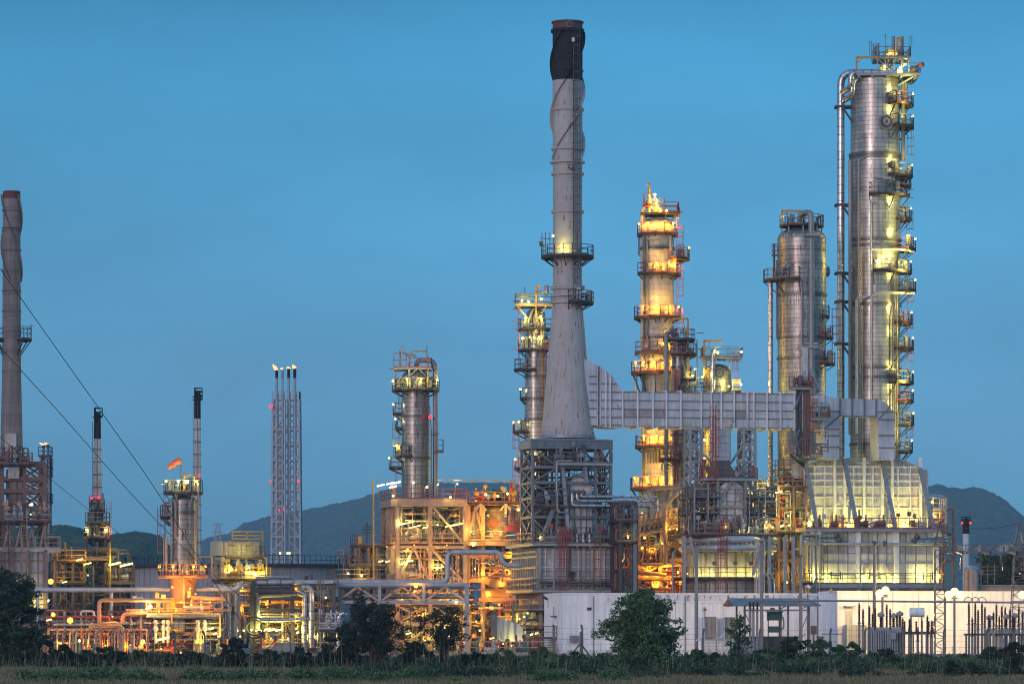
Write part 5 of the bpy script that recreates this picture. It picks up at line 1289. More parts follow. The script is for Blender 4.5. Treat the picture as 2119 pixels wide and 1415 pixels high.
for a, b in ((1440,1),(1555,-1)):
    mb = MB(); mb.beam(g.p(a+ (-15 if b > 0 else 22),1112,-2.8), g.p(a,1190,-2.8), .2); g.part('raking_leg', mb, 'steel')
for a in (1412,1590,1622,1640): 
    mb = MB(); mb.beam(g.p(a,1228,-2.5), g.p(a,1110,-2.5), .3); g.part('post', mb, 'steel')
g.pipe([(1570,1190,-3),(1595,1190,-3),(1600,1205,-3),(1600,1228,-3)], 2, 'pipeclad'); g.pipe([(1398,1138,-1),(1390,1145,-1),(1390,1228,-1)], 2.4, 'pipe')

# ---------------- right heater with the raking columns
g = G('process_furnace', 'largest pale ribbed furnace box with four raking columns and lamps on its deck', 'furnace', 1665, 402)
x, z = g.x, g.z
X0, X1, DB = 0.0, x(1912), 8.5
top = [(X0,z(1100)),(X1,z(1100)),(X1,z(966)),(x(1866),z(948)),(x(1830),z(948)),(x(1790),z(963)),(x(1750),z(948)),(x(1709),z(948)),(X0+.2,z(964)),(X0,z(964))]
mb = MB(); prism(mb, top, .1, DB); g.part('casing', mb, 'panel')
xs = [1665,1707,1727,1748,1789,1828,1849,1880,1909]
rows = [964,979,993,1006,1028,1050,1072]
p = ribwall(g, (X0,.06), (X1,.06), z(1099), z(965), [(x(a)-X0)/(X1-X0) for a in (1686,1707,1768,1809,1862,1888)], [z(q) for q in rows], 'panel', 'rib', .18, .13)
rb = MB()
for a in (1665,1727,1748,1789,1828,1849,1909): rb.beam((x(a),-.22,z(1098)), (x(a),-.22,z(945)), .28, .3, up=(0,1,0))
each(g, 'wall_column', rb, 'rib')
rb = MB(); 
for a, b in (((1668,964),(1709,948)),((1709,948),(1750,948)),((1750,948),(1789,963)),((1789,963),(1830,948)),((1750,963),(1790,948)),((1790,948),(1828,963)),((1830,948),(1866,948)),((1866,948),(1909,965)),((1748,948),(1830,948)),((1688,957),(1688,964)),((1709,948),(1709,964)),((1880,953),(1880,964)),((1866,948),(1866,964))):
    rb.beam(g.p(*a,-.1), g.p(*b,-.1), .16)
g.part('roof_truss', rb, 'steel')
mb = MB(); mb.box(x(1920)-.3, x(1931), .6, DB, z(1075), z(968)); g.part('side_box', mb, 'panel')
for a in (1665,1748,1828,1909):
    mb = MB(); mb.ibeam(g.p(a,950 if a < 1900 else 968,-.35), g.p(a+20,1100,-4.75), .36, .36); g.part('raking_column', mb, 'steel')
    mb = MB(); mb.beam(g.p(a+12,1038,-.4), g.p(a+5,1098,-2.6), .3); mb.beam(g.p(a+5,1022,-.3), g.p(a+9,1022,-2.2), .14); g.part('tie', mb, 'steel')
LY = -4.8
lx0, lx1 = x(1665,LY), x(1934,LY)
mb = MB(); mb.box(lx0+.1, lx1-.1, LY+.1, DB, 0, z(1097)); g.part('firebox', mb, 'panel')
ribwall(g, (lx0,LY), (lx1,LY), z(1207), z(1098), [(x(a,LY)-lx0)/(lx1-lx0) for a in (1705,1727,1747,1790,1809,1828,1868,1890,1912)], [z(q) for q in (1100,1129,1146,1166,1190)], 'panel', 'seam', .10, .06)
rb = MB()
for a in (1672,1685,1768,1848,1931): rb.box(x(a,LY)-.25, x(a,LY)+.25, LY-.36, LY-.01, z(1226), z(1097))
each(g, 'wall_column', rb, 'rib')
rb = MB(); rd = random.Random(12)
for a, b in ((1692,1726),(1728,1746),(1772,1800),(1856,1868)): rb.box(x(a,LY), x(b,LY), LY-.03, LY-.004, z(1127), z(1104)); rb.box(x(a,LY), x(b,LY), LY-.03, LY-.004, z(1144), z(1131))
each(g, 'stained_plate', rb, 'tank')
d = deckpart(g, x(1655,LY), x(1942,LY), LY-.9, -.4, z(1096), 'red', 'steel', 'flr', th=.3)
deckpart(g, x(1650,LY), x(1938,LY), LY-1.4, LY, z(1209), 'rail', 'steel', 'flr', th=.4)
bits(g, x(1670,LY), x(1935,LY), LY-.6, -1.0, z(1096), 26, 84, ('steelr','pipel','steelr','cream'))
for a, b, pw, lp in ((1716,1084,520,1),(1779,1084,520,1),(1797,1083,420,1),(1870,1084,560,1),(1672,1083,260,0),(1838,1086,420,0),(1750,1086,360,0),(1905,1084,420,0),(1695,1086,360,0)):
    if lp: lamp(g.root, g.w(a,b,-2.6), 'W', 0, .26)
    light(g.root, g.w(a,b+1,-2.3), YG, pw*1.7, .2)
for a, b, pw in ((1675,1190,520),(1703,1193,600),(1790,1195,560),(1814,1196,400),(1904,1188,800),(1840,1198,300),(1745,1198,260),(1935,1194,200)): light(g.root, g.w(a,b+4,LY-.75), YG, pw*.5, .2)
for a in (1720,1800,1912):
    mb = MB(); c = g.p(a,1190,LY-1.4); mb.beam(c+Vector((-.5,0,.3)), c+Vector((-.5,0,-.5)), .1); mb.beam(c+Vector((.5,0,.3)), c+Vector((.5,0,-.5)), .1); mb.beam(c+Vector((-.5,0,-.1)), c+Vector((.5,0,-.1)), .1); g.part('burner_handle', mb, 'steeld')
for a in (1787,1830): 
    mb = MB(); c = g.p(a,1181,LY); mb.box(c.x-.3,c.x+.3,LY-.2,LY-.13,c.z-.5,c.z+.5); mb.box(c.x-.16,c.x+.16,LY-.26,LY-.2,c.z-.3,c.z+.3); g.part('peep_door', mb, 'panelp')
pipework(g, x(1650,LY), x(1690,LY), LY-1.6, LY-.6, 2, z(1100), 16, 173, ('steelb','pipe','cream'), (.04,.10), .9)
# supply pipes across the front
for (pts, r_, m_) in (([(1648,1112,LY-1),(1720,1112,LY-1)],3.2,'pipeclad'),([(1648,1120,LY-1),(1728,1120,LY-1)],3,'pipeclad'),([(1648,1127,LY-1.2),(1940,1127,LY-1.2)],2.6,'pipel'),
        ([(1893,1114,LY-1),(1955,1114,LY-1)],3.2,'pipeclad'),([(1886,1121,LY-1),(1955,1121,LY-1)],3.4,'pipeclad'),([(1648,1228,LY-1.5),(1648,1109,LY-1.5)],2.4,'pipel'),([(1770,1228,LY-2),(1770,1127,LY-2)],1.6,'pipe')): g.pipe(pts, r_, m_, 10)
for a, b in ((1722,1110),(1727,1119),(1884,1121),(1890,1112),(1800,1127),(1822,1127)):
    mb = MB(); mb.ball(g.p(a,b,LY-1.1), .34, 8); g.part('valve', mb, 'piped')
# left service deck with the strutted platform
deckpart(g, x(1628), x(1715), -2.2, 1.0, z(941), 'red', 'steel', 'flr'); mb = MB()
for a in (1632,1650): mb.beam(g.p(a,943,-2), g.p(1663,966,-.3), .2)
mb.beam(g.p(1632,943,-2), g.p(1663,943,-2), .24); g.part('deck_strut', mb, 'steeld')
for q in (965,985): deckpart(g, x(1612), x(1664), .5, 3, z(q+8), 'rail', 'panelp', 'fl')
mb = MB(); mb.box(x(1640), x(1664), -.1, 3, z(990), z(960)); g.part('valve_house', mb, 'panelp')
pipework(g, x(1606), x(1662), -1, 2.5, z(1080), z(950), 26, 85, ('pipel','pipe','red','steelr'), (.06,.16), .6)
deckpart(g, x(1600), x(1668), -1.5, 3, z(1008), 'rail', 'deck', 'fl'); deckpart(g, x(1600), x(1668), -1.5, 3, z(1053), 'steelr', 'deck', 'fl'); deckpart(g, x(1596), x(1668), -1.8, 3, z(1100), 'steelr', 'deck', 'fl')
frame(g, [x(1602),x(1634),x(1660)], [-1.4,2.8], [0,z(1160),z(1100),z(1053),z(1008)], .26, 'steelr', [('x',0,0,1,'X'),('x',1,0,0,'\\'),('x',0,0,2,'/')])
pipework(g, x(1598), x(1660), -1.8, 2.5, z(1220), z(1020), 34, 86, ('cream','orange','pipe','steelr'), (.06,.13), .8)
for a, b, pw in ((1607,1020,420),(1627,1068,150),(1629,1088,130),(1616,1089,160),(1640,1186,220),(1625,1205,260)): g.lamp(a, b, -2.2, 'Y' if b < 1180 else 'A', pw, .16, long=.8 if b == 1020 else 0)
deckpart(g, x(1622), x(1645), -6.4, -5, z(1206), 'yellow', 'deck', 'flr')
# right pipe bundle
for k in range(5): g.pipe([(1925,1022+k*1.5,-1-k*.2),(1949+k*3.5,1022+k*1.5,-1-k*.2),(1949+k*3.5,1130,-1-k*.2)], 1.5, 'pipeclad', 8)
for q in (1052,1082,1104): deckpart(g, x(1922), x(1952), -2.4, 1, z(q), 'red' if q > 1090 else 'cream', 'steel', 'fr')
pipework(g, x(1920), x(1965), -2, 1.5, z(1200), z(1060), 22, 87, ('pipel','cream','pipe'), (.05,.12), .8)
for a, b, pw, kd in ((1930,1038,130,'A'),(1936,1068,200,'A'),(1945,1190,150,'A'),(1944,1120,100,'Y')): g.lamp(a, b, -2.3, kd, pw, .22)
frame(g, [x(1940),x(1966)], [-2.2,1.2], [0,z(1160),z(1104),z(1052)], .22, 'steelr', [('x',0,0,1,'X')])
HEAT = g
# strutted pipe tripod above the duct, in front of the round-topped column
g = G('pipe_tower', 'dark red platform tower with raking mast crossing the long duct', 'steel structure', 1640, 393)
x, z = g.x, g.z
mb = MB(); mb.box(x(1646), x(1657), -2.6, -2.1, z(812), z(723)); g.part('mast_plate', mb, 'panel')
for a, b in (((1650,723),(1695,812)),((1666,720),(1668,940)),((1659,720),(1656,812)),((1668,760),(1660,812)),((1655,812),(1640,850))):
    mb = MB(); mb.beam(g.p(*a,-2.4), g.p(*b,-2.4), .22); g.part('brace', mb, 'steel')
deckpart(g, x(1623), x(1661), -3.6, -1.6, z(806), 'steelr', 'steel', 'flr'); bits(g, x(1626), x(1658), -3.2, -2.2, z(806), 4, 88, ('steelr','pipel'))
for a, m_, w_ in ((1652,'steeld',.35),(1661,'steelr',.2),(1666,'piped',.2),(1646,'steeld',.2),(1671,'piped',.14)):
    mb = MB(); mb.beam(g.p(a,946,-2.5), g.p(a,806,-2.5), w_); g.part('post', mb, m_)
mb = MB(); mb.ladder(x(1672,-3), -3, z(940), z(800), .6); g.part('ladder', mb, 'red')
for a, b in (((1634,890),(1630,940)),((1641,890),(1650,942)),((1650,890),(1634,940)),((1634,900),(1652,938)),((1668,902),(1692,938)),((1640,850),(1654,812))):
    mb = MB(); mb.beam(g.p(*a,-2.8), g.p(*b,-2.8), .16); g.part('brace', mb, 'steelb')
pipework(g, x(1640), x(1700), -3, -1.6, z(940), z(890), 14, 89, ('steelr','steelb','piped'), (.04,.09), .6)
# ================================================================== left chimney's furnace
g = G('process_furnace', 'reddish-brown furnace casing and braced frame under the chimney at the left edge', 'furnace', -4, 386)
x, z = g.x, g.z
xs = [x(-60), x(4), x(49), x(90)]
frame(g, xs, [0, 5.0], [z(1132), z(1078), z(1050), z(1015), z(990), z(958)], .36, 'steelr', [('x',2,k,lv,'X') for k in (0,1) for lv in (1,2,3,4)] + [('x',i,0,0,kd) for i, kd in ((0,'X'),(1,'V'),(2,'/'))] + [('y',0,3,lv,'X') for lv in range(5)])
mb = MB(); mb.box(x(18,.3), x(48,.3), .3, 4.4, z(1062), z(968)); g.part('flue_casing', mb, 'panelb')
ribwall(g, (x(18,.25),.25), (x(48,.25),.25), z(1060), z(970), [0,.5,1], [z(q) for q in (990,1030,1060)], 'panelb', 'steelr', .1, .1)
mb = MB(); mb.box(x(16), x(38), -.4, .2, z(990), z(968)); g.part('service_cabin', mb, 'panelp')
mb = MB(); mb.box(x(-60), x(92), -.2, 5.2, z(1085), z(1076)); g.part('girder', mb, 'steelr')
deckpart(g, x(-60), x(64), -1.2, 0, z(960), 'steelr', 'deck', 'fr'); deckpart(g, x(-60), x(98), -1.6, 5, z(1078), 'steelr', 'deck', 'fr'); deckpart(g, x(-60), x(118), -2.4, 6, z(1135), 'steelp', 'panelp', 'fr', th=.35)
bits(g, x(0), x(92), -1.3, -.4, z(1078), 16, 101, ('steelr','pipel','pipe','steelp')); bits(g, x(0), x(60), -1, -.4, z(960), 8, 102, ('steelr','pipe'))
for a in range(0, 100, 12):
    mb = MB(); mb.beam(g.p(a,1134,-1.2), g.p(a+(8 if a % 24 else -8),1084,-.3), .22); g.part('raking_leg', mb, 'steelp')
fx0, fx1 = x(-70,-2), x(98,-2)
mb = MB(); mb.box(fx0, fx1-.1, -1.9, 9, 0, z(1138)); g.part('firebox', mb, 'panelb')
ribwall(g, (fx0,-2), (fx1,-2), 1.0, z(1138), [i/10 for i in range(11)], [z(q) for q in (1160,1185,1212,1240,1275,1310)], 'panelp', 'panelb', .12, .1)
rb = MB()
for a in (2,28,62,96): rb.box(x(a,-2)-.2, x(a,-2)+.2, -2.4, -2.01, 0, z(1138))
each(g, 'wall_column', rb, 'panelb')
for a, b in ((60,1250),(88,1250),(74,1240)): light(g.root, g.w(a,b,-2.9), YG, 90)
for q in (1262,1300): deckpart(g, x(40), x(104), -3.4, -2, z(q), 'steelr', 'deck', 'fr')
for a, m_ in ((18,'steelr'),(30,'steelr'),(56,'steelp')):
    mb = MB(); mb.ladder(x(a,-2.6), -2.6, z(1210), z(1085), .6); g.part('ladder', mb, m_)
for a in (86,92,88):
    pass
lamp(g.root, g.w(60,1042,1.0), 'W', 120, .3); lamp(g.root, g.w(58,1062,1.0), 'W', 90, .25)
g.pipe([(80,1075,-1),(80,1060,-1)], 3.4, 'pipel'); 
pipework(g, x(88), x(118), -2, 3, z(1135), z(1105), 16, 103, ('steelr','pipe'), (.05,.12))

# small twin flare behind it
def flare_lattice(root, x0, x1, y0, y1, z0, z1, n, m, w=.12):
    for i in range(n):
        a = z0+(z1-z0)*i/n; b = z0+(z1-z0)*(i+1)/n
        for (p, q) in (((x0,y0),(x1,y0)),((x1,y0),(x1,y1)),((x1,y1),(x0,y1)),((x0,y1),(x0,y0))):
            mb = MB(); mb.beam((*p,b), (*q,b), w); mb.beam((*p,a) if i % 2 else (*q,a), (*q,b) if i % 2 else (*p,b), w*.7); part(root, 'brace', mb, m)
def flame(root, p, h, lean, r):
    mb = MB(); n = 9; pts = []
    prev = None
    rd = random.Random(int(h*100+r*10))
    p = Vector(p); path = []; 
    for i in range(n+1):
        t = i/n; path.append((p+Vector((lean*t**1.2+rd.uniform(-.1,.1)*r, 0, h*t)), r*(0.55+1.2*t*(1-t)*2.0)*(1-t)**0.55+0.02))
    b = len(mb.v); k = 10
    for c, rr in path:
        for j in range(k):
            a = 2*math.pi*j/k; q = rr*(1+rd.uniform(-.18,.18)); mb.v.append((c.x+q*math.cos(a), c.y+q*math.sin(a), c.z))
    for i in range(n):
        for j in range(k): mb.face([b+i*k+j, b+i*k+(j+1)%k, b+(i+1)*k+(j+1)%k, b+(i+1)*k+j])
    return part(root, 'flame', mb, M['flame'])
Y = 470.0
sx = X(95, Y); t = thing('flare_stack', 'small dark twin flare with two low flames behind the brown furnace at the left edge', 'flare', (sx, Y, 0))
for a, tp in ((90,926),(99,924)):
    mb = MB(); mb.tube([(X(a,Y), Y, 0), (X(a,Y), Y, Z(tp,Y))], S(2.6,Y), 10); p = part(t, 'flare_pipe', mb, M['steelb']); mb = MB(); mb.tube([(X(a,Y), Y, Z(tp,Y)+.01), (X(a,Y), Y, Z(tp-5,Y))], S(3.2,Y), 10); part(p, 'burner_tip', mb, M['black'])
flame(t, (X(90,Y),Y,Z(921,Y)), .35, -.5, .26); flame(t, (X(98,Y),Y,Z(920,Y)), .3, -.3, .24)
for a in (86,103):
    for dy in (-1,1): mb = MB(); mb.beam((X(a,Y),Y+dy,0),(X(a,Y),Y+dy,Z(945,Y)), .22); part(t, 'post', mb, M['steelb'])
flare_lattice(t, X(86,Y), X(103,Y), Y-1, Y+1, 0, Z(945,Y), 26, M['steelb'], .16)
for q, a in ((944,0),(968,100),(985,100),(1040,100)):
    mb = MB(); xx0, xx1 = (X(82,Y), X(106,Y)) if not a else (X(100,Y), X(107,Y)); mb.box(xx0, xx1, Y-1.2, Y+1.2, Z(q,Y)-.12, Z(q,Y)); mb.rail([(xx0,Y-1.2,Z(q,Y)),(xx1,Y-1.2,Z(q,Y)),(xx1,Y+1.2,Z(q,Y))], 1.1, .08); part(t, 'landing', mb, M['steeld'])

# ---------------- two slim stacks
def slim_stack(label, px, Y, top, blk, rt, rb_, foot, collar, lamps_, stays=None):
    cx, cy = X(px,Y), Y; t = thing('slim_stack', label, 'chimney', (cx,cy,Z(foot,Y)))
    f = lambda q: rt+(rb_-rt)*(q-top)/(foot-top)
    mb = MB(); mb.lathe(cx, cy, [(S(f(foot),Y),Z(foot,Y)),(S(f(blk),Y),Z(blk,Y))], 24, cap=False); part(t, 'shaft', mb, M['white'])
    mb = MB(); mb.lathe(cx, cy, [(S(f(blk),Y)+.01,Z(blk,Y)),(S(rt,Y)+.01,Z(top,Y)),(S(rt,Y)*.8,Z(top,Y)),(S(rt,Y)*.8,Z(top+10,Y))], 24, cap=False); part(t, 'black_top', mb, M['black'])
    for q in collar:
        mb = MB(); mb.arc(cx, cy, Z(q,Y)-.1, Z(q,Y), S(rt,Y), S(rt+4,Y), 0, 360, 16); mb.arail(cx, cy, Z(q,Y), S(rt+3.6,Y), 0, 360, .9, .09); part(t, 'collar', mb, M['black'])
    mb = MB(); mb.ladder(cx-S(rb_*.4,Y), cy-S(rb_,Y)-.1, Z(foot,Y), Z(top+20,Y), .5, False); part(t, 'ladder', mb, M['steeld'])
    q = blk+22
    while q < foot:
        mb = MB(); mb.arc(cx, cy, Z(q,Y)-.06, Z(q,Y)+.06, S(f(q),Y)-.02, S(f(q),Y)+.07, 0, 360, 20); part(t, 'band', mb, M['conc']); q += 26
    for a, b in lamps_: lamp(t, P(a, b, Y)+Vector((0,-S(rb_,Y)-.3,0)), 'R', 8, .16)
    return t, cx, cy
Y = 404.0
t, cx, cy = slim_stack('slim white stack with black tip on the far left, above lit round decks', 201.5, Y, 853, 908, 6.5, 9.5, 1045, (862,), ((191.5,1030),(206,1030)))
r_ = S(9.5, Y)
Pf = lambda px, py, off=0.0: Vector((X(px,Y), Y-off, Z(py,Y)))
mb = MB(); mb.lathe(cx, cy, [(S(9.5,Y),0),(S(9.5,Y),Z(1120,Y)),(S(8,Y),Z(1118,Y)),(S(8,Y),Z(1045,Y))], 28, cap=False); part(t, 'heater_body', mb, M['clad'])
for q, ro, rl, L in ((1055,16,'steelr',()),(1082,26,'steelp',((-150,'Y',220,-.7),(-40,'Y',300,-.7))),(1113,28,'steelr',())):
    platform(t, cx, cy, Z(q,Y), S(8,Y), S(ro,Y), 0, 360, rail=rl, brk=.9, kit=6, seed=q, lamps=L, thick=.3)
for a in (-19,19):
    mb = MB(); mb.beam((X(201+a,Y),Y-1,0),(X(201+a,Y),Y-1,Z(1110,Y)), .2); part(t, 'post', mb, M['steelr'])
lad(t, cx, cy, r_+.5, -30, 2, Z(1055,Y), 'red'); mb = MB(); mb.box(X(193,Y), X(209,Y), Y-2, Y-1.2, Z(1045,Y), Z(1040,Y)); part(t, 'damper', mb, M['steeld'])
nozzle(t, cx, cy, S(8,Y), -85, Z(1100,Y), .35, .2, 'clad', 'pipe')
mb = MB(); mb.pipe([Pf(214,1020,.5),Pf(214,1046,.5)], .07, 6); mb.pipe([Pf(186,1060,.5),Pf(186,1028,.5),Pf(192,1025,.5)], .05, 6); part(t, 'conduit', mb, M['piped'])
slim_stack('taller slim white stack with black tip, rising behind the short column', 408.5, 430.0, 810, 866, 6.4, 8.2, 1178, (820,826), ((413,984.5),))

# windsock
Y = 372.0
t = thing('windsock', 'orange windsock blowing left from a thin pole above the short column', 'windsock', (X(376,Y), Y-1.0, Z(1018,Y)))
mb = MB(); mb.tube([(X(376,Y),Y-1,Z(1018,Y)),(X(376,Y),Y-1,Z(950,Y))], .05, 6); part(t, 'pole', mb, M['rail'])
mb = MB(); mb.cone((X(375,Y),Y-1,Z(953,Y)), (X(363,Y),Y-1.1,Z(959,Y)), .36, .33, 12); mb.cone((X(363,Y),Y-1.1,Z(959,Y)), (X(350,Y),Y-1.2,Z(969.5,Y)), .33, .2, 12); part(t, 'sock', mb, M['sock'])

# ---------------- flare tower
Y = 620.0
t = thing('flare_tower', 'tall bluish lattice flare tower with four pipes, three of them burning', 'flare tower', (X(592,Y), Y, 0))
zt, zb = Z(827,Y), 0.0
def fx(side, z_): w = S(27 + (1-(z_)/zt)*3.5, Y); return X(593,Y)+side*w, Y+w
nz_ = 16
for sx in (-1,1):
    for sy in (-1,1):
        w0, w1 = S(31,Y), S(27,Y)
        mb = MB(); mb.beam((X(593,Y)+sx*w0, Y+sy*w0, 0), (X(593,Y)+sx*w1, Y+sy*w1, zt), .32); part(t, 'leg', mb, M['flare'])
for i in range(nz_):
    a, b = zt*i/nz_, zt*(i+1)/nz_; wa, wb = S(31-4*i/nz_,Y), S(31-4*(i+1)/nz_,Y); c = X(593,Y)
    for (p, q) in (((-1,-1),(1,-1)),((1,-1),(1,1)),((1,1),(-1,1)),((-1,1),(-1,-1))):
        mb = MB(); mb.beam((c+p[0]*wb,Y+p[1]*wb,b),(c+q[0]*wb,Y+q[1]*wb,b), .28)
        mb.beam((c+p[0]*wa,Y+p[1]*wa,a),(c+(p[0]+q[0])/2*wb,Y+(p[1]+q[1])/2*wb,b), .24); mb.beam((c+q[0]*wa,Y+q[1]*wa,a),(c+(p[0]+q[0])/2*wb,Y+(p[1]+q[1])/2*wb,b), .24)
        part(t, 'brace', mb, M['flare'])
for k, (a, tip, nr) in enumerate(((574.3,767,2.7),(586.3,768,2.2),(599,764,2.8),(611.6,764,3.0))):
    mb = MB(); mb.tube([(X(a,Y),Y-2.2,0),(X(a,Y),Y-2.2,Z(784,Y))], S(nr,Y), 10); p = part(t, 'flare_pipe', mb, M['flare'])
    mb = MB(); mb.tube([(X(a,Y),Y-2.2,Z(784,Y)+.01),(X(a,Y),Y-2.2,Z(tip,Y))], S(nr,Y)*1.1, 10); part(p, 'burner_tip', mb, M['black' if k != 1 else 'pipe'])
    mb = MB(); mb.tube([(X(a+3.6,Y),Y-2.2,0),(X(a+3.6,Y),Y-2.2,Z(815,Y))], S(.9,Y), 6); part(t, 'gas_line', mb, M['pipe'])
mb = MB(); mb.lathe(X(582,Y), Y+1, [(S(5.5,Y),0),(S(5.5,Y),Z(880,Y))], 20); part(t, 'water_seal_drum', mb, M['white'])
mb = MB(); mb.tube([(X(592,Y),Y-3,0),(X(592,Y),Y-3,Z(830,Y))], S(2.4,Y), 12); part(t, 'flare_pipe', mb, M['pipel'])
flame(t, (X(573.5,Y),Y-2.2,Z(768,Y)), S(13,Y), -S(7,Y), .38); flame(t, (X(599,Y),Y-2.2,Z(765,Y)), S(5,Y), -.1, .36); flame(t, (X(611.6,Y),Y-2.2,Z(765,Y)), S(9,Y), -.3, .36); flame(t, (X(584,Y),Y-2.2,Z(766,Y)), .3, .1, .3)
for q in (829,860,883,915,942,970,1000,1035,1065,1090,1110):
    mb = MB(); w = S(28,Y); mb.box(X(593,Y)-w, X(593,Y)+w, Y-w, Y-w*.4, Z(q,Y)-.15, Z(q,Y)); 
    if q in (829,860): mb.rail([(X(593,Y)-w,Y-w,Z(q,Y)),(X(593,Y)+w,Y-w,Z(q,Y)),(X(593,Y)+w,Y+w,Z(q,Y))], 1.3, .12)
    if q in (883,): pass
    part(t, 'landing', mb, M['steel'])
mb = MB(); mb.ladder(X(597,Y), Y-3.4, 0, Z(829,Y), .7, False, t=.08); part(t, 'ladder', mb, M['flare'])
for a, b, s_ in ((563.5,843,.3),(563,997.5,.2),(620,997.5,.2),(580,1056,.17),(591,1056,.17)): lamp(t, P(a,b,Y)+Vector((0,-3,0)), 'R', 6, s_)
mb = MB(); mb.beam((X(563.5,Y),Y-3,Z(843,Y)),(X(570,Y),Y-3,Z(845,Y)), .15); part(t, 'beacon_arm', mb, M['steeld'])

# far transmission pylon
Y = 1200.0
t = thing('transmission_pylon', 'faint grey lattice pylon standing on the far wooded hill', 'pylon', (X(450,Y), Y, Z(1125,Y)))
mb = MB(); c = X(450,Y)
for s_ in (-1,1):
    mb.beam((c+s_*S(8,Y),Y,Z(1125,Y)),(c+s_*S(3,Y),Y,Z(1084,Y)), .22); mb.beam((c+s_*S(8,Y),Y+2,Z(1125,Y)),(c+s_*S(3,Y),Y+2,Z(1084,Y)), .2)
for i in range(6): a, b = 1125-i*7, 1118-i*7; w0, w1 = 8-i*.85, 7.2-i*.85; mb.beam((c-S(w0,Y),Y,Z(a,Y)),(c+S(w1,Y),Y,Z(b,Y)), .14); mb.beam((c+S(w0,Y),Y,Z(a,Y)),(c-S(w1,Y),Y,Z(b,Y)), .14)
part(t, 'tower', mb, M['steel'])
for q, w in ((1085,12),(1101,13)):
    mb = MB(); mb.beam((c-S(w,Y),Y,Z(q,Y)),(c+S(w,Y),Y,Z(q,Y)), .25); mb.beam((c-S(w,Y),Y,Z(q,Y)),(c,Y,Z(q-3,Y)), .16); mb.beam((c+S(w,Y),Y,Z(q,Y)),(c,Y,Z(q-3,Y)), .16); part(t, 'crossarm', mb, M['steel'])

# ---------------- the grey storage tank
Y = 520.0
cx, cy = X(503,Y), Y; rt = S(231,Y)
t = thing('storage_tank', 'broad low grey storage tank with railed roof edge in front of the flare tower', 'storage tank', (cx,cy,0))
mb = MB(); mb.lathe(cx, cy, [(rt,0),(rt,Z(1171,Y))], 96, cap=False); part(t, 'wall', mb, M['tank'])
mb = MB(); mb.lathe(cx, cy, [(rt-.05,Z(1171,Y)),(.5,Z(1163,Y))], 96, cap=False); part(t, 'roof', mb, M['tank'])
mb = MB(); mb.arc(cx, cy, Z(1171,Y)-.25, Z(1171,Y), rt+.01, rt+.9, 0, 360, 96); part(t, 'wind_girder', mb, M['deck'])
mb = MB(); mb.arail(cx, cy, Z(1171,Y), rt+.85, 180, 360, 1.2, .07); part(t, 'railing', mb, M['steeld'])
for a in range(190, 352, 6): 
    mb = MB(); mb.beam((cx+(rt+.03)*math.cos(R(a)),cy+(rt+.03)*math.sin(R(a)),0),(cx+(rt+.03)*math.cos(R(a)),cy+(rt+.03)*math.sin(R(a)),Z(1173,Y)), .06); part(t, 'weld_seam', mb, M['conc'])
for a in (588,603,607): lamp(t, (X(a,Y), cy-rt+6, Z(1153,Y)+.4), 'Y', 0, .22)
Y = 545.0
t = thing('storage_tank', 'grey tank mostly hidden behind the pink steel structure and the broad low tank', 'storage tank', (X(735,Y),Y,0)); cx, cy, rt = X(735,Y), Y, S(70,Y)
mb = MB(); mb.lathe(cx, cy, [(rt,0),(rt,Z(1183,Y))]+dome(rt, Z(1183,Y), .8)[1:], 64, cap=False); part(t, 'wall', mb, M['tank']); mb = MB(); mb.arail(cx, cy, Z(1183,Y), rt, 180, 360, 1.1, .07); part(t, 'railing', mb, M['steeld'])

# ---------------- pink steel structure
g = G('process_structure', 'large pinkish steel structure of several open floors full of yellow and orange lit pipework', 'steel structure', 822, 402)
x, z = g.x, g.z
xs = [0, x(889.5), x(962)]; ys = [0, 2.7, 5.4, 8.6]
lv = [0, z(1290), z(1250), z(1208), z(1130), z(1038)]
frame(g, xs, ys, lv, .42, 'steelp', [('x',1,0,4,'\\'),('x',0,0,3,'K'),('x',1,0,3,'\\'),('x',0,0,2,'/'),('x',1,0,2,'/'),('x',0,0,1,'X'),('x',1,0,1,'\\'),('x',0,0,0,'/'),('x',1,1,4,'X'),('x',0,1,3,'/'),('x',0,3,4,'X'),('y',1,0,3,'/'),('y',0,0,4,'/'),('y',2,0,2,'X'),('y',2,0,4,'\\'),('x',0,2,2,'X'),('x',1,3,2,'X'),('x',0,1,1,'/')], bw=.42)
mb = MB(); mb.box(x(774,8.8)-.1, x(965), -.35, -.26, z(1047), z(1032)); g.part('girder', mb, 'steelp')
mb = MB(); mb.box(-.4, -.3, -.2, 8.8, z(1047), z(1032)); g.part('girder', mb, 'steelp')
deckpart(g, -.3, x(965), -.25, 8.7, z(1032), 'red', 'deck', 'flr', th=.2)
for q, zz_ in ((1124,.0),(1208,.0),(1250,0)): deckpart(g, -.2, x(962), -.2, 8.6, z(q), 'steelp', 'deck', 'fl')
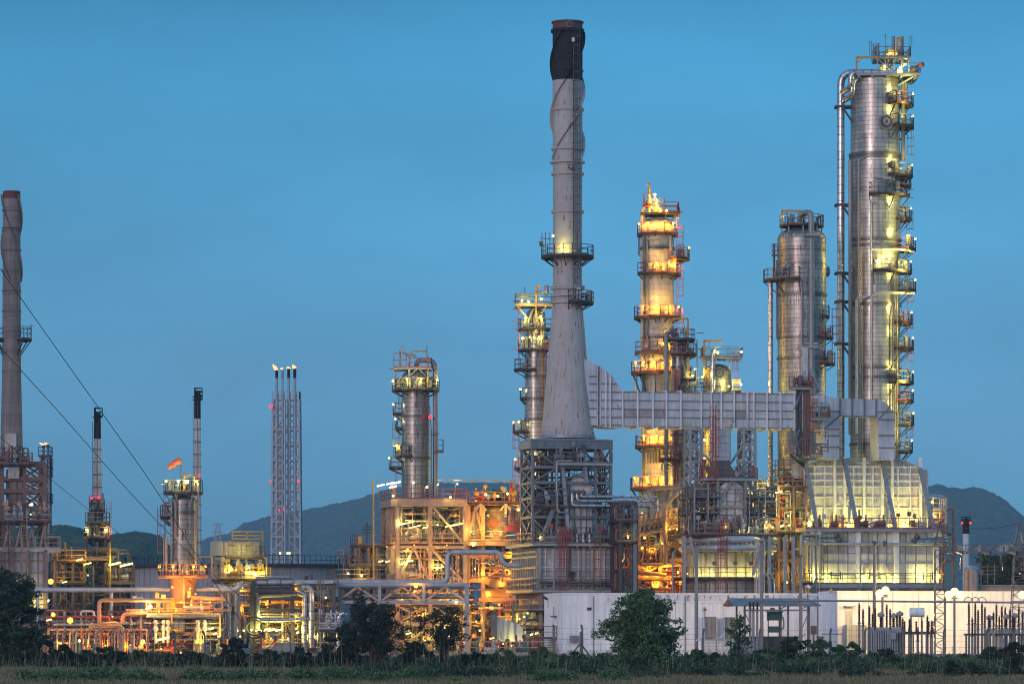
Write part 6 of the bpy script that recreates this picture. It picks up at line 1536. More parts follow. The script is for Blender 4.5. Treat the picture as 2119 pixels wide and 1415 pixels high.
# right wing
xw = [x(962)+.4, x(1000), x(1075)]
frame(g, xw, [0.3, 7], [0, z(1240), z(1200), z(1150), z(1118), z(1040)], .38, 'orange', [('x',0,0,4,'K'),('x',1,0,2,'/'),('x',1,0,1,'X')])
deckpart(g, xw[0], x(1078), -.2, 7.2, z(1038), 'red', 'deck', 'fr'); deckpart(g, xw[0]-.3, x(1078), -1.6, 7.2, z(1120), 'rail', 'steelp', 'f', th=.4)
for a in (994,1046): 
    mb = MB(); mb.beam(g.p(a,1040,-.1), g.p(a-11,1055,-.1), .2); mb.beam(g.p(a,1040,-.1), g.p(a+11,1055,-.1), .2); mb.beam(g.p(a,1040,-.1), g.p(a,1068,-.1), .25); g.part('bracket', mb, 'steelp')
for a, rr, tp, m_ in ((982,14,1050,'cream'),(1026,22.5,1046,'cream')):
    mb = MB(); c = g.p(a,1118,3.2); r_ = S(rr,402); mb.lathe(c.x, c.y, [(r_,z(1116)),(r_,z(tp+6))]+dome(r_,z(tp+6),r_*.5)[1:], 32); v = g.part('vertical_drum', mb, m_)
    mb = MB()
    for q in (1105,1075,1058): mb.arc(c.x,c.y,z(q)-.06,z(q)+.06,r_,r_+.06,0,360,32)
    g.part('band', mb, 'orange', par=v)
c = g.p(1019,1079,3.2-S(22.5,402)); mb = MB(); mb.tube([c,c+Vector((0,-.3,0))], .45, 16); mb.tube([c+Vector((0,-.303,0)),c+Vector((0,-.36,0))], .2, 12); mb.tube([c+Vector((0,-.02,0)),c+Vector((0,-.1,0))], .62, 18); g.part('manhole', mb, 'orange')
for a, b, bb, pw, kd in ((1000,1100,1.0,200,'O'),(1035,1105,.8,260,'O'),(1052,1090,1.5,160,'O'),(975,1100,1.0,110,'Y'),(1010,1065,1,90,'A'),(1046,1060,1,70,'A')): g.lamp(a, b, bb-1.4, kd, pw, .12)
mb = MB(); mb.box(x(1044), x(1076), -1.2, 0, z(1097), z(1087)); g.part('cable_tray', mb, 'red'); bits(g, x(1046), x(1074), -1, -.4, z(1087), 8, 110, ('red','steelr'))
# top of the wing: coolers
for i, (a, b, h, m_) in enumerate(((1003,1018,14,'cream'),(1012,1034,20,'green'),(1030,1046,24,'steeld'),(1046,1062,18,'green'),(988,1003,10,'pipel'),(1058,1070,13,'cream'))):
    mb = MB(); mb.box(x(a), x(b)-.1, .6+i*.3, 3+i*.3, z(1038)+.35, z(1038)+.35+S(h,402)*.8); mb.tube([(x(a)+.4,.5,z(1038)+.3+S(h,402)*.4),(x(a)+.4,.35,z(1038)+.3+S(h,402)*.4)], .3, 10)
    for k in range(4): mb.beam((x(a)+.1+(k%2)*(x(b)-x(a)-.3),.8+(k//2)*1.8+i*.3,z(1038)),(x(a)+.1+(k%2)*(x(b)-x(a)-.3),.8+(k//2)*1.8+i*.3,z(1038)+.4),.12)
    mb.tube([((x(a)+x(b))/2,1.5,z(1038)+.3+S(h,402)*.8),((x(a)+x(b))/2,1.5,z(1038)+.5+S(h,402)*.8)], .6, 14); g.part('cooler', mb, m_)
bits(g, x(985), x(1070), 0, .6, z(1038), 12, 111, ('cream','red','green','yellow'))
for a, b, kd, pw in ((932,1028,'Y',90),(1005,1022,'Y',70),(1030,1025,'Y',70),(1073,1053,'Y',90),(814,1026,'Y',70),(1050,1020,'Y',60)): g.lamp(a, b, -.5, kd, pw, .2)
mb = MB(); mb.beam(g.p(905,992,0), g.p(1064,992,0), .14); mb.beam(g.p(1064,992,0), g.p(1064,1030,0), .14); g.part('crane_rail', mb, 'steelp')
# lamp poles on the top deck
for a, b, dx in ((788,1004,0),(807,1000,6),(813,1007,0),(821,998,-4),(883,1007,0),(906,1001,0),(946,1000,0),(855,998,0)):
    mb = MB(); mb.beam(g.p(a-4+dx,1032,.2), g.p(a-4+dx,b+3,.2), .08); mb.beam(g.p(a-4+dx,b+3,.2), g.p(a,b,.2), .07); g.part('lamp_pole', mb, 'rail')
    lamp(g.root, g.w(a,b,.2), 'W', 60 if b > 999 else 30, .2 if a < 900 else .14, long=.8 if a < 840 else 0)
mb = MB(); mb.tube([g.p(773,1210,-.2), g.p(773,990,-.2)], .09, 8); g.part('yellow_pole', mb, 'yellow')
# left wing with a round stair and scaffolding
xl = [x(735,6), x(755,6), x(772,6)]
frame(g, xl, [5.0, 8.4], [0, z(1200), z(1165), z(1128)], .3, 'steelr', [('x',0,0,1,'X'),('x',1,0,2,'/'),('y',0,0,1,'X')]); deckpart(g, xl[0]-.3, -.4, 4.6, 8.8, z(1126), 'steelr', 'deck', 'fl'); deckpart(g, xl[0]-1.2, -.4, 4.2, 8.8, z(1168), 'steelr', 'deck', 'fl'); deckpart(g, xl[0]-2.8, -.4, 4.2, 8.8, z(1198), 'steelr', 'deck', 'fl')
mb = MB()
for k in range(10): mb.tube([(xl[1]+.8*math.cos(a*.5)-1.5, 6+.8*math.sin(a*.5), z(1215+k*4)+a*.02) for a in range(13)], .04, 5)
for a in range(4): mb.beam((xl[1]-1.5+.8*math.cos(a*1.57),6+.8*math.sin(a*1.57),0),(xl[1]-1.5+.8*math.cos(a*1.57),6+.8*math.sin(a*1.57),z(1120)),.08)
g.part('stair_cage', mb, 'steelr')
for q in (1100,1093,1087): mb = MB(); mb.beam(g.p(746,q,5), g.p(768,q,5), .12); mb.beam(g.p(756,1126,5), g.p(756,1078,5), .1); g.part('scaffold', mb, 'steeld')
mb = MB(); mb.tube([g.p(741,1122,4.8),g.p(741,1108,4.8)], .25, 8); g.part('vent', mb, 'yellow')
pipework(g, xl[0]-2, 0, 4.5, 8.4, z(1240), z(1130), 34, 112, ('steelr','piped','pipe','orange'), (.05,.14), .7)
lamp(g.root, g.w(746,1190,4.2), 'Y', 160, .2); lamp(g.root, g.w(718,1185,4.2), 'W', 60, .16)
# pipework on each floor, floor by floor
for (q0, q1, n, sd_) in ((1124,1045,80,1),(1205,1132,80,2),(1250,1212,46,3),(1345,1254,90,4)):
    pipework(g, .3, x(958), .3, 6, z(q0), z(q1), int(n*1.5), 200+sd_, ('cream','steelp','orange','piped','pipeclad','steeld','pipe'), (.04,.16), .6)
for (q0, q1, n, sd_) in ((1345,1242,70,5),(1198,1122,60,6)):
    pipework(g, xw[0]+.3, x(1072), -.5, 5, z(q0), z(q1), int(n*1.5), 200+sd_, ('orange','steelp','pipe','cream','red','steeld'), (.04,.18), .5)
for q, sd_ in ((1124,1),(1208,2),(1250,3)): bits(g, .3, x(955), .2, 3, z(q), 22, 220+sd_, ('cream','steelp','pipel','orange','green'))
bits(g, .3, x(1070), -.5, 3, 0, 30, 230, ('cream','steelp','red','orange','green'))
drum(g, x(835), x(880), 2.5, z(1108), 1.0, 'cream'); drum(g, x(900), x(950), 3.2, z(1110), .9, 'cream'); drum(g, x(840), x(880), 1.5, z(1190), .8, 'clad'); drum(g, x(1005), x(1055), 1.0, z(1230), .8, 'orange')
for a in (818,833,842): mb = MB(); mb.lathe(g.p(a,1200,1.5).x+.6, 1.5, [(S(5,402),z(1200)),(S(5,402),z(1160))]+dome(S(5,402),z(1160),.2)[1:], 16); g.part('small_vessel', mb, 'cream')
mb = MB(); mb.box(x(1013), x(1045), -1.0, 2, z(1214), z(1198)); g.part('cooler', mb, 'paneld')
for q, a, b in ((1190,972,1068),(1218,962,1062),(1172,1000,1062)): mb = MB(); mb.box(x(a), x(b), -1.4, -.8, z(q)-.18, z(q)); g.part('beam', mb, 'orange')
# lamps within
for (a, b, bb, kd, pw, lg) in ((828,1085,.5,'Y',420,1.0),(842,1082,.5,'Y',420,1.3),(858,1089,.8,'Y',340,1.2),(905,1085,.6,'Y',420,0),(934,1086,.6,'Y',420,1.3),(946,1084,.6,'Y',420,1.2),(882,1090,1,'Y',260,.8),(845,1161,.5,'Y',420,1.0),(832,1166,.5,'Y',420,.9),(897,1174,.6,'Y',380,.7),(908,1174,.6,'Y',300,.7),(843,1135,1.2,'Y',300,0),(885,1135,1,'Y',260,0),(917,1172,-.3,'Y',120,0),(786,1160,4,'Y',300,.5),(800,1160,4,'Y',260,.5),(980,1128,-.8,'Y',260,.3),(983,1176,-1,'Y',200,0),
      (860,1232,1.5,'Y',450,0),(912,1238,1.2,'A',560,0),(940,1236,1.5,'A',420,0),(832,1240,1,'A',450,0),(875,1270,1.5,'A',500,0),(920,1298,.5,'Y',360,0),(932,1315,-.2,'Y',520,.9),(938,1318,-.2,'Y',300,.9),(845,1310,.5,'Y',520,.6),(880,1325,.5,'Y',420,0),(800,1300,2,'O',420,0),(905,1175,2,'A',300,0),
      (993,1304,-1.6,'Y',360,0),(1033,1250,-.8,'A',480,0),(970,1252,-.6,'A',420,0),(1010,1230,1,'O',560,0),(1040,1210,-.5,'O',620,0),(1055,1185,.5,'O',620,0),(1000,1190,.5,'O',560,0),(1020,1165,.5,'O',480,0),(1060,1150,.5,'O',460,0),(985,1285,1,'O',460,0),(1018,1320,-1.5,'A',420,.5),(1055,1290,1,'O',500,0),(1045,1330,-1.2,'A',260,.6),(960,1330,-.8,'A',320,0)):
    g.lamp(a, b, bb-.5, kd, pw*(.33 if kd == 'Y' else .6), .15, long=lg)
PINK = g
for (a, b, bb, kd, pw) in ((858,1128,-2.6,'O',330),(925,1128,-2.6,'O',330),(985,1036,-2.2,'O',140),(885,1206,-2.6,'O',380),(850,1250,-2.2,'O',300),(940,1210,-2.8,'O',320),(800,1130,1.0,'O',220),(1019,1108,-2.4,'A',420),(1035,1100,-2.2,'O',360),(980,1104,-2.2,'A',240)):
    g.lamp(a, b, bb+.5, kd, pw, .1)  # added lamps that wash the front posts and drums in orange light

# big pale pipe rising over the pipe bridge
g = G('elevated_pipe', 'thick pale pipe stepping up in front of the pink structure', 'pipe', 924, 384, rot=0.0)
g.pipe([(600,1204,0),(926,1204,0),(926,1142,0),(1036,1142,0),(1040,1168,0),(1075,1170,0)], 5.2, 'pipel', 16, 'pipe_run', 2.6)
for a in (640,720,790,860): mb = MB(); mb.box(g.x(a)-.15, g.x(a)+.15, -.4, .4, g.z(1210), g.z(1207)); g.part('pipe_shoe', mb, 'steel')
mb = MB(); mb.arc(g.x(926), 0, g.z(1140)-.0, g.z(1138), .27, .4, 0, 360, 12); g.part('flange', mb, 'pipel')
mb = MB(); mb.tube([g.p(1024,1142,0), g.p(1024,1166,0), g.p(1040,1166,0)], .12, 8); g.part('branch', mb, 'orange')
for q in (936,1040): mb = MB(); mb.beam(g.p(q,1205,.3), g.p(q,1145,.3), .18); g.part('post', mb, 'steelp')

# ---------------- truss pipe bridge
g = G('pipe_bridge', 'grey truss pipe bridge carrying pipes in front of the pink structure, on tall posts', 'pipe bridge', 694, 380, rot=0.0)
x, z = g.x, g.z
nodes = [696,740,785.6,832,877,921,966]
for b in (0, 2.6):
    for q in (1209,1245): mb = MB(); mb.beam(g.p(694,q,b), g.p(970,q,b), .2, .3); g.part('chord', mb, 'steelp' if b else 'steel')
    for a in nodes[::2]: mb = MB(); mb.beam(g.p(a,1209,b-.02), g.p(a,1245,b-.02), .3); g.part('hanger', mb, 'steel')
    for i, (a, c) in enumerate(zip(nodes, nodes[1:])): mb = MB(); mb.beam(g.p(a,1244 if i % 2 == 0 else 1214,b), g.p(c,1214 if i % 2 == 0 else 1244,b), .2); g.part('diagonal', mb, 'steelp')
for a in (696,966):
    for b in (0,2.6): mb = MB(); mb.ibeam((x(a),b,0), (x(a),b,z(1207)), .45, .45, up=(0,1,0)); g.part('post', mb, 'steel')
for a in nodes: 
    for q in (1247,1230): mb = MB(); mb.beam(g.p(a,q,.1), g.p(a,q,2.5), .16); g.part('crossbeam', mb, 'steel')
for (b, q, r_, m_) in ((.9,1233,5,'pipe'),(1.8,1232,4,'orange'),(1.0,1215,3.6,'pipe'),(1.8,1214,3,'pipeclad'),(.5,1246,2,'pipe'),(2.2,1244,2.6,'steelp')):
    g.pipe([(650,q,b),(985,q,b),(985,q+12,b)], r_, m_, 12)
mb = MB(); mb.beam(g.p(850,1300,-.3), g.p(850,1211,-.3), .1); mb.beam(g.p(850,1211,-.3), g.p(861,1211,-.3), .08); g.part('lamp_pole', mb, 'rail'); g.lamp(861, 1212, -.4, 'O', 320, .3)
g.lamp(944, 1246, -.4, 'W', 40, .2)

# ---------------- long straight pipe on posts, left
g = G('elevated_pipe', 'long straight pale blue-grey pipe on slender posts across the lower left', 'pipe', 40, 372, rot=0.0)
g.pipe([(-20,1220,0),(486,1220,0),(499,1212,0),(494,1207,.9),(484,1219,1.6),(440,1211,1.6)], 5.2, 'pipel', 16, 'pipe_run', 1.4)
for a, c in ((78,0),(231,0),(383,0),(460,.3),(473,.3),(488,.3)):
    mb = MB(); mb.tube([(g.x(a),c,0),(g.x(a),c,g.z(1226))], S(3.2 if a < 400 else 2.8,372), 10); g.part('post', mb, 'pipel'); mb = MB(); mb.box(g.x(a)-.35,g.x(a)+.35,c-.3,c+.3,g.z(1226),g.z(1225)); g.part('saddle', mb, 'steel')
# ================================================================== low process units on the left
g = G('process_structure', 'low brown steel floors around the left slim stack, two slanting strip lamps', 'steel structure', 112, 398)
x, z = g.x, g.z
frame(g, [0,x(150),x(172)], [0,5], [0,z(1262),z(1205),z(1160)], .26, 'steelr', [('x',0,0,1,'X'),('y',0,0,1,'X')])
frame(g, [x(216),x(246),x(273)], [0,5], [0,z(1250),z(1204),z(1166)], .24, 'steelr', [('x',0,0,1,'/'),('x',1,0,0,'X')])
deckpart(g, x(118), x(176), -.4, 5, z(1160), 'yellow', 'deck', 'fr'); deckpart(g, x(212), x(275), -.4, 5, z(1204), 'rail', 'steelr', 'fr'); deckpart(g, x(118), x(176), -.4, 5, z(1205), 'rail', 'deck', 'f')
for a, b, h in ((128,158,18),(150,170,16),(212,236,10)):
    mb = MB(); mb.box(x(a), x(b), 1, 4, z(1159), z(1159-h*.7)); mb.box(x(a)-.2, x(b)+.2, .9, 4.1, z(1159-h*.7), z(1159-h*.7)+.15); g.part('air_cooler', mb, 'panelb')
pipework(g, .2, x(270), 0, 4.5, 1, z(1130), 100, 301, ('steelr','piped','orange','pipe','steelp'), (.05,.16), .6)
bits(g, .2, x(170), 0, 3, z(1205), 14, 302, ('steelr','orange')); bits(g, x(214), x(270), 0, 2, z(1204), 12, 303, ('cream','orange','steelp')); bits(g, .2, x(150), 0, 2, z(1160), 8, 304, ('steelr','yellow'))
for (a, b, kd, pw, lg, sz) in ((124,1137,'W',70,0,.24),(166,1158,'A',130,.7,.2),(182,1166,'A',160,.8,.18),(237,1166,'Y',220,1.2,.22),(261,1168,'Y',240,1.3,.22),(108,1203,'O',300,0,.42),(183,1190,'Y',40,0,.12),(102,1242,'Y',160,0,.26),(136,1204,'Y',80,.5,.14)): g.lamp(a, b, -1.2, kd, pw, sz, long=lg)
mb = MB(); mb.tube([g.p(227,1300,-1),g.p(227,1122,-1)], .12, 8); g.part('yellow_pole', mb, 'yellow')
mb = MB(); mb.beam(g.p(135,1160,-.6), g.p(135,1134,-.6), .08); mb.beam(g.p(135,1134,-.6), g.p(126,1135,-.6), .07); g.part('lamp_pole', mb, 'rail')

g = G('pump_station', 'orange-lit rows of pipe bends, racks and pumps behind the fence at the lower left', 'pipework', 100, 366)
x, z = g.x, g.z
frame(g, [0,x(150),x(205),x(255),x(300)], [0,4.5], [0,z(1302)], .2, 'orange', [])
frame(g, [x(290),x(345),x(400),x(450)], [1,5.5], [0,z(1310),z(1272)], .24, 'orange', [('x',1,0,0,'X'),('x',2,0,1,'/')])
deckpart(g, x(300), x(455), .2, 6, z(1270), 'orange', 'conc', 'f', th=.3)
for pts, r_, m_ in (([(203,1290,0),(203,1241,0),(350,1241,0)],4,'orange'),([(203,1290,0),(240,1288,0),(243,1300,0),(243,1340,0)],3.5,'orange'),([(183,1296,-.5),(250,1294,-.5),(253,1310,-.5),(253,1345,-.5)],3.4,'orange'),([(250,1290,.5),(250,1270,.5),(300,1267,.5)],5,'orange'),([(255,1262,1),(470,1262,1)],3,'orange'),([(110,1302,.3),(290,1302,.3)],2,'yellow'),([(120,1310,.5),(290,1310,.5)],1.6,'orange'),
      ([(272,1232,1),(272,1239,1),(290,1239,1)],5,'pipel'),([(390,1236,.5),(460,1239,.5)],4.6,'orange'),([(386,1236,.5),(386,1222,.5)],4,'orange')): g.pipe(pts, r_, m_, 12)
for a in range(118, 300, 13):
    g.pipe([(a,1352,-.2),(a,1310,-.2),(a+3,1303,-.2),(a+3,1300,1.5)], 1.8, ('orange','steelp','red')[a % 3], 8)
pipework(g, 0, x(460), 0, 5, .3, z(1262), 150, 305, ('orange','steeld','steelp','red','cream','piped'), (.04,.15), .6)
bits(g, 0, x(470), -.3, 3.5, 0, 46, 306, ('orange','red','steelp','cream','green'))
drum(g, x(345), x(378), 1.5, z(1292), 1.1, 'clad', .9); drum(g, x(395), x(425), 2.5, z(1295), .9, 'cream', .7)
bits(g, x(300), x(455), .5, 3, z(1270), 24, 307, ('cream','orange','yellow'))
for a in (318,334,343,404,418): 
    mb = MB(); mb.tube([g.p(a,1330,0),g.p(a,1282,0)], .16, 8); mb.ball(g.p(a,1300,0), .3, 8); mb.ball(g.p(a,1288,0), .24, 8); g.part('valve', mb, 'cream')
for (a, b, bb, kd, pw, lg, sz) in ((148,1283,-.8,'O',700,0,.42),(114,1271,-.8,'O',360,0,.3),(105,1282,-.5,'Y',120,.5,.16),(166,1325,-.5,'Y',200,0,.2),(302,1258,.8,'W',420,.4,.2),(290,1262,.6,'A',300,0,.14),(325,1265,.5,'A',360,0,.14),(180,1330,1,'O',560,0,.12),(215,1335,1,'O',560,0,.12),(255,1340,.8,'O',500,0,.12),(290,1335,.8,'O',460,0,.12),(230,1275,.8,'O',420,0,.12),(335,1321,-.4,'Y',380,1.2,.24),(330,1342,.4,'O',420,0,.12),(370,1350,.4,'O',300,0,.12),(430,1245,.5,'O',520,0,.12),(400,1228,.5,'O',420,0,.12),(432,1300,.5,'Y',360,.5,.2),(440,1310,.5,'Y',300,.4,.16),(448,1316,.5,'Y',160,.3,.16),(360,1262,.5,'A',360,0,.12),(410,1330,.6,'A',360,0,.12),(128,1335,.6,'O',420,0,.12)):
    g.lamp(a, b, bb-.8, kd, pw*(.45 if kd == 'O' else .55), sz, long=lg)

g = G('air_cooler', 'raised boxy cooler on a yellow lit steel frame right of the short column', 'cooler', 465, 386)
x, z = g.x, g.z
mb = MB(); mb.box(x(446,3.5)-.6, x(535), .2, 5, z(1149), z(1119)); g.part('casing', mb, 'cream')
ribwall(g, (x(465),.15), (x(535),.15), z(1148), z(1120), [i/8 for i in range(9)], [z(1122),z(1135),z(1147)], 'cream', 'steelp', .1, .08)
ribwall(g, (x(446,4.6),5), (x(465),.15), z(1148), z(1120), [0,.5,1], [z(1122),z(1147)], 'panelp', 'steelp', .1, .08)
for a in (474,508): mb = MB(); mb.box(x(a),x(a+12),-.05,.1,z(1130),z(1127)); g.part('louvre', mb, 'steeld')
deckpart(g, x(463), x(543), -1, 5, z(1152), 'rail', 'deck', 'fr'); mb = MB(); mb.rail([g.p(480,1116,0), g.p(543,1116,0)], .8, .1); mb.beam(g.p(543,1112,0), g.p(543,1150,0), .12); g.part('railing', mb, 'yellow')
frame(g, [x(460),x(492),x(538)], [0,5], [0,z(1250),z(1195),z(1154)], .3, 'cream', [('x',1,0,2,'V'),('x',0,1,2,'X'),('x',1,0,0,'X')])
deckpart(g, x(452), x(556), -1.2, 5, z(1197), 'yellow', 'deck', 'fr'); bits(g, x(455), x(550), -1, .5, z(1197), 24, 310, ('cream','yellow','pipel','orange')); pipework(g, x(450), x(550), -.8, 3.5, 1, z(1200), 60, 311, ('pipe','orange','piped','steelp'), (.06,.18), .6)
for (a, b, bb, kd, pw, lg) in ((500,1140,-1.8,'Y',120,0),(520,1140,-1.8,'Y',110,0),(480,1140,-1.8,'Y',80,0),(490,1178,-.4,'Y',300,0),(478,1180,-.4,'Y',200,0),(516,1188,-1,'Y',160,.3),(543,1187,-1,'Y',160,.5),(530,1190,-1,'W',90,0),(500,1215,.5,'A',220,0),(499,1262,0,'A',300,0)): 
    light(g.root, g.w(a,b,bb), LC[kd][0], pw) if b == 1140 else g.lamp(a, b, bb, kd, pw, .16, long=lg)
g.pipe([(412,1152,-1),(440,1152,-1),(440,1200,-1)], 2.2, 'orange'); g.pipe([(545,1152,-1),(552,1154,-1),(552,1190,-1)], 1.8, 'yellow'); g.pipe([(530,1194,-1.5),(600,1194,-1.5)], 2.2, 'pipel')

g = G('pipe_rack', 'dark steel pipe rack with bent silver pipes left of the pipe bridge', 'pipe rack', 522, 378, rot=R(3))
x, z = g.x, g.z
frame(g, [0,x(605),x(690)], [0,4.5], [0,z(1262),z(1237),z(1207)], .42, 'steeld', [('y',0,0,1,'X')], bw=.3)
for pts, r_, m_ in (([(533,1300,0),(533,1232,0),(610,1229,0)],5.5,'pipe'),([(540,1282,-1),(590,1282,-1),(640,1280,-1)],4.5,'pipeclad'),([(532,1205,-.5),(690,1203,-.5)],4.5,'pipel'),([(630,1350,-.6),(632,1230,-.6),(620,1225,-.6)],6.5,'pipeclad'),([(645,1340,-.9),(645,1215,-.9),(625,1215,-.9)],6,'pipeclad'),([(600,1238,1),(700,1238,1)],5,'pipe'),([(560,1245,1.5),(690,1245,1.5)],4,'orange'),
      ([(700,1350,-.4),(700,1275,-.4),(712,1268,-.4)],5,'pipeclad'),([(600,1270,-.4),(720,1270,-.4)],2.2,'pipel'),([(530,1216,.5),(605,1216,.5)],2.4,'piped')): g.pipe(pts, r_, m_, 14)
deckpart(g, x(525), x(608), -.8, 4, z(1221), 'steeld', 'steeld', 'f'); deckpart(g, x(655), x(710), -1, 3, z(1303), 'rail', 'deck', 'f')
pipework(g, 0, x(700), 0, 4, .5, z(1200), 150, 320, ('pipe','steelp','pipel','piped','steeld'), (.04,.15), .55)
bits(g, 0, x(700), -.8, 3, 0, 30, 321, ('pipe','cream','steelp','red')); bits(g, x(658), x(705), -.8, 0, z(1303), 12, 322, ('cream','pipe','pipel'))
mb = MB()
for i in range(11): mb.box(x(548)+i*.16, x(548)+i*.16+.3, -3.2, -2.3, .3+i*.16, .34+i*.16)
mb.beam((x(548)-.1,-3.2,.2),(x(548)+1.9,-3.2,2.2),.1); mb.beam((x(548)-.1,-2.3,.2),(x(548)+1.9,-2.3,2.2),.1); g.part('stair', mb, 'steeld')
mb = MB(); mb.hexa([(x(552),-3,0),(x(618),-3,0),(x(618),1,0),(x(552),1,0),(x(572),-3,z(1328)),(x(612),-3,z(1328)),(x(612),1,z(1328)),(x(572),1,z(1328))]); g.part('concrete_bund', mb, 'conc')
for q in (1281,1287): 
    for a in (528,): mb = MB(); mb.tube([(x(a)+.9*math.cos(k*.55),-.9+.25*math.sin(k*.4),z(q+14)+.9*math.sin(k*.55)) for k in range(12)], .09, 6); g.part('hose', mb, 'cable')
for (a, b, bb, kd, pw, lg, sz) in ((548,1303,0,'Y',240,.7,.2),(562,1303,0,'Y',240,.7,.2),(577,1303,0,'Y',240,.7,.2),(534,1303,0,'Y',140,.5,.16),(521,1303,0,'Y',100,0,.16),(505,1304,0,'Y',120,0,.16),(492,1304,0,'Y',100,0,.16),(583,1330,0,'Y',120,0,.16),(617,1308,-.8,'Y',150,.3,.2),(498,1316,0,'Y',60,0,.13),(521,1316,0,'Y',60,0,.13),(596,1320,0,'Y',80,0,.12),(540,1276,.5,'Y',220,0,.14),(613,1250,1.2,'O',320,0,.14),(613,1275,1.2,'O',300,0,.14),(612,1300,1,'A',260,0,.14),(612,1218,.8,'A',160,0,.14),(675,1236,-.6,'W',50,0,.16),(550,1250,1.6,'O',260,0,.12),(680,1300,1.2,'A',300,0,.12),(560,1320,.8,'A',300,0,.12),(655,1320,1,'Y',220,0,.12)):
    g.lamp(a, b, bb-.5, kd, pw*.8, sz, long=lg)
mb = MB(); mb.beam(g.p(645,1206,0), g.p(645,1188,0), .16); mb.beam(g.p(645,1190,0), g.p(632,1193,0), .12); mb.ball(g.p(632,1196,0), .25, 8); g.part('camera_mast', mb, 'steeld')
for a in (659,664,669): mb = MB(); mb.beam(g.p(a,1300,-.8), g.p(a,1187,-.8), .07); g.part('aerials', mb, 'rail')

# ---------------- orange pipework right of the big furnace
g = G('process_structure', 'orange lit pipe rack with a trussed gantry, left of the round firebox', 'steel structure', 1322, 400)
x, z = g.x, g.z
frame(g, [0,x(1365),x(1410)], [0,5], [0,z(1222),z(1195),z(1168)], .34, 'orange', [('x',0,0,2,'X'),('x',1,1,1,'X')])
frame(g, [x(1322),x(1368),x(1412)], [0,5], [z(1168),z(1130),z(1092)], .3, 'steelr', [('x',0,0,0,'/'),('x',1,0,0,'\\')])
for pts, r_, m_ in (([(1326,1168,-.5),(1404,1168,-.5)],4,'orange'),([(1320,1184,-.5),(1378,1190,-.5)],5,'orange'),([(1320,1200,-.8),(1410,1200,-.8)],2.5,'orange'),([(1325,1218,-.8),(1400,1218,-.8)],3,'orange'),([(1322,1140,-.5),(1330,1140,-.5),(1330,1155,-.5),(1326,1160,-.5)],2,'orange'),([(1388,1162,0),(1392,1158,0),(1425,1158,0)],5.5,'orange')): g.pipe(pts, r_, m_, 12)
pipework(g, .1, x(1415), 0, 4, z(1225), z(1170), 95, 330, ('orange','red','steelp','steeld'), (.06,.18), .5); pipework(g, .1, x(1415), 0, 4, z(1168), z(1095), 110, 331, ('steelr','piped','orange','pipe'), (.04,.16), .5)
bits(g, .1, x(1412), -.5, 2, z(1168), 12, 332, ('steelr','orange')); bits(g, .1, x(1412), 0, 2, z(1195), 12, 333, ('red','orange'))
for i in range(5):
    mb = MB(); c = g.p(1385+i*9,1210,-.5); mb.tube([c+Vector((0,0,-.8)),c+Vector((0,0,.8))], .12, 8); mb.ball(c, .26, 8); g.part('valve', mb, 'red')
# gantry truss
for b in (-.6, 2.0):
    for (a0, q0, a1, q1) in ((1322,1106,1402,1085),(1322,1066,1402,1052)): mb = MB(); mb.beam(g.p(a0,q0,b), g.p(a1,q1,b), .24); g.part('truss_chord', mb, 'steelp')
    for i in range(8): mb = MB(); a = 1322+i*10; f0, f1 = 1106-21*i/8, 1066-14*i/8; mb.beam(g.p(a,f0,b), g.p(a+10,f1-1.8,b), .14); mb.beam(g.p(a,f0,b), g.p(a,f1,b), .14); g.part('truss_brace', mb, 'steelp')
mb = MB(); mb.hexa([g.p(1322,1110,-.7),g.p(1418,1090,-.7),g.p(1418,1090,2.2),g.p(1322,1110,2.2),g.p(1322,1107,-.7),g.p(1418,1087,-.7),g.p(1418,1087,2.2),g.p(1322,1107,2.2)]); g.part('gantry_floor', mb, 'steelp')
mb = MB(); mb.rail([g.p(1336,1102,-.8), g.p(1418,1086,-.8)], 1.2, .07); g.part('railing', mb, 'rail')
bits(g, x(1335), x(1415), 0, 1, z(1100), 14, 334, ('cream','orange','pipel'))
mb = MB(); mb.pipe([g.p(1376,1168,-1.4), g.p(1376,1045,-1.4), g.p(1412,1008,-1.4), g.p(1360,1010,-1.4), g.p(1338,1018,-1.4), g.p(1336,1035,-1.4), g.p(1360,1035,-1.0), g.p(1366,1044,-1)], S(4.6,400), 14, 2.0, 5); g.part('looped_pipe', mb, 'steelp')
for (a, b, bb, kd, pw, sz) in ((1328,1134,-.8,'O',160,.22),(1371,1124,0,'Y',120,.16),(1424,1064,-1.2,'O',260,.36),(1440,1060,-1.2,'Y',200,.2),(1402,1184,-1,'Y',150,.22),(1334,1112,.5,'A',60,.2),(1400,1095,-1,'A',120,.13),(1385,1095,-1,'A',120,.13),(1340,1192,.5,'O',750,.12),(1360,1210,.8,'O',750,.12),(1390,1212,.8,'O',650,.12),(1345,1175,.5,'O',500,.12),(1380,1178,.3,'O',520,.12),(1408,1210,.5,'O',380,.12),(1350,1140,1,'O',260,.12),(1330,1060,2.5,'A',260,.12),(1390,1075,2.5,'A',220,.12)): g.lamp(a, b, bb-.6, kd, pw, sz, long=.9 if b == 1060 and a == 1440 else 0)
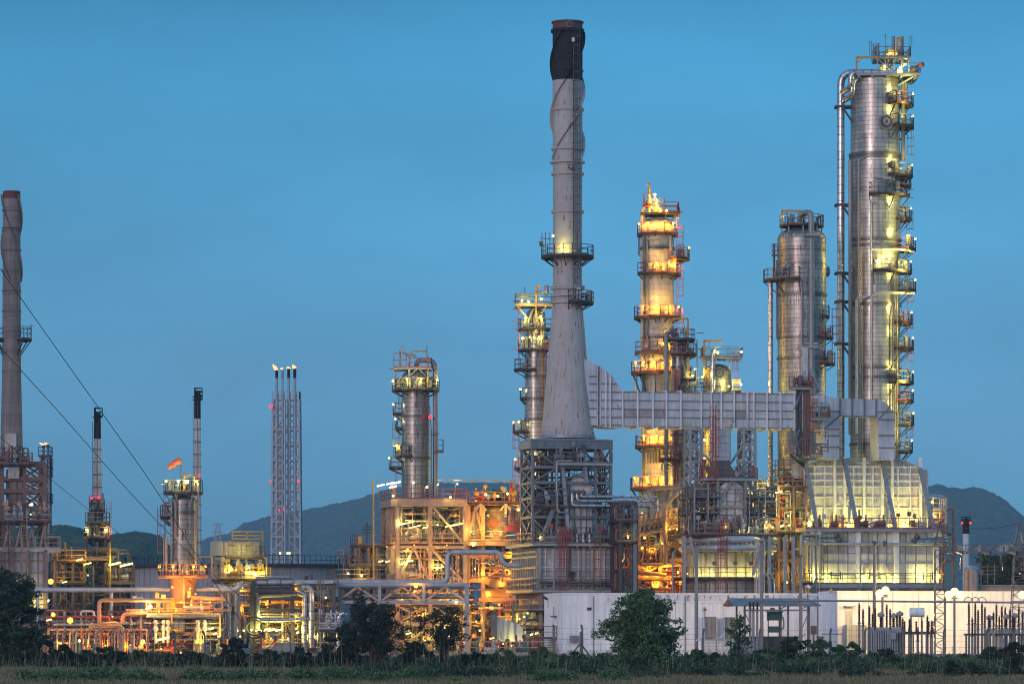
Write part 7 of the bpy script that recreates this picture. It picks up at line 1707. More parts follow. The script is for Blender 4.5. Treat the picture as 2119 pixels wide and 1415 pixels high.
# lit gear on the floors between the two duct towers and right of them
g = G('process_structure', 'yellow lit steel floors behind the right lattice tower under the duct', 'steel structure', 1545, 418)
x, z = g.x, g.z
frame(g, [0,x(1575),x(1605),x(1640)], [0,5], [0,z(1145),z(1100),z(1058),z(1020)], .26, 'cream', [('x',0,0,3,'X'),('x',1,0,2,'/')])
for q in (1020,1058,1100,1145): deckpart(g, -.2, x(1642), -.3, 5, z(q), 'cream', 'steel', 'fl')
pipework(g, 0, x(1640), 0, 4, z(1150), z(1005), 130, 340, ('cream','pipel','steelr','orange'), (.05,.14), .6)
for q in (1020,1058,1100): bits(g, .1, x(1638), 0, 2, z(q), 12, 341+q, ('cream','pipel','steelr'))
for (a, b, pw) in ((1552,1015,360),(1553,1022,300),(1590,1003,150),(1560,1045,200),(1610,1045,220),(1580,1085,300),(1620,1080,260),(1600,1130,300),(1570,1130,260),(1549,1060,160)): g.lamp(a, b, -.8, 'Y', pw, .18)
# same kind left of the heater casing
g = G('process_structure', 'small yellow lit floors behind the left lattice tower, by the slim column', 'steel structure', 1412, 420)
x, z = g.x, g.z
frame(g, [0,x(1440),x(1470)], [0,4], [0,z(1145),z(1100),z(1058),z(1008)], .26, 'steelr', [('x',0,0,3,'X'),('x',1,0,2,'/'),('x',0,0,1,'X')])
for q in (1008,1058,1100): deckpart(g, -.2, x(1472), -.3, 4, z(q), 'rail', 'deck', 'fl')
pipework(g, 0, x(1470), 0, 4, z(1220), z(1000), 110, 350, ('pipel','pipe','steelr','cream'), (.05,.16), .6)
mb = MB(); c = g.p(1432,1075,1); mb.lathe(c.x, c.y, [(S(4,420),z(1083)),(S(15,420),z(1068)),(S(17,420),z(1058)),(S(17,420),z(1050))], 24); g.part('hopper', mb, 'steelp')
for (a, b, pw, kd) in ((1440,1000,160,'Y'),(1455,1012,130,'Y'),(1445,1040,160,'Y'),(1430,1095,200,'Y'),(1420,1130,200,'O'),(1450,1130,180,'Y')): g.lamp(a, b, -.8, kd, pw, .16)

# plenum box: rounded ribbed inlet ducts by the furnace foot
g = G('air_duct', 'row of ribbed silver hoods with rounded mouths at the foot of the big furnace', 'air duct', 1015, 376, rot=0.0)
x, z = g.x, g.z
mb = MB(); mb.box(x(1016), x(1030), 0, 2.5, z(1318), z(1274)); g.part('end_box', mb, 'clad')
for i, a in enumerate((1030,1041,1052,1064)):
    q0 = 1276+i*4
    mb = MB(); prism(mb, [(x(a),z(1312)),(x(a)+.1,z(1322)),(x(a)+.4,z(1327)),(x(a+14),z(1328)),(x(a+20)-.1,z(1326)),(x(a+20),z(1314)),(x(a+20)-.1,z(q0+10)),(x(a+4),z(q0)),(x(a),z(q0))], -.1*i, 2.4-.1*i); g.part('hood', mb, 'panel')
    mb = MB(); mb.box(x(a)-.06, x(a)+.06, -.2-.1*i, 2.5-.1*i, z(1324), z(q0-1)); g.part('stiffener', mb, 'steel')
mb = MB(); mb.hexa([(x(1055),-.2,0),(x(1080),-.2,0),(x(1080),2,0),(x(1055),2,0),(x(1055),-.2,z(1345)),(x(1080),-.2,z(1345)),(x(1080),2,z(1345)),(x(1055),2,z(1345))]); g.part('plinth', mb, 'yellow')
for a in (1022,1045,1070,1090): mb = MB(); mb.beam((x(a),.2,0),(x(a),.2,z(1326)), .2); g.part('leg', mb, 'steeld')
g.lamp(1058, 1335, -1, 'Y', 200, .13); g.lamp(1030, 1338, 1, 'A', 240, .13); g.lamp(1085,1340,1,'Y',160,.13)
g = G('low_wall', 'low pinkish concrete wall running along the foot of the plant behind the bushes', 'wall', 640, 352, rot=0.0)
mb = MB(); mb.box(g.x(560), g.x(1128), 0, .3, 0, g.z(1352)); g.part('wall_body', mb, 'concp'); mb = MB(); mb.rail([(g.x(950),.1,g.z(1352)),(g.x(1128),.1,g.z(1352))], 1.1, .07, 1.5); g.part('railing', mb, 'cream')
bits(g, g.x(1000), g.x(1120), 1.5, 4, 0, 14, 360, ('red','yellow','green','cream'))
# ================================================================== white building, switchyard, fences, wires
g = G('white_building', 'long plain white one-storey building in front of the furnaces, with a peeling parapet', 'building', 1165, 352)
x, z = g.x, g.z
bx1 = x(1748)
mb = MB(); mb.box(0, bx1, 0, 7.9, 0, z(1229)); g.part('wall', mb, 'whitewall')
mb = MB(); mb.box(-.06, bx1+.06, -.06, 7.96, z(1229)+.003, z(1226)); g.part('roof', mb, 'whitewall')
mb = MB(); mb.box(x(1252), bx1, -.02, -.003, z(1243), z(1230)); g.part('peeling_band', mb, 'peel')
mb = MB(); mb.box(x(1250), bx1, -.10, -.023, z(1246), z(1243.5)); mb.box(x(1250), x(1250)+.09, -.07, -.004, 0, z(1246)); mb.box(x(1455)-.03, x(1455)+.03, -.05, -.004, 0, z(1246)); g.part('moulding', mb, 'whitewall')
for a in (1290,1345,1400,1500,1560,1620,1680): mb = MB(); mb.box(x(a)-.015, x(a)+.015, -.016, -.004, 0, z(1246)); g.part('wall_joint', mb, 'conc')
mb = MB(); mb.box(.02, bx1-.02, -.014, -.004, 0, z(1345)); g.part('dirty_base_course', mb, 'peel')
for a in (1228,1420,1545,1700): mb = MB(); mb.tube([(x(a),-.09,.1),(x(a),-.09,z(1232))], .05, 7); g.part('downpipe', mb, 'conc')
for a in (1215,1385,1600): mb = MB(); mb.box(x(a),x(a+9),-.05,-.004,z(1262),z(1256)); g.part('vent_grille', mb, 'steeld')
mb = MB(); mb.box(-.05, -.004, 3.2, 4.4, .3, 2.6); g.part('side_door', mb, 'panel')
mb = MB(); mb.box(-1.6,-.01,2.4,5.2,z(1320)-.1,z(1320)); mb.rail([(-1.6,2.4,z(1320)),(-1.6,5.2,z(1320))],1.1,.06); mb.rail([(-1.6,2.4,z(1320)),(-.05,2.4,z(1320))],1.1,.06)
for i in range(6): mb.box(-1.6,-.6,1.9-i*.28,2.2-i*.28,z(1320)-.2-i*.22,z(1320)-.15-i*.22)
g.part('steps', mb, 'steelr')
mb = MB(); mb.tube([(-.1,6.2,z(1238)),(-.5,6.1,z(1233))], .12, 8); mb.beam((-.02,6.2,z(1238)),(-.02,6.2,z(1256)),.05); g.part('wall_lamp', mb, 'steeld')
mb = MB(); mb.box(-.4,-.01,2.6,3.6,z(1276),z(1273)); mb.beam((-.2,2.9,z(1273)),(-.2,2.9,z(1254)),.06); g.part('bracket', mb, 'rail')
mb = MB(); mb.box(x(1179), x(1195), -.7, -.02, z(1328), z(1314)); mb.tube([(x(1184),-.71,z(1321)),(x(1184),-.74,z(1321))], .2, 12); g.part('air_conditioner', mb, 'conc')
for a, b, c, d in ((1461,1480,1320,1277),(1504,1520,1320,1278)):
    mb = MB(); mb.box(x(a), x(b), -.9, -.05, z(c), z(d)); mb.box(x(a)-.05,x(b)+.05,-.95,-.03,z(d)+.003,z(d)+.08); mb.box(x(a)+.06,x((a+b)/2)-.03,-.93,-.903,z(c)+.1,z(d)-.1); mb.box(x((a+b)/2)+.03,x(b)-.06,-.93,-.903,z(c)+.1,z(d)-.1); g.part('cabinet', mb, 'conc')
mb = MB(); mb.beam((x(1461),-.1,z(1277)),(x(1461),-.1,z(1254)),.05); mb.box(x(1459),x(1464),-.15,-.02,z(1262),z(1258)); g.part('conduit', mb, 'rail')
g = G('white_building', 'taller white building at the right behind the switchyard, with a small door under a canopy', 'building', 1733, 350)
x, z = g.x, g.z
mb = MB(); mb.box(0, x(2150), 0, 6, 0, z(1225)); g.part('wall', mb, 'whitewall'); mb = MB(); mb.box(-.05, x(2150), -.05, 6, z(1225)+.003, z(1222)); g.part('roof', mb, 'whitewall')
mb = MB(); mb.box(x(1750), x(1765), -.04, -.003, z(1318), z(1263)); g.part('door', mb, 'panel')
mb = MB(); mb.box(x(1746), x(1766), -.9, -.01, z(1255), z(1253)); g.part('canopy', mb, 'steel')
mb = MB(); mb.box(x(1744), x(1786), -1.3, -.3, .6, z(1292)); [mb.box(x(1744+i*5), x(1744+i*5)+.06, -1.36, -1.302, .7, z(1294)) for i in range(1,9)]; g.part('radiator_cabinet', mb, 'trafo')
for a in (1798,1850,1905,1960,2020,2085): mb = MB(); mb.box(x(a)-.02,x(a)+.02,-.02,-.004,0,z(1225)); g.part('wall_joint', mb, 'conc')
mb = MB(); mb.tube([(x(1716),-.4,z(1228)),(x(1716),-.4,z(1216))], .08, 8); mb.beam((x(1712),-.4,z(1222)),(x(1719),-.4,z(1220)),.12); g.part('vent', mb, 'rail')

# open shed with the corrugated roof
g = G('open_shed', 'small open shed with corrugated roof and red gable before the white building', 'shed', 1538, 338)
x, z = g.x, g.z
mb = MB(); r0, r1 = x(1512), x(1678)
b = [(r0,-1.0,z(1254)),(r1+.7,-1.0,z(1254)),(r1,.9,z(1239)),(r0,.9,z(1239))]
mb.hexa([b[0],b[1],b[2],b[3]]+[(p[0],p[1],p[2]+.08) for p in b])
b2 = [(r0,.93,z(1239)),(r1,.93,z(1239)),(r1,2.6,z(1253)),(r0,2.6,z(1253))]
mb.hexa(b2+[(p[0],p[1],p[2]+.08) for p in b2])
for i in range(46): t = i/45; mb.beam((r0+(r1+.7-r0)*t,-1.0,z(1254)+.1),(r0+(r1-r0)*t,.9,z(1239)+.1),.05)
g.part('roof', mb, 'roofm')
mb = MB(); prism(mb, [(0,0),(1,0),(1,1)],0,0) if False else None
mb.v = [(r0-.02,-1.0,z(1254)),(r0-.02,2.6,z(1253)),(r0-.02,.92,z(1238)),(r0-.5,-.9,z(1255)),(r0-.5,.3,z(1254))]; mb.face([0,2,1]); mb.face([0,3,2]); mb.face([3,4,2]); g.part('gable', mb, 'tile')
for a in (1538,1629,1673):
    for b_ in (-.5,2.2): mb = MB(); mb.beam((x(a),b_,0),(x(a),b_,z(1250)),.14); g.part('post', mb, 'wood')
for p, q in (((1538,1262),(1673,1262)),): mb = MB(); mb.beam(g.p(*p,-.5), g.p(*q,-.5), .14); g.part('beam', mb, 'steel')
for p, q in (((1546,1340),(1538,1300)),((1640,1350),(1673,1270)),((1668,1310),(1629,1350)),((1538,1262),(1552,1290)),((1629,1252),(1610,1262)),((1673,1252),(1655,1262))): mb = MB(); mb.beam(g.p(*p,-.5), g.p(*q,-.5), .08); g.part('brace', mb, 'steel')
Y = 339.0
def yb(name, label, cat, boxes, m, group=None, Yb=None):
    Yb = Yb or Y; mb = MB()
    for (a, b, c, d, dep) in boxes: mb.box(X(a,Yb), X(b,Yb), Yb, Yb+dep, max(0, Z(c,Yb)), Z(d,Yb))
    return solo(name, label, cat, mb, M[m], group)
t = thing('transformer', 'small dark green transformer on a stand under the open shed', 'transformer', (X(1603,Y),Y,0))
mb = MB(); mb.box(X(1588,Y),X(1619,Y),Y,Y+.9,Z(1283,Y),Z(1266,Y)); part(t,'tank',mb,M['green']); mb = MB(); mb.box(X(1586,Y),X(1621,Y),Y-.1,Y+1,Z(1266,Y)+.003,Z(1264,Y)); part(t,'lid',mb,M['green'])
mb = MB(); mb.box(X(1590,Y),X(1612,Y),Y,Y+.7,Z(1308,Y),Z(1295,Y)); part(t,'switch_box',mb,M['green'])
for a in (1590,1617): mb = MB(); mb.beam((X(a,Y),Y+.2,0),(X(a,Y),Y+.2,Z(1283,Y)),.1); part(t,'leg',mb,M['steel'])
mb = MB(); mb.pipe([P(1612,1300,Y),P(1622,1300,Y),P(1622,1285,Y),P(1620,1275,Y)],.06,6); part(t,'hose',mb,M['piped'])
mb = MB(); mb.box(X(1520,Y),X(1650,Y),Y-1.2,Y+2,0,Z(1316,Y)); 
for i in range(40): mb.box(X(1520+i*3.25,Y),X(1521+i*3.25,Y),Y-1.24,Y-1.202,0,Z(1318,Y))
solo('louvred_plinth', 'dark slatted low plinth under the open shed', 'plinth', mb, M['steeld'])

def insulator(mb, p, h, r=.13, n=None):
    n = n or max(4, int(h/.14)); prof = []
    for i in range(n):
        a = p[2]+h*i/n; prof += [(r*.5,a),(r,a+h/n*.3),(r*.95,a+h/n*.45),(r*.5,a+h/n*.6)]
    prof.append((r*.5,p[2]+h)); mb.lathe(p[0],p[1],prof,8)
# post insulators on steel pedestals; each bay its own
G_INS = 'brown post insulators on grey pedestals in the switchyard'
ins = [(1778,1250,1288,335),(1799,1256,1290,333),(1835,1252,1300,336),(1811,1258,1300,331),(1899,1300,1325,330),(1919,1276,1310,334),(1552,1244,1262,337),(1559,1244,1262,337),(1567,1244,1262,337),(2005,1250,1290,335),(2018,1250,1290,336),(2032,1250,1290,334),(2012,1280,1315,330),(2062,1252,1292,335),(2073,1256,1300,333),(2090,1262,1300,331),(2108,1254,1292,335),(2046,1275,1305,330),(1868,1280,1308,332),(1882,1282,1310,332),(1786,1262,1294,332),(1806,1270,1300,336),(1842,1262,1300,330),(1856,1272,1305,334),(1928,1286,1316,331),(2024,1264,1300,332),(2038,1258,1296,336),(2056,1268,1300,330),(2068,1276,1304,334),(2080,1258,1294,336),(2096,1274,1306,331),(2116,1266,1300,332)]
for i, (a, q0, q1, Yq) in enumerate(ins):
    t = thing('post_insulator', 'brown ribbed post insulator on a grey pedestal among others of its row in the switchyard', 'insulator', (X(a,Yq),Yq,0), group=G_INS)
    mb = MB(); mb.beam((X(a,Yq),Yq,0),(X(a,Yq),Yq,Z(q1,Yq)),.20); mb.box(X(a,Yq)-.2,X(a,Yq)+.2,Yq-.2,Yq+.2,Z(q1,Yq)-.05,Z(q1,Yq)); part(t,'pedestal',mb,M['conc'])
    mb = MB(); insulator(mb,(X(a,Yq),Yq,Z(q1,Yq)),Z(q0,Yq)-Z(q1,Yq),.14); part(t,'insulator',mb,M['cer'])
    mb = MB(); mb.tube([(X(a,Yq),Yq,Z(q0,Yq)),(X(a,Yq),Yq,Z(q0,Yq)+.14)],.07,8); part(t,'cap',mb,M['steel'])
G_CT = 'grey current transformers with a round head in the switchyard'
for i, (a, q0, q1, Yq) in enumerate(((1823,1268,1300,334),(1862,1266,1296,333),(1849,1270,1300,335),(2048,1274,1300,334),(2099,1270,1300,334),(2082,1272,1300,336))):
    t = thing('current_transformer', 'grey current transformer with a round fluted head, one of several in the switchyard', 'transformer', (X(a,Yq),Yq,0), group=G_CT)
    mb = MB(); mb.beam((X(a,Yq),Yq,0),(X(a,Yq),Yq,Z(q1+12,Yq)),.26); part(t,'pedestal',mb,M['conc']); mb = MB(); mb.box(X(a,Yq)-.3,X(a,Yq)+.3,Yq-.3,Yq+.3,Z(q1+12,Yq),Z(q1,Yq)); part(t,'terminal_box',mb,M['trafo'])
    mb = MB(); insulator(mb,(X(a,Yq),Yq,Z(q1,Yq)),Z(q0+8,Yq)-Z(q1,Yq),.2); part(t,'insulator',mb,M['cer'])
    mb = MB(); mb.lathe(X(a,Yq),Yq,[(.2,Z(q0+8,Yq)),(.32,Z(q0+6,Yq)),(.32,Z(q0+1,Yq)),(.15,Z(q0-1,Yq)),(.05,Z(q0-3,Yq))],14); part(t,'head',mb,M['cergrey'])
# busbar tube
Yq = 335.0
t = thing('busbar', 'long thin busbar tube running level across the switchyard in front of the white buildings', 'busbar', (X(1690,Yq),Yq,Z(1243,Yq)))
mb = MB(); mb.tube([(X(1560,Yq),Yq,Z(1241,Yq)),(X(2140,Yq),Yq+1.5,Z(1246,Yq))],.085,8); part(t,'tube',mb,M['steel'])
for a in (2004,2018,2032): mb = MB(); mb.tube([(X(a,Yq)+.4*math.cos(k*.35),Yq,Z(1246,Yq)+.45*math.sin(k*.35)) for k in range(10)],.035,6); part(t,'loop_connector',mb,M['steel'])
# main transformer
Yq = 333.0
t = thing('transformer', 'large pale power transformer with a white conservator drum, left of the lattice tower', 'transformer', (X(1840,Yq),Yq,0))
mb = MB(); mb.box(X(1800,Yq),X(1860,Yq),Yq,Yq+2.4,.3,Z(1300,Yq)); part(t,'tank',mb,M['trafo'])
mb = MB()
for i in range(12): mb.box(X(1802+i*4.8,Yq)-.03,X(1802+i*4.8,Yq)+.08,Yq-.5,Yq-.004,.6,Z(1304,Yq))
part(t,'radiator',mb,M['trafo']); mb = MB(); mb.box(X(1798,Yq),X(1862,Yq),Yq-.1,Yq+2.5,Z(1300,Yq)+.003,Z(1297,Yq)); part(t,'lid',mb,M['trafo'])
mb = MB(); c0, c1 = X(1883,Yq), X(1912,Yq); zc = Z(1266,Yq); mb.tube([(c0,Yq+.2,zc),(c0+.06,Yq+.2,zc),(c1-.06,Yq+.5,zc-.02),(c1,Yq+.5,zc-.02)],S(9.5,Yq),20); part(t,'conservator',mb,M['whitewall'])
mb = MB(); mb.tube([(c1+.003,Yq+.48,zc-.02),(c1+.06,Yq+.48,zc-.02)],S(10,Yq),20); part(t,'conservator_end',mb,M['trafo'])
for a in (1886,1908): mb = MB(); mb.beam((X(a,Yq),Yq+.3,0),(X(a,Yq),Yq+.3,Z(1276,Yq)),.14); part(t,'leg',mb,M['steel'])
mb = MB(); mb.box(X(1866,Yq),X(1934,Yq),Yq-.2,Yq+.6,Z(1312,Yq),Z(1306,Yq)); part(t,'switch_beam',mb,M['steeld'])
for a in (1872,1884,1896,1908,1922,1930): mb = MB(); insulator(mb,(X(a,Yq),Yq-.05,Z(1306,Yq)),.9,.12); part(t,'bushing',mb,M['cer'])
mb = MB(); mb.box(X(1838,Yq),X(1852,Yq),Yq-.9,Yq-.55,Z(1322,Yq),Z(1309,Yq)); part(t,'marshalling_box',mb,M['trafo'])
for a in range(8): mb = MB(); mb.beam((X(1862+a*9,Yq),Yq-.3,0),(X(1862+a*9,Yq),Yq-.3,Z(1308-(a%3)*5,Yq)),.13); part(t,'support_post',mb,M['conc'])
yb('control_box', 'grey control box on the right side of the switchyard', 'box', [(2068,2082,1338,1318,.5),(2073,2077,1360,1338,.3)], 'trafo', Yb=331.0)
yb('disconnector_frame', 'dark low disconnector frame with posts at the right of the switchyard', 'switchgear', [(1995,2119,1314,1310,.4),(1998,2001,1362,1314,.2),(2040,2043,1362,1314,.2),(2080,2083,1362,1314,.2),(2112,2115,1362,1314,.2)], 'steeld', Yb=330.5)
yb('disconnector_frame', 'dark bent disconnector with a cabinet, right of the shed', 'switchgear', [(1678,1690,1312,1294,.5),(1682,1685,1362,1312,.2),(1690,1706,1320,1316,.3),(1694,1704,1346,1320,.3),(1700,1745,1312,1310,.1)], 'steelr', Yb=337.0)

# lattice gantry
def lattice(root, px, Yl, top, wt, wb, n, m, apex=None):
    c = X(px,Yl); z0, z1 = 0.0, Z(top,Yl)
    for sx in (-1,1):
        for sy in (-1,1): mb = MB(); mb.beam((c+sx*wb,Yl+sy*wb,0),(c+sx*wt,Yl+sy*wt,z1),.07); part(root,'leg',mb,m)
    for i in range(n):
        a, b = z0+(z1-z0)*i/n, z0+(z1-z0)*(i+1)/n; wa, w2 = wb+(wt-wb)*i/n, wb+(wt-wb)*(i+1)/n; mb = MB(); f = -1 if i % 2 else 1
        for sy in (-1,1): mb.beam((c-f*wa,Yl+sy*wa,a),(c+f*w2,Yl+sy*w2,b),.035); mb.beam((c-w2,Yl+sy*w2,b),(c+w2,Yl+sy*w2,b),.04)
        for sx in (-1,1): mb.beam((c+sx*wa,Yl-f*wa,a),(c+sx*w2,Yl+f*w2,b),.035)
        part(root,'lattice',mb,m)
    if apex:
        mb = MB()
        for sx in (-1,1):
            for sy in (-1,1): mb.beam((c+sx*wt,Yl+sy*wt,z1),(c,Yl,Z(apex,Yl)),.08)
        for q in (.3,.6): w = wt*(1-q); zz_ = z1+(Z(apex,Yl)-z1)*q; mb.beam((c-w,Yl-w,zz_),(c+w,Yl-w,zz_),.05)
        mb.ball((c+.1,Yl,Z(apex,Yl)+.05),.14,6); part(root,'peak',mb,m)
Yl = 337.0
t = thing('lattice_tower', 'slim straight lattice tower in the switchyard, left of the brightest floodlight', 'lattice tower', (X(1945,Yl),Yl,0), group='lattice gantry towers')
lattice(t, 1945, Yl, 1125, .42, .45, 18, M['rail'], 1080)
t = thing('lattice_tower', 'grey lattice tower with splayed legs at the right edge of the picture', 'lattice tower', (X(2109,Yl),Yl,0), group='lattice gantry towers')
lattice(t, 2109, Yl, 1127, .40, .85, 18, M['rail'], 1080)
t = thing('gantry_beam', 'lattice beam spanning between the two lattice towers, with hanging insulator strings', 'beam', (X(2030,Yl),Yl,Z(1144,Yl)))
mb = MB(); a0, a1 = X(1955,Yl), X(2150,Yl)
for sy in (-.4,.4):
    for q in (1127,1144): mb.beam((a0,Yl+sy,Z(q,Yl)),(a1,Yl+sy,Z(q,Yl)),.06)
    for i in range(9): u, v = a0+(a1-a0)*i/9, a0+(a1-a0)*(i+1)/9; f = i % 2; mb.beam((u,Yl+sy,Z(1127 if f else 1144,Yl)),(v,Yl+sy,Z(1144 if f else 1127,Yl)),.05); mb.beam((v,Yl+sy,Z(1127,Yl)),(v,Yl+sy,Z(1144,Yl)),.04)
part(t,'lattice',mb,M['rail'])
for a in (1987,2028,2071,2113): mb = MB(); insulator(mb,(X(a,Yl),Yl-.5,Z(1180,Yl)),Z(1152,Yl)-Z(1180,Yl),.1,9); mb.beam((X(a,Yl),Yl-.5,Z(1152,Yl)),(X(a,Yl),Yl-.5,Z(1144,Yl)),.03); part(t,'insulator_string',mb,M['cer'])
for a in (1986,2039,2093): mb = MB(); mb.cone((X(a-10,Yl),Yl-.5,Z(1140,Yl)),(X(a+8,Yl),Yl-.9,Z(1144,Yl)),.10,.2,8); part(t,'strain_insulator',mb,M['piped'])
for a in (1986,2026,2071,2083): mb = MB(); mb.box(X(a,Yl)-.14,X(a,Yl)+.14,Yl-.42,Yl-.3,Z(1140,Yl),Z(1128,Yl)); part(t,'clamp',mb,M['steel'])
G_W = 'thin overhead conductors of the switchyard'
for i, (p, q, lab) in enumerate((((2114,1081,337),(1945,1082,337),'thin earth wire between the tops of the two lattice towers'),((2109,1130,337),(1880,1120,420),'thin conductor running from the right lattice tower towards the furnace'))):
    mb = MB(); a, b = P(*p), P(*q); mb.tube([a.lerp(b,k/10)-Vector((0,0,.5*(1-(2*k/10-1)**2))) for k in range(11)],.02,4); solo('overhead_wire', lab, 'wire', mb, M['cable'], G_W)

# floodlights on poles
G_F = 'bright sodium floodlights on poles in the switchyard'
def flood(px, py, Yf, label, pw, heads=2, sz=.42, kind='A'):
    t = thing('floodlight', label, 'floodlight', (X(px,Yf),Yf,0), group=G_F)
    mb = MB(); mb.tube([(X(px,Yf),Yf,0),(X(px,Yf),Yf,Z(py+9,Yf))],.10,8); mb.beam((X(px,Yf)-.5,Yf,Z(py+9,Yf)),(X(px,Yf)+.5,Yf,Z(py+9,Yf)),.1); part(t,'pole',mb,M['conc'])
    for i in range(heads):
        cx_ = X(px,Yf)+(i-(heads-1)/2)*.5; mb = MB(); mb.tube([(cx_,Yf+.02,Z(py,Yf)),(cx_,Yf+.3,Z(py,Yf))],.3,14); h = part(t,'lamp_head',mb,M['steeld'])
        mb = MB(); mb.ball((cx_,Yf-.12,Z(py,Yf)+(.16 if i%2 else -.1)),sz*.85,14); part(h,'lit_glass',mb,M['flood'])
    light(t,(X(px,Yf),Yf+8.5,Z(py,Yf)+.8),(1,.62,.20),pw,.25)
M['flood'] = mat('lit_floodlight', OR, emit=((1.0,.70,.27), 3.2))
flood(1826,1225,334,'left floodlight pair on a pole in the switchyard, over the large transformer',2800,2)
flood(1975,1228,331,'brightest floodlight cluster on a pole, just right of the slim lattice tower',6500,3)
flood(2121,1228,334,'floodlight at the right edge, cut by the picture frame',4000,2)
lamp(thing('wall_lamp','small orange lamp beside the slim lattice tower','lamp',(X(1944,348),348,Z(1195,348))),(X(1944,348),348,Z(1195,348)),'O',200,.2)

# grey poles
G_P = 'tall plain grey poles standing in the yard'
for px, top, Yp, lab in ((1441,1128,338,'tall grey pole in front of the round firebox, left of the shed'),(1576,1122,336,'tall grey pole rising through the left part of the shed roof'),(1657,1150,336,'tall grey pole rising past the right end of the shed roof'),(1809.5,1126,338,'tall grey pole in front of the largest furnace box, beside the left floodlight')):
    t = thing('grey_pole', lab, 'pole', (X(px,Yp),Yp,0), group=G_P)
    mb = MB(); mb.cone((X(px,Yp),Yp,0),(X(px,Yp),Yp,Z(top,Yp)),.17,.13,10); part(t,'shaft',mb,M['conc'])
    mb = MB(); mb.tube([(X(px,Yp),Yp,Z(top,Yp)+.003),(X(px,Yp),Yp,Z(top,Yp)+.09)],.19,10); part(t,'cap',mb,M['steeld'])
def lamp_post(px, top, Yp, lab, lit=0):
    t = thing('lamp_post', lab, 'lamp post', (X(px,Yp),Yp,0))
    mb = MB(); mb.tube([(X(px,Yp),Yp,0),(X(px,Yp),Yp,Z(top,Yp))],.06,8); part(t,'pole',mb,M['rail'])
    mb = MB(); mb.lathe(X(px,Yp),Yp,[(.1,Z(top,Yp)),(.3,Z(top,Yp)+.12),(.12,Z(top,Yp)+.35),(.02,Z(top,Yp)+.4)],12); part(t,'lantern',mb,M['panel'])
lamp_post(1671.5,1218,344,'slim lamp post with a small unlit round lantern, right of the shed roof')
mb = MB(); 
for i in range(2): mb.beam((X(1440+i*40,336),336,Z(1325,336)),(X(1458+i*42,336),336,Z(1310,336)),.08)
solo('low_barrier','pair of slanting white barrier arms left of the shed','barrier',mb,M['whitewall'])

# far small stack and round-roofed kiosk at right
Y = 560.0
t = thing('slim_stack', 'short far white stack with dark top and two red lights, right of the furnaces', 'chimney', (X(1999,Y),Y,0))
mb = MB(); mb.tube([(X(1999,Y),Y,0),(X(1999,Y),Y,Z(1104,Y))],S(7,Y),18); part(t,'shaft',mb,M['white']); mb = MB(); mb.tube([(X(1999,Y),Y,Z(1104,Y)+.01),(X(1999,Y),Y,Z(1073,Y))],S(7,Y)+.01,18); part(t,'black_top',mb,M['black'])
mb = MB(); mb.arc(X(1999,Y),Y,Z(1085,Y),Z(1084,Y),S(7,Y),S(10,Y),0,360,14); mb.arail(X(1999,Y),Y,Z(1084,Y),S(9.6,Y),0,360,1,.08); part(t,'collar',mb,M['black'])
for a in (1990,2007): lamp(t,P(a,1082,Y)+Vector((0,-.6,0)),'R',8,.18)
Y = 372.0
t = thing('round_kiosk', 'pale round tank with a shallow conical metal roof, behind the brightest floodlight', 'tank', (X(2010,Y),Y,0))
mb = MB(); mb.lathe(X(2010,Y),Y,[(S(15,Y),0),(S(15,Y),Z(1178,Y))],28); part(t,'wall',mb,M['concp']); mb = MB(); mb.lathe(X(2010,Y),Y,[(S(17,Y),Z(1178,Y)),(S(15,Y),Z(1174,Y)),(.1,Z(1169,Y))],28); part(t,'roof',mb,M['roofm']); mb = MB(); mb.tube([(X(1998,Y),Y-S(15,Y),0),(X(1998,Y),Y-S(15,Y),Z(1180,Y))],.18,8); part(t,'pipe',mb,M['orange'])
mb = MB(); mb.box(X(2027,Y),X(2125,Y),Y+2,Y+6,0,Z(1212,Y)); t = thing('low_building','low grey-brown building behind the switchyard under the tree, right','building',(X(2075,Y),Y+2,0)); part(t,'wall',mb,M['concp']); mb = MB(); mb.box(X(2024,Y),X(2126,Y),Y+1.8,Y+6.2,Z(1212,Y)+.003,Z(1209,Y)); part(t,'roof',mb,M['conc'])
mb = MB()
for a in (2030,2044,2058): mb.beam((X(a,368),368,Z(1209,368)),(X(a,368),368,Z(1165,368)),.06)
for q in (1172,1180,1188): mb.beam((X(2028,368),368,Z(q,368)),(X(2066,368),368,Z(q,368)),.05)
solo('aerial_frame','thin grey frame of pipes standing above the low building at right','frame',mb,M['rail'])

# fences
G_FP = 'concrete fence posts with slanted tops'
def fpost(px, top, Yp, lab, m='steelp', lean=.35):
    xx = X(px,Yp); mb = MB(); zt_ = Z(top,Yp); mb.beam((xx,Yp,0),(xx,Yp,zt_-.35),.16); mb.beam((xx,Yp,zt_-.40),(xx+lean,Yp-.2,zt_),.13)
    solo('fence_post', lab, 'fence post', mb, M[m], G_FP)
lf = [(130,'left of the sodium glare'),(151,'just right of the brightest orange lamp at the lower left'),(178,'below the far-left slim stack'),(199,'right under the far-left slim stack'),(231,'in front of the second pipe post'),(251,'in front of the orange pipe bends, third'),(274,'before the orange racks, left of the drum'),(306,'left of the fluorescent lamp over the drum')]
for a, lab in lf: fpost(a,1303,344,'pinkish slant-topped fence post '+lab)
for a, lab in ((362,'below the orange skirt'),(424,'between the short column and the grouped pale posts'),(540,'in front of the dark pipe rack, by the stair'),(601,'in front of the concrete bund'),(663,'left of the foreground dark thicket, orange one')): fpost(a,1304,342,'reddish slant-topped fence post '+lab,'steelr' if a != 663 else 'orange',-.2)
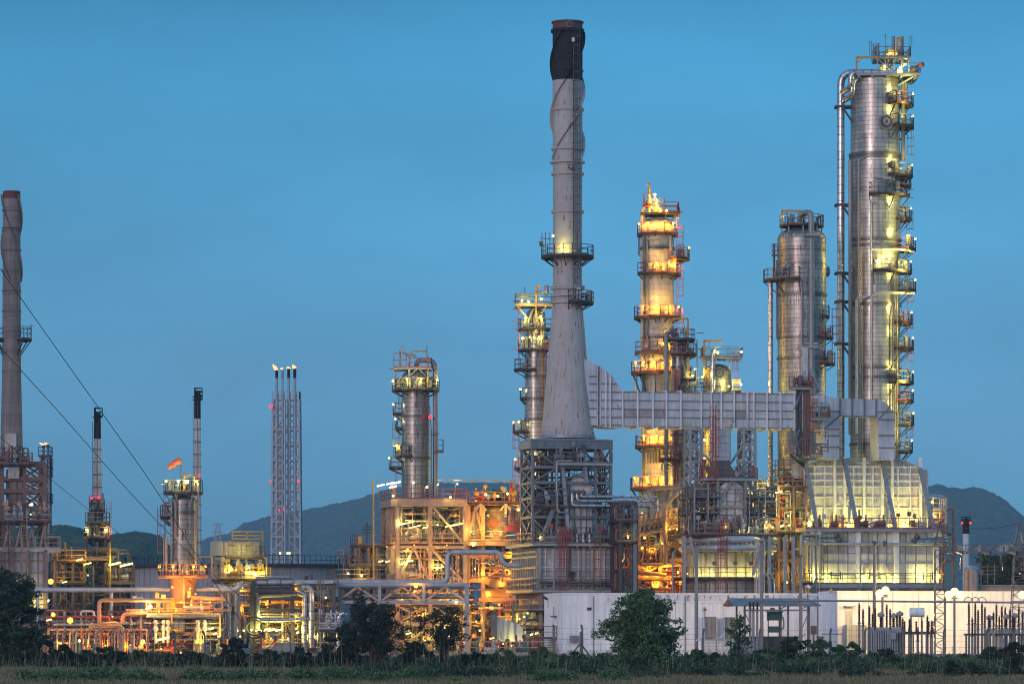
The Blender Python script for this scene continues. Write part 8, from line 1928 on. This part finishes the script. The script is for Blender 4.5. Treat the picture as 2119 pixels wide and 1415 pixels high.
for a, top, lab in ((1147,1292,'in front of the white building\'s left end'),(1205,1292,'in front of the white building, with two stays')): fpost(a,top,326,'weathered dark fence post '+lab,'wood',-.1)
mb = MB()
for s_ in (-1,1): mb.beam((X(1201,326),326,Z(1330,326)),(X(1201+s_*22,326),326.3,.1),.12)
mb.beam((X(1201,326),325.8,0),(X(1201,326),325.8,Z(1306,326)),.14); solo('fence_stay','grey stay struts propping the fence post before the white building','fence post',mb,M['wood'])
for a, lab in ((1455,'left end of the mesh fence panel'),(1512,'in the middle of the mesh fence panel'),(1572,'under the shed, right end of the mesh fence'),(1718,'right of the shed by the cabinet'),(1790,'left of the power transformer'),(1868,'in front of the conservator drum'),(1953,'in front of the slim lattice tower'),(2042,'between the two right insulator rows'),(2098,'near the splayed lattice tower')): fpost(a,1300,322,'grey concrete fence post '+lab,'wood',.05)
Yf = 322.0
mb = MB()
for k in range(64): xx = X(1455,Yf)+k*.075; mb.beam((xx,Yf,.2),(xx,Yf,Z(1322,Yf)),.022)
for k in range(12): mb.beam((X(1455,Yf),Yf,.3+k*.12),(X(1572,Yf),Yf,.3+k*.12),.02)
for k in range(5): mb.beam((X(1452+k*30,Yf),Yf,0),(X(1452+k*30,Yf),Yf,Z(1318,Yf)),.07)
solo('mesh_fence','fine grey mesh fence panel between posts below the open shed','fence',mb,M['steel'])
Yw = 324.0
t = thing('low_wall', 'low concrete kerb wall of the switchyard running to the right edge', 'wall', (X(1900,Yw),Yw,0)); mb = MB(); mb.box(X(1740,Yw),X(2140,Yw),Yw,Yw+.25,0,Z(1352,Yw)); part(t,'wall_body',mb,M['conc'])
mb = MB()
for k in range(5): q = 1300+k*11; mb.beam((X(1130,326),326,Z(q,326)),(X(1455,326),324,Z(q,326)),.02)
for k in range(4): q = 1303+k*12; mb.beam((X(1572,322),322,Z(q,322)),(X(2140,322),322,Z(q,322)),.02)
solo('fence_wires','strands of thin fence wire stretched before the white buildings','fence wire',mb,M['rail'])
mb = MB()
for k in range(4): q = 1308+k*12; mb.beam((X(100,344),344,Z(q,344)),(X(700,342),342,Z(q,342)),.02)
solo('fence_wires','strands of thin fence wire stretched before the orange-lit pump rows at the left','fence wire',mb,M['rail'])

# power lines from the upper left
G_PL = 'black power lines slanting down from the upper left'
for lab, pts, r in (('upper black power line slanting down from the left edge past the slim stacks',[(-60,470,240),(0,556,250),(150,768,275),(315,1000,300),(420,1170,318),(530,1330,335)],.028),
        ('middle black power line slanting down from the left edge across the short column',[(-60,650,240),(0,718,250),(120,850,275),(252,1000,300),(345,1100,318),(430,1180,335),(500,1235,350)],.026),
        ('lower thin power line slanting past the brown furnace and the far-left slim stack',[(-60,848,250),(0,905,260),(103,990,280),(181,1052,300),(223,1085,312),(309,1150,330),(400,1208,350)],.02)):
    mb = MB(); mb.tube([P(*p) for p in fillet([Vector(p) for p in pts], 60, 4)], r, 6, False); solo('power_line', lab, 'power line', mb, M['cable'], G_PL)
# ================================================================== vegetation
def leafmat(name, c, isl=.5):
    m = mat(name, c, .75, 0, .45, .9, island=isl)
    return m
M['leafd'] = leafmat('dark_green_leaves', (0.024,0.050,0.020)); M['leafm'] = leafmat('mid_green_leaves', (0.066,0.130,0.046)); M['leafk'] = leafmat('thorny_dark_leaves', (0.020,0.033,0.016)); M['leafy'] = leafmat('yellowish_dry_leaves', (0.10,0.10,0.035)); M['leafb'] = leafmat('dry_brush_twigs', (0.040,0.032,0.022))
def leaves(rs, cen, rad, n, size, flat=1.0, shell=.45):
    """n small leaf quads through ellipsoid clumps; cen (k,3), rad (k,3)"""
    k = len(cen); w = np.prod(rad, axis=1)**(2/3); idx = rs.choice(k, n, p=w/w.sum())
    d = rs.normal(size=(n,3)); d /= np.linalg.norm(d, axis=1)[:,None]
    rr = (shell + (1-shell)*rs.rand(n))**.8 * (0.85+.4*rs.rand(n))
    c = cen[idx] + d*rr[:,None]*rad[idx]
    # sub-clumping: pull towards twig ends
    a = rs.normal(size=(n,3)); a /= np.linalg.norm(a, axis=1)[:,None]
    b = np.cross(a, rs.normal(size=(n,3))); b /= np.linalg.norm(b, axis=1)[:,None]
    s = size*(.6+.8*rs.rand(n))[:,None]
    v = np.stack([c-a*s, c+b*s*.38, c+a*s, c-b*s*.38], 1).reshape(-1,3)
    v[:,2] = np.maximum(v[:,2], 0.01)
    f = np.arange(4*n).reshape(n,4)
    return v, f
def plant(name, label, cat, px, Y, h, w, seed, leaf='leafd', n=6000, size=.11, trunk=0.0, clumps=16, lop=0.0, group=None, shape='round', stems=1, dens=1.0):
    rs = np.random.RandomState(seed); rd = random.Random(seed)
    cx, cy = X(px,Y), Y; root = thing(name, label, cat, (cx,cy,0), 0, group)
    cen, rad = [], []
    for i in range(clumps):
        t = (i+.5)/clumps; zz = trunk + (h-trunk)*(t**.9)*.93
        if shape == 'round': prof = math.sin(math.pi*min(.97,max(.12,(zz-trunk*.6)/(h-trunk*.6))))**.6
        elif shape == 'cone': prof = (1.02-(zz/h))**.75
        elif shape == 'umbrella': prof = .55+.5*((zz-trunk)/(h-trunk)) if zz < h*.9 else .7
        else: prof = (1-(zz/h)**2.2)**.5
        a = i*2.4+rd.random(); r = w/2*prof*rd.uniform(.25,1.0)
        cr = min(w*.25, h*.22)*rd.uniform(.6,1.15)
        cen.append((cx+r*math.cos(a)+lop*t, cy+r*math.sin(a)*.9, min(zz, h-cr*.5))); rad.append((cr*1.15, cr*1.1, cr*rd.uniform(.55,.9)))
    cen.append((cx+lop, cy, h-.3*h*.15)); rad.append((w*.10,w*.10,h*.09))
    cen = np.array(cen); rad = np.array(rad)
    # each clump breaks into twig tufts
    cc, rr2 = [], []
    for c, r in zip(cen, rad):
        for j in range(9):
            d = rs.normal(size=3); d /= np.linalg.norm(d); q = c + d*r*(.4+.75*rs.rand()); q[2] = max(.15,q[2]); cc.append(q); rr2.append(r*(.22+.25*rs.rand()))
    cc, rr2 = np.array(cc), np.array(rr2)
    v, f = leaves(rs, cc, rr2, int(n*dens), size)
    v -= np.array([cx,cy,0])
    o = bpy.data.objects.new('crown' if cat == 'tree' else 'foliage', np_mesh('crown', v, f, [M[leaf]])); COL.objects.link(o); o.parent = root
    mb = MB(); tr = h*.022+.02
    for s_ in range(stems):
        ox = (rd.uniform(-.2,.2)*w if stems > 1 else 0)
        base = Vector((cx+ox*.3, cy+rd.uniform(-.1,.1), -.05)); top = Vector((cx+ox+lop*.7, cy, h*.72)); mid = base.lerp(top,.5)+Vector((rd.uniform(-.1,.1)*w*.5,0,0))
        mb.tube(fillet([base,mid,top], h*.3, 4), tr, 7, True, tr*.3)
        for j in range(len(cen)//stems):
            c = Vector(cen[(j*stems+s_) % len(cen)]); st = base.lerp(mid, rd.uniform(.4,1)) if rd.random() < .5 else mid.lerp(top, rd.uniform(0,.8))
            if c.z > st.z: mb.tube(fillet([st, st.lerp(c,.5)+Vector((0,0,-.06*h)), c], .3, 2), tr*.5, 5, False, tr*.14)
    for j in range(0, len(cc), 3):
        c = Vector(cc[j]); st = Vector(cen[j//9]); mb.tube([st, c], tr*.14, 4, False, tr*.05)
    part(root, 'trunk' if cat == 'tree' else 'stems', mb, M['bark'])
    return root
def hh(py, Y): return Z(py, Y)
plant('tree','dense dark green tree filling the lower left corner','tree',8,268,hh(1182,268),5.0,1,'leafd',22000,.11,.3,26,shape='dome')
plant('tree','smaller dark tree leaning right beside the one in the lower left corner','tree',66,262,hh(1300,262),2.6,2,'leafd',7000,.10,.2,14,shape='dome')
plant('tree','largest green leafy tree in the foreground, in front of the white building','tree',1330,222,hh(1222,222),5.2,3,'leafm',24000,.105,.35,34,shape='cone',lop=-.1)
plant('tree','dark multi-stemmed thorny tree left of centre, in front of the pipe bridge','tree',778,236,hh(1247,236),3.9,4,'leafk',10000,.085,.9,20,shape='umbrella',stems=4)
plant('tree','lower dark tree on the left side of the multi-stemmed thorny one','tree',716,240,hh(1292,240),2.6,14,'leafk',8500,.085,.3,14,shape='round',stems=3)
plant('tree','thin open-crowned tree with bare lower stems, right of the thorny thicket','tree',917,238,hh(1258,238),2.9,5,'leafk',3600,.085,1.5,16,shape='umbrella',stems=4,lop=.1)
plant('tree','sparse feathery young tree in front of the shed','tree',1530,235,hh(1272,235),1.7,6,'leafm',1500,.09,.5,14,shape='cone')
plant('tree','broad-crowned tree behind the low building at the right edge','tree',2095,385,hh(1150,385),7.0,7,'leafd',11000,.18,4.2,18,shape='umbrella')
plant('tree','small tree behind the low building, between the gantry insulators','tree',2060,392,hh(1152,392),3.6,8,'leafd',4500,.18,5.5,10,shape='umbrella')
G_B = 'bushes along the edge of the field'
bl = [(130,1335,60,'leafk','low dark bush right of the lower left trees'),(178,1346,60,'leafd','rounded bush below the far-left slim stack'),(226,1338,64,'leafd','dark bush below the orange pipe bends'),(282,1346,50,'leafy','yellowish bush under the fluorescent lamp'),(338,1352,46,'leafy','low dry bush below the short column'),(395,1348,60,'leafd','low green bush left of the round dark bush'),(488,1322,76,'leafk','round dark bush in front of the grouped pale posts'),(555,1346,60,'leafd','low bush below the stair'),(618,1340,70,'leafk','dark bush right of the concrete bund'),(670,1352,40,'leafd','small bush at the left foot of the thicket'),(860,1330,60,'leafk','dark bush in the gap between the two thorny trees'),(985,1350,70,'leafd','low green bush right of the open-crowned tree'),(1050,1346,80,'leafm','wide green bush below the row of silver hoods'),(1120,1340,70,'leafm','green bush below the left end of the white building'),(1190,1350,80,'leafd','dark bush left of the largest foreground tree'),(1248,1352,60,'leafm','light bush at the foot of the largest foreground tree'),(1440,1345,70,'leafm','green bush right of the largest foreground tree'),(1480,1352,60,'leafd','bush below the mesh fence'),(1590,1340,80,'leafm','green bush below the right part of the shed'),(1640,1318,76,'leafd','tall bush below the bent disconnector'),(1700,1325,86,'leafm','broad bush in front of the right-hand white building\'s door'),(1765,1330,70,'leafm','leafy bush left of the power transformer'),(1830,1345,70,'leafd','bush under the left floodlight'),(1895,1358,60,'leafm','small low bush in front of the transformer posts'),(1948,1368,50,'leafd','lowest bush beside the bare strip at the right'),(2052,1340,50,'leafd','young dark bush left of the right-edge bush'),(2100,1330,66,'leafk','tall dark bush at the right edge')]
for i, (a, top, w, lf, lab) in enumerate(bl):
    Yb = 236+ (i*7) % 14; H = hh(top,Yb); plant('bush', lab, 'bush', a, Yb, H, S(w,Yb)*1.25, 40+i, lf, 3600 if top > 1335 else 4800, .095, .05, 12, group=G_B, shape='dome', stems=3)
# undergrowth and weeds nobody could count
def scatter(name, label, xr, yr, n, hr, size, leaf, seed, clump=3.0, kind='stuff'):
    rs = np.random.RandomState(seed)
    k = max(1, n//160); cx_ = rs.uniform(xr[0],xr[1],k); cy_ = rs.uniform(yr[0],yr[1],k); ch = hr[0]+(hr[1]-hr[0])*rs.rand(k)**1.6
    cen = np.stack([cx_,cy_,ch*.45],1); rad = np.stack([ch*.9+.15,ch*.8+.1,ch*.6],1)
    v, f = leaves(rs, cen, rad, n, size, shell=.2)
    o = bpy.data.objects.new(name, np_mesh(name, v, f, [M[leaf]])); COL.objects.link(o); o['kind'] = kind; o['label'] = label; return o
scatter('undergrowth','low mass of dark brush along the far edge of the field', (-36,36),(238,300),60000,(.2,.8),.10,'leafd',91)
scatter('undergrowth','drier lighter brush mixed along the fence', (-44,44),(262,318),26000,(.2,.7),.10,'leafb',92)
scatter('undergrowth','fresh green brush below the white building', (1,30),(226,262),34000,(.2,.9),.10,'leafm',95)
scatter('undergrowth','dark brush in the foreground of the right half', (-10,27),(192,232),46000,(.15,.62),.085,'leafd',98)
def weeds(xr, n, seed, yr=(178,190)): scatter('weeds','loose green weeds at the bottom edge of the picture', xr, yr, n, (.12,.75), .085,'leafm',seed)
weeds((X(90,184),X(330,184)),8000,93); weeds((X(380,184),X(560,184)),5000,94); weeds((X(620,184),X(1010,184)),7000,96); weeds((X(1080,184),X(1300,184)),3000,97)
for i, (a, w_) in enumerate(((2010,40),(1968,20),(2096,40))): plant('bush', ('low spreading bush on the bare strip, lower right','tiny bush on the bare strip, left of the spreading one','low bush in the bottom right corner')[i], 'bush', a, 198+i*3, .75+.1*i, S(w_*1.6,198), 80+i, 'leafd', 1500, .08, .02, 8, shape='dome', stems=3)
rs = np.random.RandomState(5); n = 1500
sx_, sy_ = rs.uniform(-34,34,n), rs.uniform(196,262,n); sh = .5+1.1*rs.rand(n)**2.5*(.4+noise2(sx_/3+20,sy_/6,4)); ln_ = rs.normal(size=(n,2))*.18; wd = .012
v = np.empty((n,4,3)); v[:,0] = np.stack([sx_-wd,sy_,0*sx_],1); v[:,1] = np.stack([sx_+wd,sy_,0*sx_],1); v[:,2] = np.stack([sx_+ln_[:,0]+wd*.5,sy_+ln_[:,1],sh],1); v[:,3] = np.stack([sx_+ln_[:,0]-wd*.5,sy_+ln_[:,1],sh],1)
o = bpy.data.objects.new('dry_stalks', np_mesh('dry_stalks', v.reshape(-1,3), np.arange(4*n).reshape(n,4), [M['grass']])); COL.objects.link(o); o['kind'] = 'stuff'; o['label'] = 'thin dry stalks standing among the brush'
# grass blades on the field
rs = np.random.RandomState(77); n = 90000
gx_, gy_ = rs.uniform(-32,32,n), rs.uniform(150,246,n); hgt = .10+.20*rs.rand(n)*(0.4+noise2(gx_/4+50,gy_/5,9)); lean = rs.normal(size=(n,2))*.05; wd = .018
v = np.empty((n,3,3)); v[:,0] = np.stack([gx_-wd,gy_,np.zeros(n)+.02],1); v[:,1] = np.stack([gx_+wd,gy_,np.zeros(n)+.02],1); v[:,2] = np.stack([gx_+lean[:,0],gy_+lean[:,1],hgt],1)
o = bpy.data.objects.new('grass', np_mesh('grass', v.reshape(-1,3), np.arange(3*n).reshape(n,3), [M['grass']])); COL.objects.link(o); o['kind'] = 'stuff'; o['label'] = 'short pale dry grass of the field'
flush_stuff()
for o in COL.objects:
    if 'label' in o and not 4 <= len(o['label'].replace('-',' ').split()) <= 16: print('LONG', len(o['label'].split()), o['label'])
print('lights', NL, 'objects', len(COL.objects))
